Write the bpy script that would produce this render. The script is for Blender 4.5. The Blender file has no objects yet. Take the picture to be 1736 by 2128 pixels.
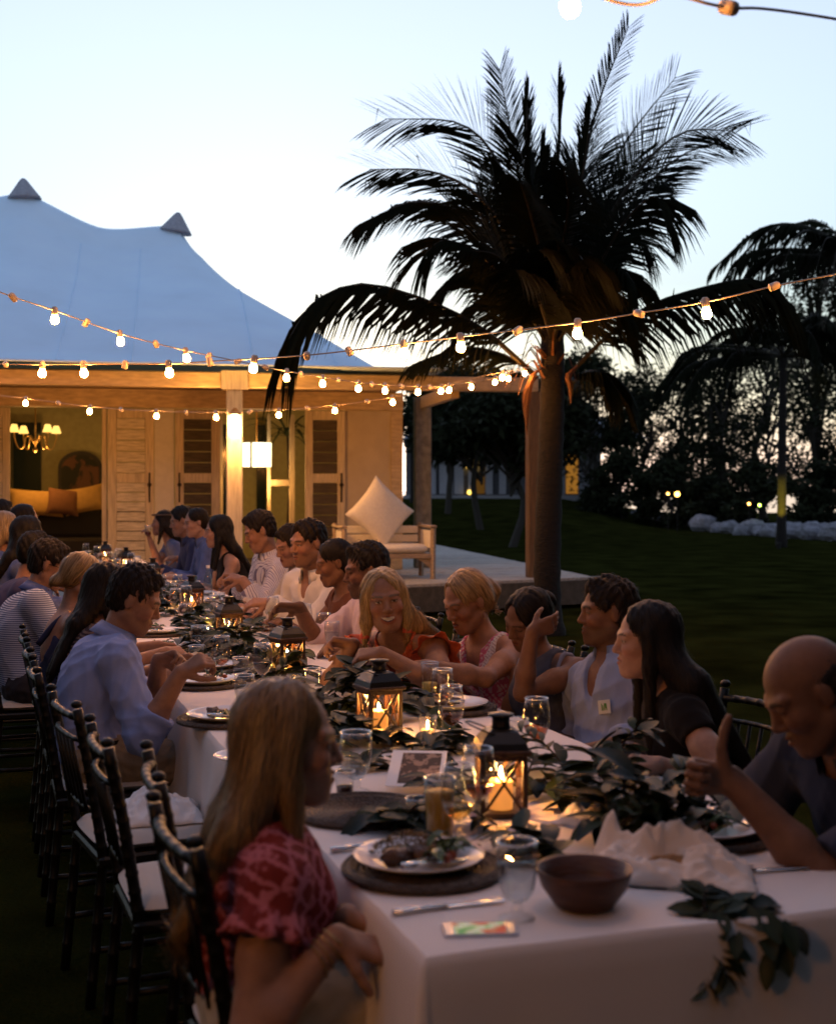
import bpy, math, random
import numpy as np
from mathutils import Vector, Matrix
R = math.radians
random.seed(7); np.random.seed(7)
S = bpy.context.scene
COL = S.collection

# ------------------------------------------------------------------ camera
CAM_H, FPX, CX, HY = 1.55, 2700.0, 868.0, 1020.0      # metres; focal length, centre and horizon of the 1736 x 2128 picture
cam_d = bpy.data.cameras.new('camera'); cam = bpy.data.objects.new('camera', cam_d); COL.objects.link(cam)
cam.location = (0, 0, CAM_H); cam.rotation_euler = (R(90), 0, 0)
cam_d.sensor_fit = 'VERTICAL'; cam_d.sensor_height = 24.0; cam_d.lens = 24.0*FPX/2128
cam_d.shift_y = -(1064-HY)/2128
cam_d.clip_start = 0.05; cam_d.clip_end = 9000
cam_d.dof.use_dof = True; cam_d.dof.focus_distance = 6.0; cam_d.dof.aperture_fstop = 2.2
S.camera = cam

# ------------------------------------------------------------------ sky, last light, exposure
W = bpy.data.worlds.new('World'); S.world = W; W.use_nodes = True
nt = W.node_tree; nt.nodes.clear()
wo = nt.nodes.new('ShaderNodeOutputWorld'); bg = nt.nodes.new('ShaderNodeBackground')
sky = nt.nodes.new('ShaderNodeTexSky'); sky.sky_type = 'NISHITA'; sky.sun_disc = False
SUN_EL, SUN_AZ = 3.5, -6.0
sky.sun_elevation = R(SUN_EL); sky.sun_rotation = R(SUN_AZ)
sky.air_density = 1.7; sky.dust_density = 0.3; sky.ozone_density = 5.4; sky.altitude = 0
# colour grade added to the clear sky: gamma, lower saturation and a hue shift
gam = nt.nodes.new('ShaderNodeGamma'); gam.inputs[1].default_value = 1.1
hue = nt.nodes.new('ShaderNodeHueSaturation'); hue.inputs['Saturation'].default_value = 0.47; hue.inputs['Hue'].default_value = 0.512
nt.links.new(sky.outputs[0], gam.inputs[0]); nt.links.new(gam.outputs[0], hue.inputs['Color'])
nt.links.new(hue.outputs[0], bg.inputs[0]); nt.links.new(bg.outputs[0], wo.inputs[0])
bg.inputs[1].default_value = 0.15
sun_d = bpy.data.lights.new('sun', 'SUN'); sun = bpy.data.objects.new('sun', sun_d); COL.objects.link(sun)
sun_d.energy = 0.015; sun_d.angle = R(3); sun_d.color = (1.0, 0.62, 0.36)
sun.rotation_euler = Vector((-math.sin(R(SUN_AZ))*math.cos(R(SUN_EL)), -math.cos(R(SUN_AZ))*math.cos(R(SUN_EL)), -math.sin(R(SUN_EL)))).to_track_quat('-Z', 'Y').to_euler()
S.view_settings.view_transform = 'Standard'; S.view_settings.look = 'None'
S.view_settings.gamma = 1.0; S.view_settings.use_curve_mapping = False
S.view_settings.exposure = 2.28
S.render.engine = 'CYCLES'
S.cycles.use_denoising = True
S.cycles.max_bounces = 8; S.cycles.transparent_max_bounces = 12; S.cycles.transmission_bounces = 8
S.cycles.caustics_reflective = False; S.cycles.caustics_refractive = False
S.cycles.sample_clamp_indirect = 6.0

# ------------------------------------------------------------------ placing helpers
def at(x, y, z):
    """the world point at height z that shows at pixel (x, y)"""
    d = (CAM_H-z)*FPX/(y-HY)
    return Vector(((x-CX)/FPX*d, d, z))
def atd(x, y, d):
    """the world point at distance d that shows at pixel (x, y)"""
    return Vector(((x-CX)/FPX*d, d, CAM_H-(y-HY)/FPX*d))
def V(*a): return Vector(a)

# ------------------------------------------------------------------ materials
_mats = {}
def mat(name, col, rough=0.6, metal=0.0, emit=None, estr=0.0, vary=0.0, vscale=12.0, bump=0.0, bscale=60.0, spec=0.5,
        trans=0.0, ior=1.45, stretch=(1, 1, 1), sheen=0.0, coat=0.0, attr=None, sub=0.0, alpha=None):
    m = bpy.data.materials.new(name); m.use_nodes = True
    n = m.node_tree; b = n.nodes['Principled BSDF']
    b.inputs['Base Color'].default_value = (*col, 1); b.inputs['Roughness'].default_value = rough
    b.inputs['Metallic'].default_value = metal; b.inputs['Specular IOR Level'].default_value = spec
    b.inputs['IOR'].default_value = ior; b.inputs['Transmission Weight'].default_value = trans
    if sheen: b.inputs['Sheen Weight'].default_value = sheen
    if coat: b.inputs['Coat Weight'].default_value = coat
    if sub:
        b.inputs['Subsurface Weight'].default_value = sub; b.inputs['Subsurface Radius'].default_value = (0.010, 0.004, 0.002)
        b.inputs['Subsurface Scale'].default_value = 1.0
    if emit: b.inputs['Emission Color'].default_value = (*emit, 1); b.inputs['Emission Strength'].default_value = estr*0.57
    tc = None
    def coords():
        nonlocal tc
        if tc is None:
            t = n.nodes.new('ShaderNodeTexCoord'); mp = n.nodes.new('ShaderNodeMapping')
            mp.inputs['Scale'].default_value = stretch
            n.links.new(t.outputs['Object'], mp.inputs['Vector']); tc = mp.outputs[0]
        return tc
    src = None
    if attr:
        a = n.nodes.new('ShaderNodeAttribute'); a.attribute_name = attr; src = a.outputs['Color']
        n.links.new(src, b.inputs['Base Color'])
    if vary:
        t = n.nodes.new('ShaderNodeTexNoise'); t.inputs['Scale'].default_value = vscale; t.inputs['Detail'].default_value = 5
        n.links.new(coords(), t.inputs['Vector'])
        rp = n.nodes.new('ShaderNodeMapRange'); rp.inputs[1].default_value = 0.3; rp.inputs[2].default_value = 0.7
        rp.inputs[3].default_value = 1-vary; rp.inputs[4].default_value = 1+vary
        n.links.new(t.outputs[0], rp.inputs[0])
        mx = n.nodes.new('ShaderNodeVectorMath'); mx.operation = 'SCALE'
        if src: n.links.new(src, mx.inputs[0])
        else: mx.inputs[0].default_value = col
        n.links.new(rp.outputs[0], mx.inputs['Scale']); n.links.new(mx.outputs[0], b.inputs['Base Color'])
    if bump:
        t = n.nodes.new('ShaderNodeTexNoise'); t.inputs['Scale'].default_value = bscale; t.inputs['Detail'].default_value = 4
        n.links.new(coords(), t.inputs['Vector'])
        bm = n.nodes.new('ShaderNodeBump'); bm.inputs['Strength'].default_value = bump; bm.inputs['Distance'].default_value = 0.02
        n.links.new(t.outputs[0], bm.inputs['Height']); n.links.new(bm.outputs[0], b.inputs['Normal'])
    _mats[name] = m
    return m
LK = 0.57      # all lamps and flames together, against the sky
def emat(name, col, strength):
    strength *= LK
    m = bpy.data.materials.new(name); m.use_nodes = True; n = m.node_tree; n.nodes.clear()
    o = n.nodes.new('ShaderNodeOutputMaterial'); e = n.nodes.new('ShaderNodeEmission')
    e.inputs[0].default_value = (*col, 1); e.inputs[1].default_value = strength
    n.links.new(e.outputs[0], o.inputs[0]); _mats[name] = m
    return m
def mixmat(name, cols, fac_nodes, rough=0.7, spec=0.3, bump=0.0):
    """two-colour procedural material; fac_nodes(nodes, links, coord) returns the factor socket"""
    m = bpy.data.materials.new(name); m.use_nodes = True; n = m.node_tree; b = n.nodes['Principled BSDF']
    b.inputs['Roughness'].default_value = rough; b.inputs['Specular IOR Level'].default_value = spec
    t = n.nodes.new('ShaderNodeTexCoord')
    f = fac_nodes(n.nodes, n.links, t.outputs['Object'])
    mx = n.nodes.new('ShaderNodeMix'); mx.data_type = 'RGBA'
    mx.inputs[6].default_value = (*cols[0], 1); mx.inputs[7].default_value = (*cols[1], 1)
    n.links.new(f, mx.inputs[0]); n.links.new(mx.outputs[2], b.inputs['Base Color'])
    if bump:
        bm = n.nodes.new('ShaderNodeBump'); bm.inputs['Strength'].default_value = bump; bm.inputs['Distance'].default_value = 0.004
        n.links.new(f, bm.inputs['Height']); n.links.new(bm.outputs[0], b.inputs['Normal'])
    return m

# ------------------------------------------------------------------ objects
def tag(o, label=None, cat=None, group=None, kind=None):
    if label: o['label'] = label
    if cat: o['category'] = cat
    if group: o['group'] = group
    if kind: o['kind'] = kind
    return o
def empty(name, loc=(0, 0, 0), rz=0, label=None, cat=None, group=None):
    o = bpy.data.objects.new(name, None); COL.objects.link(o)
    o.location = loc; o.rotation_euler = (0, 0, rz); o.empty_display_size = 0.05
    return tag(o, label, cat, group)
_kids = {}
def link(name, me, parent=None, m=None, loc=None, rz=None):
    o = bpy.data.objects.new(name, me); COL.objects.link(o)
    if parent is not None: o.parent = parent; _kids.setdefault(parent.name, []).append(o)
    if m is not None and not len(me.materials): me.materials.append(m)
    if loc is not None: o.location = loc
    if rz is not None: o.rotation_euler = (0, 0, rz)
    return o
def copy_tree(o, parent=None, label=None, loc=None, rz=None):
    c = o.copy(); COL.objects.link(c)
    if parent is not None: c.parent = parent; _kids.setdefault(parent.name, []).append(c)
    if label: c['label'] = label
    if loc is not None: c.location = loc
    if rz is not None: c.rotation_euler = (0, 0, rz)
    for k in _kids.get(o.name, []): copy_tree(k, c)
    return c

class MB:
    """collects vertices and faces into one mesh"""
    def __init__(s): s.v = []; s.f = []; s.mi = []; s.cm = 0
    def add(s, vs, fs):
        b = len(s.v); s.v.extend([tuple(q) for q in vs])
        for f in fs: s.f.append(tuple(i+b for i in f)); s.mi.append(s.cm)
        return s
    def box(s, lo, hi, M=None, bev=0.0):
        x0, y0, z0 = lo; x1, y1, z1 = hi
        if bev <= 0:
            vs = [(x, y, z) for x in (x0, x1) for y in (y0, y1) for z in (z0, z1)]
            fs = [(0, 1, 3, 2), (4, 6, 7, 5), (0, 4, 5, 1), (2, 3, 7, 6), (0, 2, 6, 4), (1, 5, 7, 3)]
        else:
            b = min(bev, (x1-x0)*.45, (y1-y0)*.45, (z1-z0)*.45)
            def ring(z, i): return [(x0+i+b, y0+i, z), (x1-i-b, y0+i, z), (x1-i, y0+i+b, z), (x1-i, y1-i-b, z), (x1-i-b, y1-i, z), (x0+i+b, y1-i, z), (x0+i, y1-i-b, z), (x0+i, y0+i+b, z)]
            vs = ring(z0, b*.8)+ring(z0+b, 0)+ring(z1-b, 0)+ring(z1, b*.8)
            fs = [tuple(range(7, -1, -1)), tuple(range(24, 32))]
            for k in range(3):
                for i in range(8): fs.append((k*8+i, k*8+(i+1) % 8, k*8+8+(i+1) % 8, k*8+8+i))
        if M is not None: vs = [M @ Vector(q) for q in vs]
        return s.add(vs, fs)
    def quad(s, a, b, c, d): return s.add([a, b, c, d], [(0, 1, 2, 3)])
    def tube(s, pts, rad, n=8, caps=True, flat=1.0):
        pts = [Vector(p) for p in pts]; k = len(pts)
        rs = rad if hasattr(rad, '__len__') else [rad]*k
        up = None; vs = []; fs = []
        for i, p in enumerate(pts):
            t = (pts[min(i+1, k-1)]-pts[max(i-1, 0)])
            t = t.normalized() if t.length > 1e-9 else Vector((0, 0, 1))
            if up is None:
                ref = Vector((0, 0, 1)) if abs(t.z) < 0.9 else Vector((0, 1, 0))
                up = (ref-t*ref.dot(t)).normalized()
            else:
                up = up-t*up.dot(t); up = up.normalized() if up.length > 1e-6 else t.orthogonal().normalized()
            sd = t.cross(up)
            for j in range(n):
                a = 2*math.pi*j/n; vs.append(p+(sd*math.cos(a)*flat+up*math.sin(a))*rs[i])
        for i in range(k-1):
            for j in range(n):
                j2 = (j+1) % n; fs.append((i*n+j, i*n+j2, i*n+n+j2, i*n+n+j))
        if caps: fs.append(tuple(range(n-1, -1, -1))); fs.append(tuple(range((k-1)*n, k*n)))
        return s.add(vs, fs)
    def lathe(s, prof, n=24, M=None, cap0=True, cap1=True):
        vs = []; fs = []; k = len(prof)
        for r, z in prof:
            for j in range(n):
                a = 2*math.pi*j/n; vs.append(Vector((r*math.cos(a), r*math.sin(a), z)))
        for i in range(k-1):
            for j in range(n):
                j2 = (j+1) % n; fs.append((i*n+j, i*n+j2, i*n+n+j2, i*n+n+j))
        if cap0 and prof[0][0] > 1e-5: fs.append(tuple(range(n-1, -1, -1)))
        if cap1 and prof[-1][0] > 1e-5: fs.append(tuple(range((k-1)*n, k*n)))
        if M is not None: vs = [M @ q for q in vs]
        return s.add(vs, fs)
    def ball(s, c, r, n=10, m=6, sc=(1, 1, 1)):
        vs = []; fs = []
        for i in range(m+1):
            t = math.pi*i/m
            for j in range(n):
                a = 2*math.pi*j/n
                vs.append((c[0]+r*sc[0]*math.sin(t)*math.cos(a), c[1]+r*sc[1]*math.sin(t)*math.sin(a), c[2]+r*sc[2]*math.cos(t)))
        for i in range(m):
            for j in range(n):
                j2 = (j+1) % n; fs.append((i*n+j, i*n+n+j, i*n+n+j2, i*n+j2))
        return s.add(vs, fs)
    def grid(s, P, nu, nv, close=False):
        vs = [P(u/(nu-1), v/(nv-1)) for v in range(nv) for u in range(nu)]
        fs = [(v*nu+u, v*nu+u+1, v*nu+nu+u+1, v*nu+nu+u) for v in range(nv-1) for u in range(nu-1)]
        return s.add(vs, fs)
    def mesh(s, name, mats=None, smooth=False):
        me = bpy.data.meshes.new(name); me.from_pydata(s.v, [], s.f)
        for m in (mats or []): me.materials.append(m)
        if len(mats or []) > 1: me.polygons.foreach_set('material_index', s.mi)
        if smooth: me.polygons.foreach_set('use_smooth', [True]*len(me.polygons))
        me.update()
        return me
    def build(s, name, m, parent=None, smooth=False, loc=None, rz=None):
        ms = m if isinstance(m, (list, tuple)) else [m]
        return link(name, s.mesh(name, ms, smooth), parent, None, loc, rz)
def raw_mesh(name, v, f, m, smooth=True):
    me = bpy.data.meshes.new(name); me.from_pydata(v, [], f)
    for q in (m if isinstance(m, (list, tuple)) else [m]): me.materials.append(q)
    if smooth: me.polygons.foreach_set('use_smooth', [True]*len(me.polygons))
    me.update(); return me
def big_mesh(name, v, quads, m, smooth=True):
    """fast mesh from numpy vertices (n,3) and faces (k,4 or k,3)"""
    me = bpy.data.meshes.new(name); nv = len(v); nf, w = quads.shape
    me.vertices.add(nv); me.vertices.foreach_set('co', np.ascontiguousarray(v, dtype=np.float32).ravel())
    me.loops.add(nf*w); me.loops.foreach_set('vertex_index', np.ascontiguousarray(quads, dtype=np.int32).ravel())
    me.polygons.add(nf); me.polygons.foreach_set('loop_start', np.arange(0, nf*w, w, dtype=np.int32))
    me.update(calc_edges=True); me.validate()
    if smooth: me.polygons.foreach_set('use_smooth', np.ones(len(me.polygons), dtype=bool))
    for q in (m if isinstance(m, (list, tuple)) else [m]): me.materials.append(q)
    return me
def bez(p0, p1, p2, n):
    return [Vector(p0)*(1-t)**2+Vector(p1)*2*t*(1-t)+Vector(p2)*t*t for t in [i/(n-1) for i in range(n)]]
def catmull(P, n):
    P = [Vector(p) for p in P]; out = []
    Q = [P[0]*2-P[1]]+P+[P[-1]*2-P[-2]]
    seg = len(P)-1
    for i in range(n):
        u = i/(n-1)*seg; k = min(int(u), seg-1); t = u-k
        a, b, c, d = Q[k], Q[k+1], Q[k+2], Q[k+3]
        out.append(0.5*((2*b)+(c-a)*t+(2*a-5*b+4*c-d)*t*t+(3*b-a-3*c+d)*t**3))
    return out
# ================================================================== ground, sea
M_lawn = mat('lawn', (0.016, 0.0185, 0.0042), 1.0, vary=0.55, vscale=1.3, bump=0.8, bscale=45, spec=0.0)
M_earth = mat('earth', (0.014, 0.014, 0.008), 0.95, vary=0.5, vscale=3, bump=0.8, bscale=60, spec=0.1)
M_sea = mat('sea', (0.02, 0.03, 0.04), 0.12, bump=0.25, bscale=1.4, spec=0.5)
def ground_z(x, y):
    a = min(max((y-34)/34, 0), 1); a = a*a*(3-2*a)
    r = x/max(y, 1); b = 1-min(max((r-0.12)/0.06, 0), 1)
    c = min(max((y-92)/14, 0), 1)
    return 1.15*a*b-1.2*c*c+0.03*math.sin(x*.7)*math.sin(y*.5)*min(1, max(0, (y-20)/20))
g = MB()
ys = [-30, -10, 0, 6, 12, 18, 24]+[26+2*i for i in range(40)]+[110, 115]
xs = [-160, -110, -80, -60]+[-50+2.5*i for i in range(41)]+[60, 80, 110, 160]
for y in ys:
    for x in xs: g.v.append((x, y, ground_z(x, y)))
nx = len(xs)
for j in range(len(ys)-1):
    for i in range(nx-1): g.f.append((j*nx+i, j*nx+i+1, j*nx+nx+i+1, j*nx+nx+i)); g.mi.append(0)
tag(g.build('lawn', M_lawn, smooth=True), kind='structure')
s_ = MB(); s_.grid(lambda u, v: (-4000+8000*u, 96+7800*v**3, -0.55), 20, 30)
tag(s_.build('sea', M_sea), kind='structure')

# ================================================================== tented house
VH = V(math.cos(R(10.7)), math.sin(R(10.7)), 0); NH = V(-math.sin(R(10.7)), math.cos(R(10.7)), 0)
H0 = V(1.531, 17.3, 0)
def hp(s, q, z): return H0+VH*s+NH*q+V(0, 0, z)
def hs(px, q):
    """where along the facade (at depth q behind the front posts) the picture column px falls"""
    r = (px-CX)/FPX; bx = H0.x+NH.x*q; by = H0.y+NH.y*q
    return (r*by-bx)/(VH.x-r*VH.y)
HZ = R(10.7)
DECK = 0.40
M_plank = mat('deck_wood', (0.36, 0.34, 0.31), 0.75, vary=0.35, vscale=6, bump=0.4, bscale=30, stretch=(0.5, 8, 8))
M_beam = mat('pine_beam', (0.46, 0.33, 0.19), 0.6, vary=0.22, vscale=5, bump=0.25, bscale=25, stretch=(0.5, 6, 6))
M_white = mat('whitewashed_wood', (0.50, 0.43, 0.32), 0.75, vary=0.35, vscale=9, bump=0.5, bscale=40, stretch=(0.6, 1, 7))
M_frame = mat('shutter_frame_wood', (0.46, 0.37, 0.25), 0.7, vary=0.25, vscale=7, bump=0.3, bscale=30, stretch=(6, 1, .5))
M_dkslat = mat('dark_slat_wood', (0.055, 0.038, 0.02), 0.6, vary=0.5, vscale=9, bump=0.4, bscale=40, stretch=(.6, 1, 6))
M_plaster = mat('plaster', (0.44, 0.35, 0.24), 0.85, vary=0.08, vscale=4, bump=0.12, bscale=90)
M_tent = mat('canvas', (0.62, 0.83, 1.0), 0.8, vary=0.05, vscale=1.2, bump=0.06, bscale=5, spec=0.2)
M_cap = mat('cap_canvas', (0.30, 0.33, 0.38), 0.8, vary=0.15, vscale=20)
M_room = mat('room_wall', (0.36, 0.33, 0.17), 0.9, vary=0.1)
M_dark = mat('dark_void', (0.012, 0.014, 0.012), 0.9)
M_teak = mat('teak', (0.30, 0.22, 0.15), 0.6, vary=0.3, vscale=9, bump=0.3, bscale=40, stretch=(1, 5, 5))
M_linen = mat('linen_cushion', (0.66, 0.60, 0.52), 0.9, vary=0.06, vscale=30, bump=0.2, bscale=120)
M_post = mat('weathered_post', (0.42, 0.37, 0.31), 0.75, vary=0.25, vscale=8, bump=0.4, bscale=30, stretch=(6, 6, .5))

house = empty('tented_house', hp(-3.9, 2, 0), 0, 'low tented house with blue-lit canvas roof, plank shutters and lit veranda', 'house')
def hpart(name, mb, m, parent=None, smooth=False):
    o = mb.build(name, m, parent or house, smooth)
    if (parent or house) is house: o.matrix_parent_inverse = Matrix.Translation(-house.location)
    return o
def hbox(mb, s0, s1, q0, q1, z0, z1, bev=0.0):
    M = Matrix.Translation(H0) @ Matrix.Rotation(HZ, 4, 'Z')
    return mb.box((min(s0, s1), q0, z0), (max(s0, s1), q1, z1), M, bev)
# --- canvas roof
S1, S2, QR = -7.0, -4.66, 4.5
SE = -1.25; QF, QB = -0.45, 9.4; SL = -15.0
zE = 3.075
ztab = [(0, 1), (.07, .85), (.25, .615), (.444, .455), (.713, .235), (1, 0)]
def prof(t):
    for (a, fa), (b, fb) in zip(ztab, ztab[1:]):
        if t <= b: 
            k = (t-a)/(b-a); return fa+(fb-fa)*k
    return 0
def prof_s(t):   # smoothed
    return sum(prof(min(max(t+dx, 0), 1)) for dx in (-.08, -.05, -.025, 0, .025, .05, .08))/7 if t > .1 else prof(t)
P1h, P2h = 6.30-zE, 5.86-zE
def ridge(s):
    if s > S2: return P2h
    if s > S1:
        t = (s-S1)/(S2-S1); base = P1h+(P2h-P1h)*t
        return base-0.30*(1-abs(2*t-1)**1.5)**1.0*(0.55+0.45*math.sin(math.pi*t))
    t = min((S1-s)/2.6, 1); return P1h-0.5*math.sin(math.pi*min(t, 1)/2)**1.2
def roof_z(s, q):
    sc = min(max(s, SL+5), S2)
    ds = 0 if s <= S2 else (s-S2)/(SE-S2)
    dq = (QR-q)/(QR-QF) if q < QR else (q-QR)/(QB-QR)
    t = min(1.0, max((ds**3.2+dq**3.2)**(1/3.2), 0.0))
    return zE+ridge(sc)*prof_s(t)+ 0.03*math.sin(s*2.1)*t*(1-t)
rf = MB()
NS, NQ = 120, 80
ss = [SL+(SE-SL)*i/(NS-1) for i in range(NS)]
qs = [QF+(QB-QF)*j/(NQ-1) for j in range(NQ)]
for q in qs:
    for s in ss: rf.v.append(tuple(hp(s, q, roof_z(s, q))))
for j in range(NQ-1):
    for i in range(NS-1): rf.f.append((j*NS+i, j*NS+i+1, j*NS+NS+i+1, j*NS+NS+i)); rf.mi.append(0)
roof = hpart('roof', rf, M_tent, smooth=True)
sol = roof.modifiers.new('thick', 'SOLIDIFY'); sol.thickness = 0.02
# seams where the canvas panels are sewn together
for sq in (-8.6, -6.1, -5.2, -3.7, -2.6):
    sm_ = MB(); sm_.tube([hp(sq if q_ < QR else sq, q_, roof_z(sq, q_)+.006) for q_ in [QF+.05+(QR-QF-.5)*i/30 for i in range(31)]], .010, 4, True, 1.0); hpart('seam', sm_, M_tent, roof)
for (sp, hpk, lean) in ((S1, P1h, -.02), (S2, P2h, .05)):
    cm = MB()
    c0 = hp(sp, QR, zE+hpk-.12)
    pr = [(r*.74, z*.74+.03) for r, z in [(.36, -.10), (.345, -.07), (.27, .03), (.17, .17), (.085, .29), (.04, .335), (.005, .345)]]
    cm.lathe(pr, 20, Matrix.Translation(c0) @ Matrix.Rotation(lean*3, 4, 'Y'))
    c = hpart('roof_cap', cm, M_cap, smooth=True)
M_rpost = mat('brown_post', (.13, .075, .035), .75, vary=.3, vscale=8, bump=.4, bscale=30, stretch=(6, 6, .5))
# --- front beam, posts
zB0, zB1 = 2.865, 3.045
bm_ = MB(); hbox(bm_, -15, 0.05, -.09, .09, zB0, zB1, .008); hpart('front_beam', bm_, M_beam)
bm_ = MB(); hbox(bm_, -15, -1.3, -.05, .05, zE-.06+.0, zE-.012); hpart('eave_board', bm_, mat('eave_board', (.10, .085, .06), .8))
sP = hs(487, 0)
for s0, wd in ((sP, .10), (0.0, .085), (sP-3.9, .10), (sP-7.8, .1)):
    pm = MB(); hbox(pm, s0-wd, s0+wd, -.085, .085, DECK, zB0-.003, .01)
    p_ = hpart('post', pm, M_post if s0 < -1 else M_rpost)
cm = MB(); hbox(cm, sP-.17, sP+.17, -.11, -.093, zB0-.03, zB1+.03, .006); hpart('post_bracket', cm, M_post)
# back corner post of the veranda
bp = hs(877, 2.4); pm = MB(); hbox(pm, bp-.12, bp+.12, 2.3, 2.5, DECK, 2.95, .01); hpart('post', pm, mat('grey_post', (.16, .14, .11), .8, vary=.3))
sm = MB(); hbox(sm, bp-.05, bp+.05, .09, 2.3, 2.78, 2.95); hpart('side_beam', sm, M_beam)
# veranda ceiling boards (seen only from below)
cl = MB()
hbox(cl, -15, -1.5, .1, 2.15, 2.99, 3.03); hpart('ceiling', cl, M_beam)
# --- deck
DK0 = hp(0.815, -.10, 0)
def deck_front(s): return -.10 if s >= .8 else -.10-(.8-s)*.34
deck = empty('deck', hp(-2, 0, 0)); tag(deck, kind='structure')
pw = 0.145
q = -2.9
pieces = 0
while q < 11.5:
    # each board runs along the facade; boards in front of the corner start where the slanted front edge cuts them
    s_max = .815 if q >= -.10 else .8-(-.10-q)/.34
    s_min = -6.0 if q < 2.0 else hs(835, 2.0)-.02
    cut = s_min if s_max-s_min < 3 else None
    x0 = s_min
    while x0 < s_max-.05:
        x1 = min(s_max, x0+random.uniform(2.4, 3.6)) if q < 6 else s_max
        if s_max-x1 < .8: x1 = s_max
        m_ = MB(); dz = random.uniform(-.003, .003)
        a, b, c, d = hp(x0+.003, q, 0), hp(x1-.003, q, 0), hp(x1-.003, q+pw-.012, 0), hp(x0+.003, q+pw-.012, 0)
        if q < -.10 and x1 == s_max: c = hp(s_max+(pw-.012)/.34*0.98, q+pw-.012, 0)
        vs = [V(p.x, p.y, DECK-.035+dz) for p in (a, b, c, d)]+[V(p.x, p.y, DECK+dz) for p in (a, b, c, d)]
        m_.add(vs, [(3, 2, 1, 0), (4, 5, 6, 7), (0, 1, 5, 4), (1, 2, 6, 5), (2, 3, 7, 6), (3, 0, 4, 7)])
        o = m_.build('plank', M_plank, deck); o.matrix_parent_inverse = Matrix.Translation(-deck.location); pieces += 1
        x0 = x1
    q += pw
fa = MB()
e0, e1 = hp(.80, -.12, 0), hp(-6, -.10-6.8*.34-.02, 0)
e2 = hp(.81, 11.4, 0)
def skirt(mb, a, b, off, z0, z1):
    n = (b-a).normalized(); o_ = V(n.y, -n.x, 0)*off
    vs = [V(p.x, p.y, z) for z in (z0, z1) for p in (a, b, b-o_, a-o_)]
    mb.add(vs, [(3, 2, 1, 0), (4, 5, 6, 7), (0, 1, 5, 4), (1, 2, 6, 5), (2, 3, 7, 6), (3, 0, 4, 7)])
skirt(fa, e1, e0, .04, 0.05, DECK-.042); skirt(fa, e0, e2, .04, 0.05, DECK-.042)
o = fa.build('fascia', mat('fascia_wood', (.07, .06, .045), .8, vary=.3), deck); o.matrix_parent_inverse = Matrix.Translation(-deck.location)

# --- facade: everything hung on the plane q = 2
QW = 2.0; ZT = 2.72; ZF = DECK+.004
def facade_z(py, px=400):
    s = hs(px, QW); d = hp(s, QW, 0).y
    return CAM_H-(py-HY)/FPX*d
def wall_piece(px0, px1, z0, z1, m=M_plaster, q0=QW, q1=QW+.18, name='wall'):
    w = MB(); hbox(w, hs(px0, q0), hs(px1, q0), q0, q1, z0, z1); return hpart(name, w, m)
wall_piece(716, 812, ZF, ZT)                        # lit plaster wall
wall_piece(812.5, 836, ZF, ZT, M_beam, QW-.02, QW+.30, 'corner_pillar')
wall_piece(321, 362, ZF, ZT, mat('white_jamb', (.50, .46, .40), .8, vary=.06), QW-.01, QW+.12, 'jamb')
w = MB(); hbox(w, -15, hs(836, QW), QW-.04, QW+.2, ZT+.003, 2.98); hpart('lintel', w, M_beam)
w = MB(); hbox(w, -15, hs(836, QW)-.01, QW+.2, 9, DECK-.02, DECK+.002); hpart('room_floor', w, mat('floor_boards', (.16, .12, .08), .6))
w = MB(); hbox(w, -15, -1.5, 5.6, 5.75, DECK, 3.0); hpart('back_wall', w, M_room)
w = MB(); hbox(w, hs(836, QW)-.02, hs(836, QW)-.14, QW+.31, 5.6, DECK, 3.0); hpart('side_wall', w, M_room)
w = MB(); hbox(w, -15, -1.5, QW+.21, 5.6, 2.98, 3.02); hpart('room_ceiling', w, M_room)

def shutter(px0, px1, label, n_slats, slat_mat, mids, open_gap=0.004, q=QW-.05, lock=None):
    """a framed plank shutter: two stiles, rails, and each slat a piece of its own"""
    s0, s1 = hs(px0, q), hs(px1, q); z0, z1 = ZF+.01, ZT-.02; fw = (s1-s0)*.19
    rt = MB(); 
    hbox(rt, s0, s0+fw, q-.025, q+.025, z0, z1, .004); hbox(rt, s1-fw, s1, q-.025, q+.025, z0, z1, .004)
    rails = [z0, *mids, z1-.13]
    for i, zr in enumerate(rails):
        hbox(rt, s0+fw+.001, s1-fw-.001, q-.022, q+.022, zr, zr+(.16 if i == 0 else .13), .004)
    sh = hpart('shutter', rt, M_frame); sh['label'] = label
    bounds = [(rails[i]+(.16 if i == 0 else .13), rails[i+1]) for i in range(len(rails)-1)]
    tot = sum(b-a for a, b in bounds)
    for a, b in bounds:
        k = max(2, round(n_slats*(b-a)/tot)); hgt = (b-a)/k
        for i in range(k):
            sl = MB(); j = random.uniform(-.004, .004)
            hbox(sl, s0+fw+.002, s1-fw-.002, q-.012+j, q+.010+j, a+i*hgt+.006, a+(i+1)*hgt-.006, .005)
            hpart('slat', sl, slat_mat, sh)
    if lock is not None:
        hd = MB(); sl_ = s1-fw*.5 if lock > 0 else s0+fw*.5
        zz = facade_z(1000)
        hbox(hd, sl_-.012, sl_+.012, q-.05, q-.027, zz-.30, zz+.12, .004); hd.ball(tuple(hp(sl_, q-.055, zz-.05)), .03, 8, 5)
        hpart('handle', hd, mat('dark_iron', (.03, .022, .015), .5, metal=.6), sh)
    return sh
zm = facade_z(1003)
shutter(-60, 21, 'plank shutter cut off by the picture edge', 11, M_white, [zm])
shutter(224, 320, 'whitewashed closed plank shutter beside the sofa room', 13, M_white, [zm], lock=1)
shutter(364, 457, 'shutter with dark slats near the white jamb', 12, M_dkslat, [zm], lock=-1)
shutter(634, 716, 'shutter with dark slats next to the plaster wall', 12, M_dkslat, [zm], lock=1)
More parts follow.
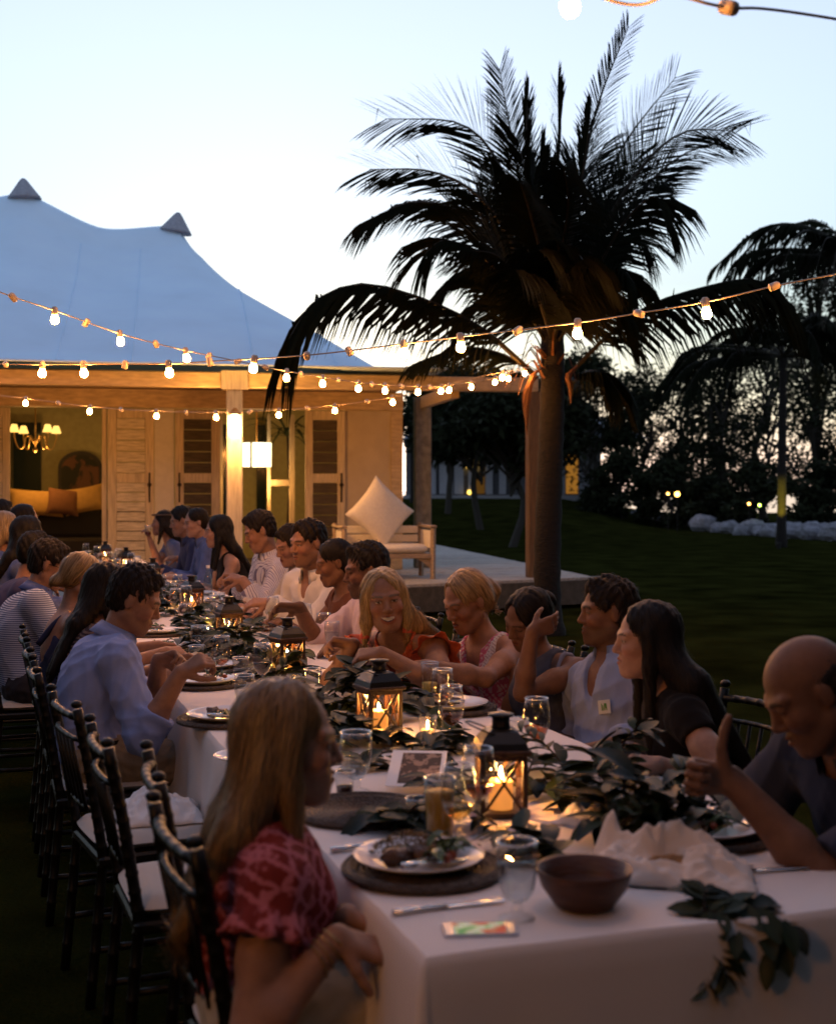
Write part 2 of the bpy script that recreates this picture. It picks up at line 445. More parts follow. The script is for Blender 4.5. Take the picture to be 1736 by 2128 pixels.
# door frame verticals in the two openings
for px0, px1 in ((212, 222), (457.5, 463), (556, 562), (602, 612)):
    w = MB(); q = QW-.03 if px0 < 400 else 3.0
    hbox(w, hs(px0, q), hs(px1, q), q, q+.08, ZF+.01, ZT-.01); hpart('door_frame', w, M_frame)
w = MB(); q = 3.0
hbox(w, hs(562.5, q), hs(601.5, q), q, q+.06, facade_z(1000)-.06, facade_z(1000)+.03); hpart('door_rail', w, M_frame)
q = 5.2    # glazed doors at the back of the room, dark garden behind
M_night = mat('night_glass', (.01, .018, .018), .08, spec=.6)
for px0, px1 in ((28, 86), (533, 552), (455, 470)):
    w = MB(); hbox(w, hs(px0, q), hs(px1, q), q, q+.05, DECK+.5 if px0 < 100 else DECK+.1, facade_z(850)-.05)
    hpart('dark_window', w, M_night)

# --- room furniture
sofa = empty('sofa', hp(hs(130, 4.2), 4.2, DECK), HZ, 'long dark sofa with yellow cushions seen through the open shutters', 'sofa')
def local(o, mb, name, m, smooth=False): return mb.build(name, m, o, smooth)
b_ = MB(); b_.box((-1.4, -.4, .08), (1.4, .4, .42), None, .04); local(sofa, b_, 'base', mat('sofa_cloth', (.03, .022, .015), .9))
b_ = MB(); b_.box((-1.4, .15, .425), (1.4, .4, .85), None, .05); local(sofa, b_, 'backrest', mat('sofa_cloth2', (.025, .02, .015), .9))
for sx in (-1, 1):
    b_ = MB(); b_.box((sx*1.4-.1, -.4, .08), (sx*1.4+.1, .42, .62), None, .04); local(sofa, b_, 'arm', mat('sofa_arm', (.035, .025, .018), .9))
def pillow_mesh(w, h, t, n=14, seed=0):
    rnd = random.Random(seed); m_ = MB(); ph = rnd.uniform(0, 6)
    for sgn in (1, -1):
        base = len(m_.v)
        for j in range(n):
            for i in range(n):
                u, v = i/(n-1)*2-1, j/(n-1)*2-1
                e = max((1-abs(u)**2.4)*(1-abs(v)**2.4), 0)**.5
                pin = 1-.10*(1-abs(u)**2)*abs(v)**6
                pinv = 1-.10*(1-abs(v)**2)*abs(u)**6
                wr = .06*math.sin(5*u+3*v+ph)*e*(abs(u)+abs(v))*.5
                m_.v.append((u*w/2*pinv, sgn*t/2*(e+wr), v*h/2*pin))
        for j in range(n-1):
            for i in range(n-1):
                f = (base+j*n+i, base+j*n+i+1, base+j*n+n+i+1, base+j*n+n+i)
                m_.f.append(f if sgn < 0 else f[::-1]); m_.mi.append(0)
    return m_
for k, (px, py, w_, rot, c, lb) in enumerate(((75, 1050, .85, 0.05, (.42, .25, .07), 'yellow sofa cushion under the dark garden window'), (176, 1043, .62, -.18, (.42, .25, .07), 'tilted yellow sofa cushion beneath the arched picture'), (133, 1048, .5, .1, (.16, .07, .03), 'brown sofa cushion between two yellow ones'))):
    p_ = pillow_mesh(w_, .42, .2, 14, k).build('cushion', mat('cushion_cloth_%s' % 'abc'[k], c, .9, vary=.1), None, True)
    p_.location = hp(hs(px, 4.1), 4.1-.05*k, facade_z(py)+.02); p_.rotation_euler = (R(-12), rot, HZ); tag(p_, lb, 'cushion', 'cushions on the indoor sofa')
# arched picture
pic = empty('arched_picture', hp(hs(167, 5.4), 5.4, 0), HZ, 'large dark arched picture of branches on the back wall of the room', 'picture')
sa, sb = hs(122, 5.4), hs(214, 5.4); wd = sb-sa
zb, zs = facade_z(1062)-.35, facade_z(962)-.02
def archpts(w, z0, z1, n=16): return [(-w/2, z0)]+[(w/2*-math.cos(math.pi*i/n), z1+w/2*.8*math.sin(math.pi*i/n)) for i in range(n+1)]+[(w/2, z0)]
def arch(mb, w, z0, z1, y0, y1):
    P = archpts(w, z0, z1); k = len(P)
    mb.add([(x, y0, z) for x, z in P]+[(x, y1, z) for x, z in P], [tuple(range(k))]+[tuple(range(2*k-1, k-1, -1))]+[(i, i+k, (i+1) % k+k, (i+1) % k) for i in range(k)])
a_ = MB(); arch(a_, wd, zb, zs, 0, .05); a_.build('frame', mat('pic_frame', (.02, .015, .01), .6), pic)
def artfac(n, l, co):
    t = n.new('ShaderNodeTexNoise'); t.inputs['Scale'].default_value = 2.2; t.inputs['Detail'].default_value = 4; t.inputs['Distortion'].default_value = 1.5
    l.new(co, t.inputs['Vector']); r_ = n.new('ShaderNodeMapRange'); r_.inputs[1].default_value = .46; r_.inputs[2].default_value = .54; l.new(t.outputs[0], r_.inputs[0]); return r_.outputs[0]
a_ = MB(); arch(a_, wd*.84, zb+.05, zs-.02, -.012, -.002); a_.build('canvas', mixmat('painted_canvas', ((.02, .02, .012), (.12, .055, .03)), artfac), pic)
# chandelier
M_shade = emat('lamp_shade_glow', (1.0, .55, .12), .75)
M_brass = mat('brass', (.45, .30, .12), .35, metal=.8)
ch = empty('chandelier', hp(hs(74, 3.6), 3.6, 0), HZ, 'brass chandelier with small glowing cone shades in the sofa room', 'chandelier')
zc = facade_z(905)+.03
st = MB(); st.tube([(0, 0, zc-.22), (0, 0, 2.97)], .012, 8); st.ball((0, 0, zc-.2), .035); st.ball((0, 0, zc-.05), .03); st.build('stem', M_brass, ch, True)
for k in range(4):
    a = 2*math.pi*k/4+.62; c, s = math.cos(a), math.sin(a)
    arm = MB(); pts = catmull([(0, 0, zc-.12), (.14*c, .14*s, zc+.02), (.20*c, .20*s, zc-.16), (.29*c, .29*s, zc-.17), (.35*c, .35*s, zc-.02), (.35*c, .35*s, zc+.06)], 16)
    arm.tube(pts, .011, 6); arm.build('arm', M_brass, ch, True)
    sh_ = MB(); sh_.lathe([(.075, 0), (.038, .115)], 14, Matrix.Translation((.35*c, .35*s, zc+.06)), False, False)
    sh_.build('lamp_shade', M_shade, ch, True)
def plight(name, loc, col, power, r=.03):
    d = bpy.data.lights.new(name, 'POINT'); d.color = col; d.energy = power*LK; d.shadow_soft_size = r
    o = bpy.data.objects.new(name, d); COL.objects.link(o); o.location = loc; return o
plight('chandelier_light', hp(hs(74, 3.6), 3.6, zc-.35), (1, .48, .12), 10, .12)
# pendant lamp, wall lantern
pend = empty('pendant_lamp', hp(hs(533, 2.9), 2.9, 0), HZ, 'glowing white drum pendant lamp hanging in the doorway beside the lantern post', 'lamp')
z0, z1 = facade_z(967), facade_z(915); rw = (hs(565, 2.9)-hs(503, 2.9))/2
pm = MB(); pm.lathe([(rw*.98, z0), (rw, z1)], 28, None, False, False); pm.lathe([(rw*.2, z1-.01), (rw*.99, z1-.012)], 28, None, False, False)
pm.build('lamp_shade', emat('drum_glow', (1.0, .78, .42), 1.6), pend, True)
pm = MB(); pm.tube([(-rw*.42, -rw*.93, z0-.01), (-rw*.42, -rw*.93, z1)], .016, 6); pm.build('seam', mat('seam_strip', (.06, .03, .01), .7), pend)
pm = MB(); pm.tube([(0, 0, z1-.05), (0, 0, 2.97)], .014, 6); pm.build('cord', M_brass, pend)
plight('pendant_light', hp(hs(533, 2.9), 2.9, z0-.25), (1, .50, .14), 22, .15)
lan = empty('post_lantern', hp(sP, -.16, 0), HZ, 'bright slim lantern fixed high on the grey veranda post', 'lamp')
zl = CAM_H-(890-HY)/FPX*16.55
pm = MB(); pm.lathe([(.055, zl-.11), (.07, zl-.06), (.07, zl+.06), (.055, zl+.14), (.03, zl+.17)], 12); pm.build('glass', emat('lantern_glow', (1.0, .72, .34), 14), lan, True)
pm = MB(); pm.lathe([(.09, zl+.165), (.06, zl+.20), (.02, zl+.25)], 12); pm.box((-.02, .02, zl+.1), (.02, .10, zl+.2)); pm.build('cap', mat('lamp_cap', (.2, .1, .04), .5), lan)
plight('lantern_light', hp(sP, -.28, zl-.02), (1, .42, .09), 55, .06)
# potted palm leaves inside the doorway
def strap_leaf(mb, base, tip, lift, w, n=6):
    b, t = Vector(base), Vector(tip); mid = (b+t)/2+V(0, 0, lift); P = bez(b, mid, t, n)
    d = (t-b); sd = V(-d.y, d.x, 0); sd = sd.normalized() if sd.length > 1e-4 else V(1, 0, 0)
    vs = []
    for i, p in enumerate(P):
        ww = w*abs(math.sin(math.pi*(0.08+.92*i/(n-1))))**.7*(1 if i < n-1 else .05); vs += [p-sd*ww, p+V(0, 0, -.3*ww), p+sd*ww]
    fs = []
    for i in range(n-1): fs += [(3*i, 3*i+1, 3*i+4, 3*i+3), (3*i+1, 3*i+2, 3*i+5, 3*i+4)]
    mb.add(vs, fs)
M_leafdk = mat('house_plant_leaf', (.018, .03, .012), .5)
pl = empty('potted_palm', hp(hs(598, 3.6), 3.6, DECK), HZ, 'tall potted palm with dark strap leaves inside the doorway', 'plant')
pm = MB(); pm.lathe([(.16, 0), (.22, .32), (.24, .34), (.20, .33)], 16); pm.build('pot', mat('pot_clay', (.15, .07, .03), .8), pl, True)
pm = MB(); pm.tube([(0, 0, .3), (.03, 0, 1.2), (.0, 0, 2.05)], [.04, .03, .025], 7); pm.build('stem', mat('plant_stem', (.04, .03, .02), .8), pl, True)
for k in range(22):
    a = random.uniform(0, 6.28); r_ = random.uniform(.4, .75); lf = MB()
    strap_leaf(lf, (0, 0, 2.0), (r_*math.cos(a), r_*math.sin(a)*.7, 2.0+random.uniform(-.45, .35)), .3, .028); lf.build('leaf', M_leafdk, pl)
pl2 = empty('floor_plant', hp(hs(462, 3.3), 3.3, DECK), HZ, 'low leafy floor plant behind the lantern post', 'plant')
pm = MB(); pm.lathe([(.14, 0), (.18, .3), (.16, .3)], 14); pm.build('pot', mat('pot_dark', (.05, .035, .02), .8), pl2, True)
for k in range(14):
    a = k*.9; lf = MB(); r_ = random.uniform(.2, .45)
    strap_leaf(lf, (0, 0, .3), (r_*math.cos(a), r_*math.sin(a), random.uniform(.45, .85)), .15, .05); lf.build('leaf', M_leafdk, pl2)

# --- teak loveseat on the deck
LS = empty('teak_loveseat', hp(hs(797, .2), .2, DECK), HZ+R(2), 'teak loveseat with pale cushions standing on the open deck', 'seat')
lw = (hs(893, .2)-hs(698, .2))/2
zk = lambda py: CAM_H-(py-HY)/FPX*17.1-DECK
for sx in (-1, 1):
    for sy in (-1, 1):
        b_ = MB(); x = sx*(lw-.04); y = -.33 if sy < 0 else .36
        b_.tube([(x, y, 0), (x, y, .30), (x, y+.02*sy, .66 if sy < 0 else .72)], .036, 4); b_.build('leg', M_teak, LS)
    b_ = MB(); b_.box((sx*(lw-.04)-.045, -.37, .665), (sx*(lw-.04)+.045, .42, .70), None, .01); b_.build('armrest', M_teak, LS)
    b_ = MB(); b_.box((sx*(lw-.05)-.012, -.26, .40), (sx*(lw-.05)+.012, .30, .63), None, .005); b_.build('side_panel', M_linen, LS)
    b_ = MB(); b_.add([(sx*(lw-.04), -.31, .27), (sx*(lw-.04), -.31, .12), (sx*(lw-.24), -.31, .27), (sx*(lw-.04), -.27, .27), (sx*(lw-.04), -.27, .12), (sx*(lw-.24), -.27, .27)], [(0, 1, 2), (5, 4, 3), (0, 3, 4, 1), (1, 4, 5, 2), (2, 5, 3, 0)]); b_.build('brace', M_teak, LS)
b_ = MB(); b_.box((-lw+.005, -.35, .27), (lw-.005, .34, .33), None, .008); b_.build('seat_frame', M_teak, LS)
for zz in (.46, .58): 
    b_ = MB(); b_.box((-lw+.09, .33, zz), (lw-.09, .36, zz+.1), None, .01); b_.build('back_slat', M_linen, LS)
b_ = MB(); b_.box((-lw+.1, -.34, .335), (lw-.1, .30, .45), None, .045); b_.build('seat_cushion', M_linen, LS, True)
p_ = pillow_mesh(.72, .72, .24, 22, 3).build('pillow', M_linen, None, True)
p_.location = hp(hs(793, .2), .34, DECK+.86); p_.rotation_euler = (R(-14), R(42), HZ+R(6)); tag(p_, 'big square pale pillow balanced on its corner against the loveseat back', 'pillow')
b_ = MB(); b_.box((-.3, -.2, 0), (.3, .2, .26), None, .01)
tb = b_.build('step_box', mat('box_wood', (.14, .10, .06), .7, vary=.3)); tb.location = hp(hs(752, .5), .45, DECK); tb.rotation_euler = (0, 0, HZ); tag(tb, 'low dark wooden box under the teak loveseat', 'box')
# ================================================================== palms
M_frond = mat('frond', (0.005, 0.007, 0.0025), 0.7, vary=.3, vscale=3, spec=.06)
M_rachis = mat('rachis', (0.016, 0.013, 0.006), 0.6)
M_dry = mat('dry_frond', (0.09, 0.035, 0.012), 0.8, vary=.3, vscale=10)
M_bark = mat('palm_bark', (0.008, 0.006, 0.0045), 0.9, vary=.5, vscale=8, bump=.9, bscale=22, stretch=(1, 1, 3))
def frond(ctrl, leaf=.62, twist=0.0, droop=.25, per=46, fold=.35, wid=.017, rnd=random, taper=.60, start=.14, sweep=.85):
    """one palm frond: a tapered midrib along ctrl with narrow leaflets on both sides. twist turns the blade about the midrib."""
    P = catmull(ctrl, 40); mb = MB(); mb.cm = 1
    L = sum((P[i+1]-P[i]).length for i in range(39))
    mb.tube(P[::3], [.030*(1-.93*i/13)*min(1, L/3)+.002 for i in range(14)], 5); mb.cm = 0
    for sgn in (-1, 1):
        for k in range(per):
            f = start+(1-start)*(k+rnd.uniform(-.3, .3))/(per-1); f = min(max(f, start), .995); u = f*39; i = min(int(u), 38)
            p = P[i].lerp(P[i+1], u-i); t = (P[min(i+2, 39)]-P[max(i-1, 0)]).normalized()
            up = V(0, 0, 1)-t*t.z; up = up.normalized() if up.length > .05 else V(0, -1, 0)
            sd = t.cross(up)
            a = twist+rnd.uniform(-.12, .12); sd2 = sd*math.cos(a)+up*math.sin(a); up2 = up*math.cos(a)-sd*math.sin(a)
            ang = sweep*(1-.45*f)+rnd.uniform(-.08, .08)
            ln = leaf*(taper+(1-taper)*math.sin(math.pi*min(1, (.12+.88*f)**.8))**.7)*rnd.uniform(.85, 1.1)
            d = (sd2*sgn*math.sin(ang)+t*math.cos(ang)+up2*fold*(.5+.5*rnd.random())).normalized()
            q1 = p+d*ln*.45+V(0, 0, -droop*ln*.12); q2 = p+d*ln*.8+V(0, 0, -droop*ln*.42); q3 = p+d*ln+V(0, 0, -droop*ln*.8)
            n = d.cross(t); n = n.normalized() if n.length > 1e-3 else up2
            w = (t*.75+n*.66*sgn).normalized()*wid*rnd.uniform(.8, 1.2)
            if rnd.random() < .03: q2 = p+d*ln*.5; q3 = q2+V(rnd.uniform(-.1, .1), 0, -ln*.4)     # a few broken ones
            mb.add([p-w*.5, p+w*.5, q1-w, q1+w, q2-w*.7, q2+w*.7, q3], [(0, 1, 3, 2), (2, 3, 5, 4), (4, 5, 6)])
    return mb
def trunk_mesh(path, r0, r1, n=34, rings=True):
    P = catmull(path, n); mb = MB()
    rs = []
    for i in range(n):
        r = r0+(r1-r0)*i/(n-1)
        if i < 3: r *= 1+.28*(1-i/3)
        rs.append(r*(1+(.06 if rings and i % 2 else -.02)))
    mb.tube(P, rs, 14); return mb
PD = 14.0
palm = empty('coconut_palm', atd(1140, 1350, PD)*1, 0, 'tall coconut palm in front of the deck, dark against the pale sky', 'palm tree')
palm.location.z = 0
pb = palm.location.copy()
def pl_(x, y, dd=0): return atd(x, y, PD+dd)-pb
tr_ = trunk_mesh([V(0, 0, -.05), pl_(1136, 1200), pl_(1141, 1000), pl_(1146, 850), pl_(1147, 700), pl_(1148, 610)], .148, .118)
tr_.build('trunk', M_bark, palm, True)
FR = [  # control points in the picture with depth offsets, leaflet length, blade twist, droop
 ([(1150, 720, 0), (1190, 480, -.2), (1235, 240, -.3), (1305, 55, -.5)], .34, .9, .1, .25),
 ([(1140, 700, 0), (1085, 480, .3), (1030, 330, .3), (950, 255, .2), (800, 247, 0)], .66, 1.35, -.15, .1),
 ([(1138, 710, 0), (1060, 500, -.3), (985, 400, -.6), (890, 355, -.7), (768, 352, -.8)], .60, .9, .2, .2),
 ([(1138, 715, 0), (1050, 540, .4), (960, 445, .7), (860, 420, .9), (768, 455, 1)], .6, .5, .45, .2),
 ([(1138, 720, 0), (1060, 590, -.5), (980, 520, -.9), (920, 500, -1.1), (880, 530, -1.2)], .55, .4, .5, .2),
 ([(1140, 720, 0), (1080, 620, .5), (1020, 560, .9), (965, 560, 1.2), (925, 600, 1.3)], .55, .5, .6, .2),
 ([(1142, 700, 0), (1100, 480, .4), (1065, 300, .5), (1037, 143, .5)], .44, 1.1, .1, .2),
 ([(1145, 700, 0), (1150, 520, .5), (1160, 350, .8), (1158, 180, .9)], .46, 1.2, .15, .2),
 ([(1144, 700, 0), (1115, 500, -.6), (1095, 330, -.9), (1095, 215, -1.2)], .5, .8, .2, .2),
 ([(1150, 700, 0), (1210, 500, .3), (1290, 310, .5), (1403, 160, .6)], .56, 1.1, .1, .15),
 ([(1152, 705, 0), (1240, 500, -.2), (1330, 350, -.4), (1420, 275, -.5), (1522, 272, -.5)], .60, 1.0, .15, .2),
 ([(1152, 710, 0), (1240, 540, .4), (1330, 400, .8), (1420, 320, 1), (1508, 295, 1.1)], .58, .8, .3, .2),
 ([(1152, 715, 0), (1230, 580, -.4), (1290, 470, -.8), (1350, 410, -1), (1372, 425, -1.1)], .56, .6, .4, .2),
 ([(1152, 715, 0), (1210, 610, .5), (1260, 530, .9), (1310, 490, 1.2), (1345, 505, 1.3)], .55, .5, .5, .2),
 ([(1152, 720, 0), (1200, 650, -.5), (1250, 585, -1), (1290, 560, -1.4), (1318, 590, -1.6)], .5, .4, .6, .2),
 ([(1150, 700, 0), (1175, 520, -.5), (1210, 360, -.8), (1225, 250, -1)], .5, .9, .2, .2),
 ([(1150, 700, 0), (1160, 560, -.9), (1180, 430, -1.6), (1170, 345, -2.2)], .58, .4, .3, .2),
 ([(1146, 700, 0), (1130, 560, -1), (1100, 440, -1.7), (1080, 380, -2.2)], .58, .4, .3, .2),
 ([(1146, 700, 0), (1130, 580, .9), (1090, 470, 1.6), (1060, 430, 2.2)], .6, .3, .3, .2),
 ([(1150, 700, 0), (1170, 560, .9), (1215, 460, 1.6), (1250, 420, 2.1)], .6, .3, .3, .2),
 ([(1146, 705, 0), (1125, 640, -1), (1095, 570, -1.8), (1070, 560, -2.4)], .58, .3, .5, .2),
 ([(1150, 705, 0), (1165, 630, -1), (1200, 560, -1.8), (1225, 560, -2.4)], .58, .3, .5, .2),
 ([(1150, 705, 0), (1155, 620, -1.1), (1160, 520, -2), (1155, 500, -2.7)], .6, .2, .5, .2),
 ([(1140, 710, 0), (1090, 600, 0), (1030, 500, 0), (990, 420, 0)], .6, 1.2, .3, .2),
 ([(1152, 710, 0), (1205, 570, 0), (1270, 440, .1), (1320, 330, .1)], .6, 1.2, .3, .2),
 ([(1146, 700, 0), (1140, 560, .3), (1130, 430, .4), (1120, 330, .5)], .6, 1.3, .3, .2),
 ([(1148, 700, 0), (1165, 560, .2), (1185, 430, .4), (1195, 340, .4)], .6, 1.3, .3, .2),
 ([(1142, 700, 0), (1105, 560, .1), (1080, 460, .2), (1050, 360, .2)], .6, 1.3, .3, .2),
 ([(1150, 700, 0), (1195, 590, .1), (1225, 480, .2), (1255, 380, .2)], .6, 1.3, .3, .2),
 ([(1139, 715, 0), (1085, 640, .1), (1030, 590, .1), (985, 575, .1)], .5, .9, .6, .2),
 ([(1150, 715, 0), (1190, 660, .1), (1235, 615, .1), (1270, 610, .1)], .5, .9, .6, .2),
 ([(1142, 712, 0), (1095, 650, 0.4), (1040, 610, 0.7), (990, 630, 0.9)], .60, 0.7, .55, .15),
 ([(1150, 712, 0), (1200, 640, -0.4), (1245, 600, -0.8), (1290, 640, -1.0)], .60, 0.7, .55, .15),
 ([(1142, 712, 0), (1085, 590, -0.4), (1030, 530, -0.8), (960, 520, -1.0)], .60, 0.9, .55, .15),
 ([(1150, 712, 0), (1210, 570, 0.5), (1260, 510, 0.8), (1325, 470, 1.0)], .60, 0.9, .55, .15),
 ([(1145, 712, 0), (1120, 600, 0.9), (1085, 520, 1.6), (1045, 510, 2.0)], .60, 0.3, .55, .15),
 ([(1150, 712, 0), (1180, 600, 0.9), (1225, 530, 1.6), (1265, 520, 2.0)], .60, 0.3, .55, .15),
 ([(1146, 712, 0), (1140, 600, -1.2), (1130, 520, -2.2), (1120, 520, -3.0)], .60, 0.2, .55, .15),
 ([(1148, 712, 0), (1175, 610, -1.2), (1195, 530, -2.1), (1210, 540, -2.8)], .60, 0.2, .55, .15),
 ([(1142, 712, 0), (1080, 560, 0.2), (1010, 460, 0.3), (930, 420, 0.4)], .60, 1.1, .55, .15),
 ([(1150, 712, 0), (1225, 520, -0.2), (1300, 420, -0.3), (1385, 350, -0.4)], .60, 1.1, .55, .15),
 ([(1146, 712, 0), (1120, 520, 0.0), (1100, 400, 0.1), (1075, 290, 0.1)], .60, 1.3, .55, .15),
 ([(1148, 712, 0), (1180, 510, 0.1), (1215, 390, 0.1), (1255, 300, 0.2)], .60, 1.3, .55, .15),
 # the two long side fronds with hanging leaflets, and the small ones below them
 ([(1105, 775, 0), (1010, 690, -.3), (905, 632, -.6), (760, 590, -.8), (655, 625, -.9), (600, 705, -1)], .78, .15, 1.15, -.1),
 ([(1190, 770, 0), (1268, 693, -.2), (1352, 634, -.4), (1460, 598, -.6), (1560, 580, -.7), (1622, 612, -.8)], .70, .15, 1.25, -.1),
 ([(1110, 775, 0), (1040, 735, .3), (960, 722, .6), (868, 752, .9)], .45, .15, .8, -.05),
 ([(1185, 800, 0), (1215, 775, -.2), (1250, 772, -.4), (1285, 815, -.6)], .42, .1, 1.2, 0),
 ([(1185, 790, 0), (1230, 770, .6), (1270, 790, 1), (1290, 830, 1.2)], .42, .1, 1.2, 0),
]
for k, (c, lf, tw, dr, fo) in enumerate(FR):
    rr = random.Random(100+k)
    big = k in (43, 44)
    if not big and k < 43:
        lf *= 1.15
        if tw >= .8: tw = 1.42+.12*math.sin(k*2.3); dr = .12; fo = .10
        else: dr = max(dr, .75); fo = .0
    fm = frond([pl_(*q) for q in c], lf, tw*(1 if k % 2 else 1), dr, 80 if big else 92, fo, .018 if big else .0115, rr)
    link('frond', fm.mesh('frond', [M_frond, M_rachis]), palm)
# dry sheaths and dead leaf stubs under the crown, lit by the string lights
for k in range(16):
    rr = random.Random(300+k); a = rr.uniform(2.2, 5.2); y0 = rr.uniform(725, 790)
    b0 = pl_(1146, y0)+V(.13*math.cos(a), .13*math.sin(a), 0); ln = rr.uniform(.25, .6)
    d = V(math.cos(a), math.sin(a)*.7, 0)
    mb = MB()
    P = [b0, b0+d*ln*.5+V(0, 0, rr.uniform(.0, .22)), b0+d*ln+V(0, 0, rr.uniform(-.3, .25))]
    Q = catmull(P, 6); vs = []
    for i, p in enumerate(Q):
        w = .028*(1-i/6.5); vs += [p+V(-d.y, d.x, 0)*w, p+V(d.y, -d.x, 0)*w]
    mb.add(vs, [(2*i, 2*i+1, 2*i+3, 2*i+2) for i in range(5)]); mb.build('dry_sheath', M_dry, palm)
for (x0, x1, y0, y1) in ((1104, 1094, 775, 905), (1098, 1090, 790, 870), (1180, 1185, 770, 840)):
    mb = MB(); Q = catmull([pl_(x0+20, y0-10, -.25), pl_(x0, y0+10, -.3), pl_(x1, (y0+y1)/2, -.3), pl_(x1, y1, -.25)], 8); vs = []
    for i, p in enumerate(Q): w = .035*math.sin(math.pi*(.15+.8*i/7)); vs += [p+V(-w, 0, 0), p+V(0, -.02, 0), p+V(w, 0, 0)]
    mb.add(vs, [f for i in range(7) for f in ((3*i, 3*i+1, 3*i+4, 3*i+3), (3*i+1, 3*i+2, 3*i+5, 3*i+4))]); mb.build('dry_sheath', M_dry, palm)

def far_palm(base, crown, n, size, label, seed, lean=V(0, 0, 0), visible_trunk=True, r=.17):
    rr = random.Random(seed)
    o = empty('coconut_palm', base, 0, label, 'palm tree')
    top = Vector(crown)-Vector(base)
    trunk_mesh([V(0, 0, -.1), top*.35+lean, top*.7+lean*.6, top], r*1.1, r*.8, 20).build('trunk', M_bark, o, True)
    for k in range(n):
        a = 2*math.pi*k/n+rr.uniform(-.25, .25); el = rr.uniform(-.1, 1.15); L = size*rr.uniform(.8, 1.1)
        d = V(math.cos(a), math.sin(a), 0)
        c = [top, top+d*L*.35*math.cos(el*.8)+V(0, 0, L*.33*math.sin(el)), top+d*L*.72*math.cos(el*.7)+V(0, 0, L*.42*math.sin(el)-.04*L), top+d*L*.95+V(0, 0, L*(.42*math.sin(el)-.30))]
        link('frond', frond(c, size*.2, rr.uniform(.1, .5), 1.0, 34, .1, .024*size/2.6, rr).mesh('frond', [M_frond, M_rachis]), o)
    return o
far_palm(V(*atd(1622, 1100, 36)[:2], 0), atd(1626, 742, 36), 26, 3.5, 'coconut palm with a yellow uplight at its foot beside the boulders', 21, r=.12)
o = far_palm(V(*atd(1800, 1100, 24)[:2], 0), atd(1768, 535, 24), 26, 2.5, 'coconut palm leaning in at the picture edge, only fronds showing', 22)
# ================================================================== trees and bushes beyond the lawn
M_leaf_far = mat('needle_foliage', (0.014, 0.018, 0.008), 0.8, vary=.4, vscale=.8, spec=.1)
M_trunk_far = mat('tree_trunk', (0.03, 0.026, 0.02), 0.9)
def leafy_tree(name, base, h, w, label, seed, clumps=16, leaves=150, lsize=.16, trunk_h=.35, cat='tree', group=None, low=.25, dense=1.0):
    """trunk, limbs and a crown of small leaf tufts gathered in uneven clumps with gaps between them"""
    rr = random.Random(seed); o = empty(name, base, 0, label, cat, group)
    tm = MB(); r0 = .035*h**.7+.03
    tm.tube(catmull([V(0, 0, -.2), V(rr.uniform(-.1, .1)*w, 0, h*.3), V(rr.uniform(-.1, .1)*w, rr.uniform(-.1, .1)*w, h*.62), V(rr.uniform(-.15, .15)*w, 0, h*.9)], 10), [r0*(1-.085*i) for i in range(10)], 7)
    cl = []
    for k in range(clumps):
        f = low+(1-low)*(k+.5)/clumps; rad = w*.5*math.sin(math.pi*min(1, (.18+.80*(f-low)/(1-low))))**.75
        a = rr.uniform(0, 6.28); rr_ = rad*math.sqrt(rr.random())
        c = V(rr_*math.cos(a), rr_*math.sin(a), h*f); cl.append((c, rr.uniform(.11, .24)*min(w, h)))
        tm.tube(catmull([V(0, 0, h*max(f-.25, .08)), c*.6+V(0, 0, h*f*.3), c], 5), [r0*.35, r0*.3, r0*.22, r0*.15, r0*.08], 5)
    tm.build('trunk', M_trunk_far, o)
    vs = []; fs = []
    for c, cr in cl:
        for i in range(int(leaves*dense)):
            v = V(rr.gauss(0, 1), rr.gauss(0, 1), rr.gauss(0, 1)).normalized()*cr*rr.random()**.45
            v.z *= .7; p = c+v
            d = V(rr.gauss(0, 1), rr.gauss(0, 1), rr.gauss(0, .7)-.25).normalized(); n = d.orthogonal().normalized()
            n = (Matrix.Rotation(rr.uniform(0, 6.28), 3, d) @ n)
            s = lsize*rr.uniform(.6, 1.3); b = len(vs)
            vs += [p-n*s*.16, p+d*s*.5-n*s*.22, p+d*s, p+d*s*.5+n*s*.22]; fs.append((b, b+1, b+2, b+3))
    cm = big_mesh('crown', np.array([tuple(q) for q in vs]), np.array(fs), M_leaf_far, False)
    link('crown', cm, o)
    return o
def gp(px, d): 
    x = (px-CX)/FPX*d; return V(x, d, ground_z(x, d))
TREES = [  # picture column, distance, height, width, low, label
 (1330, 62, 7.0, 6.0, .12, 'feathery dark tree nearest the pale gap beside the far house'),
 (1425, 66, 8.0, 6.5, .10, 'feathery tree with open crown in front of the glowing water'),
 (1500, 58, 6.8, 5.6, .12, 'rounded dark tree behind the lone palm with the uplight'),
 (1590, 64, 11.0, 6.5, .1, 'taller feathery tree standing between two palms'),
 (1700, 52, 11.5, 6.0, .1, 'tall feathery tree rising behind the palm at the picture edge'),
 (1800, 50, 11.0, 8.0, .1, 'dark tree mass running out of the picture edge'),
 (1380, 54, 2.6, 4.2, .02, 'low dark shrub beside two tiny orange lamps'),
 (1290, 57, 2.8, 3.6, .02, 'round low shrub at the corner of the far house'),
 (1470, 52, 1.9, 3.2, .02, 'small low shrub behind the first boulders'),
 (1560, 50, 2.4, 3.6, .02, 'low shrub between the boulders and the water'),
 (1720, 46, 2.4, 4.0, .02, 'broad low shrub behind the last boulders'),
 (1000, 44, 5.0, 5.4, .55, 'dark broad tree in front of the far house windows'),
 (1060, 36, 4.4, 4.0, .56, 'thin-stemmed dark tree on the lawn beside the veranda'),
 (930, 52, 5.6, 5.0, .52, 'dark tree behind the veranda corner post'),
 (1215, 60, 6.6, 6.0, .45, 'dark tree overhanging the roof of the far house'),
]
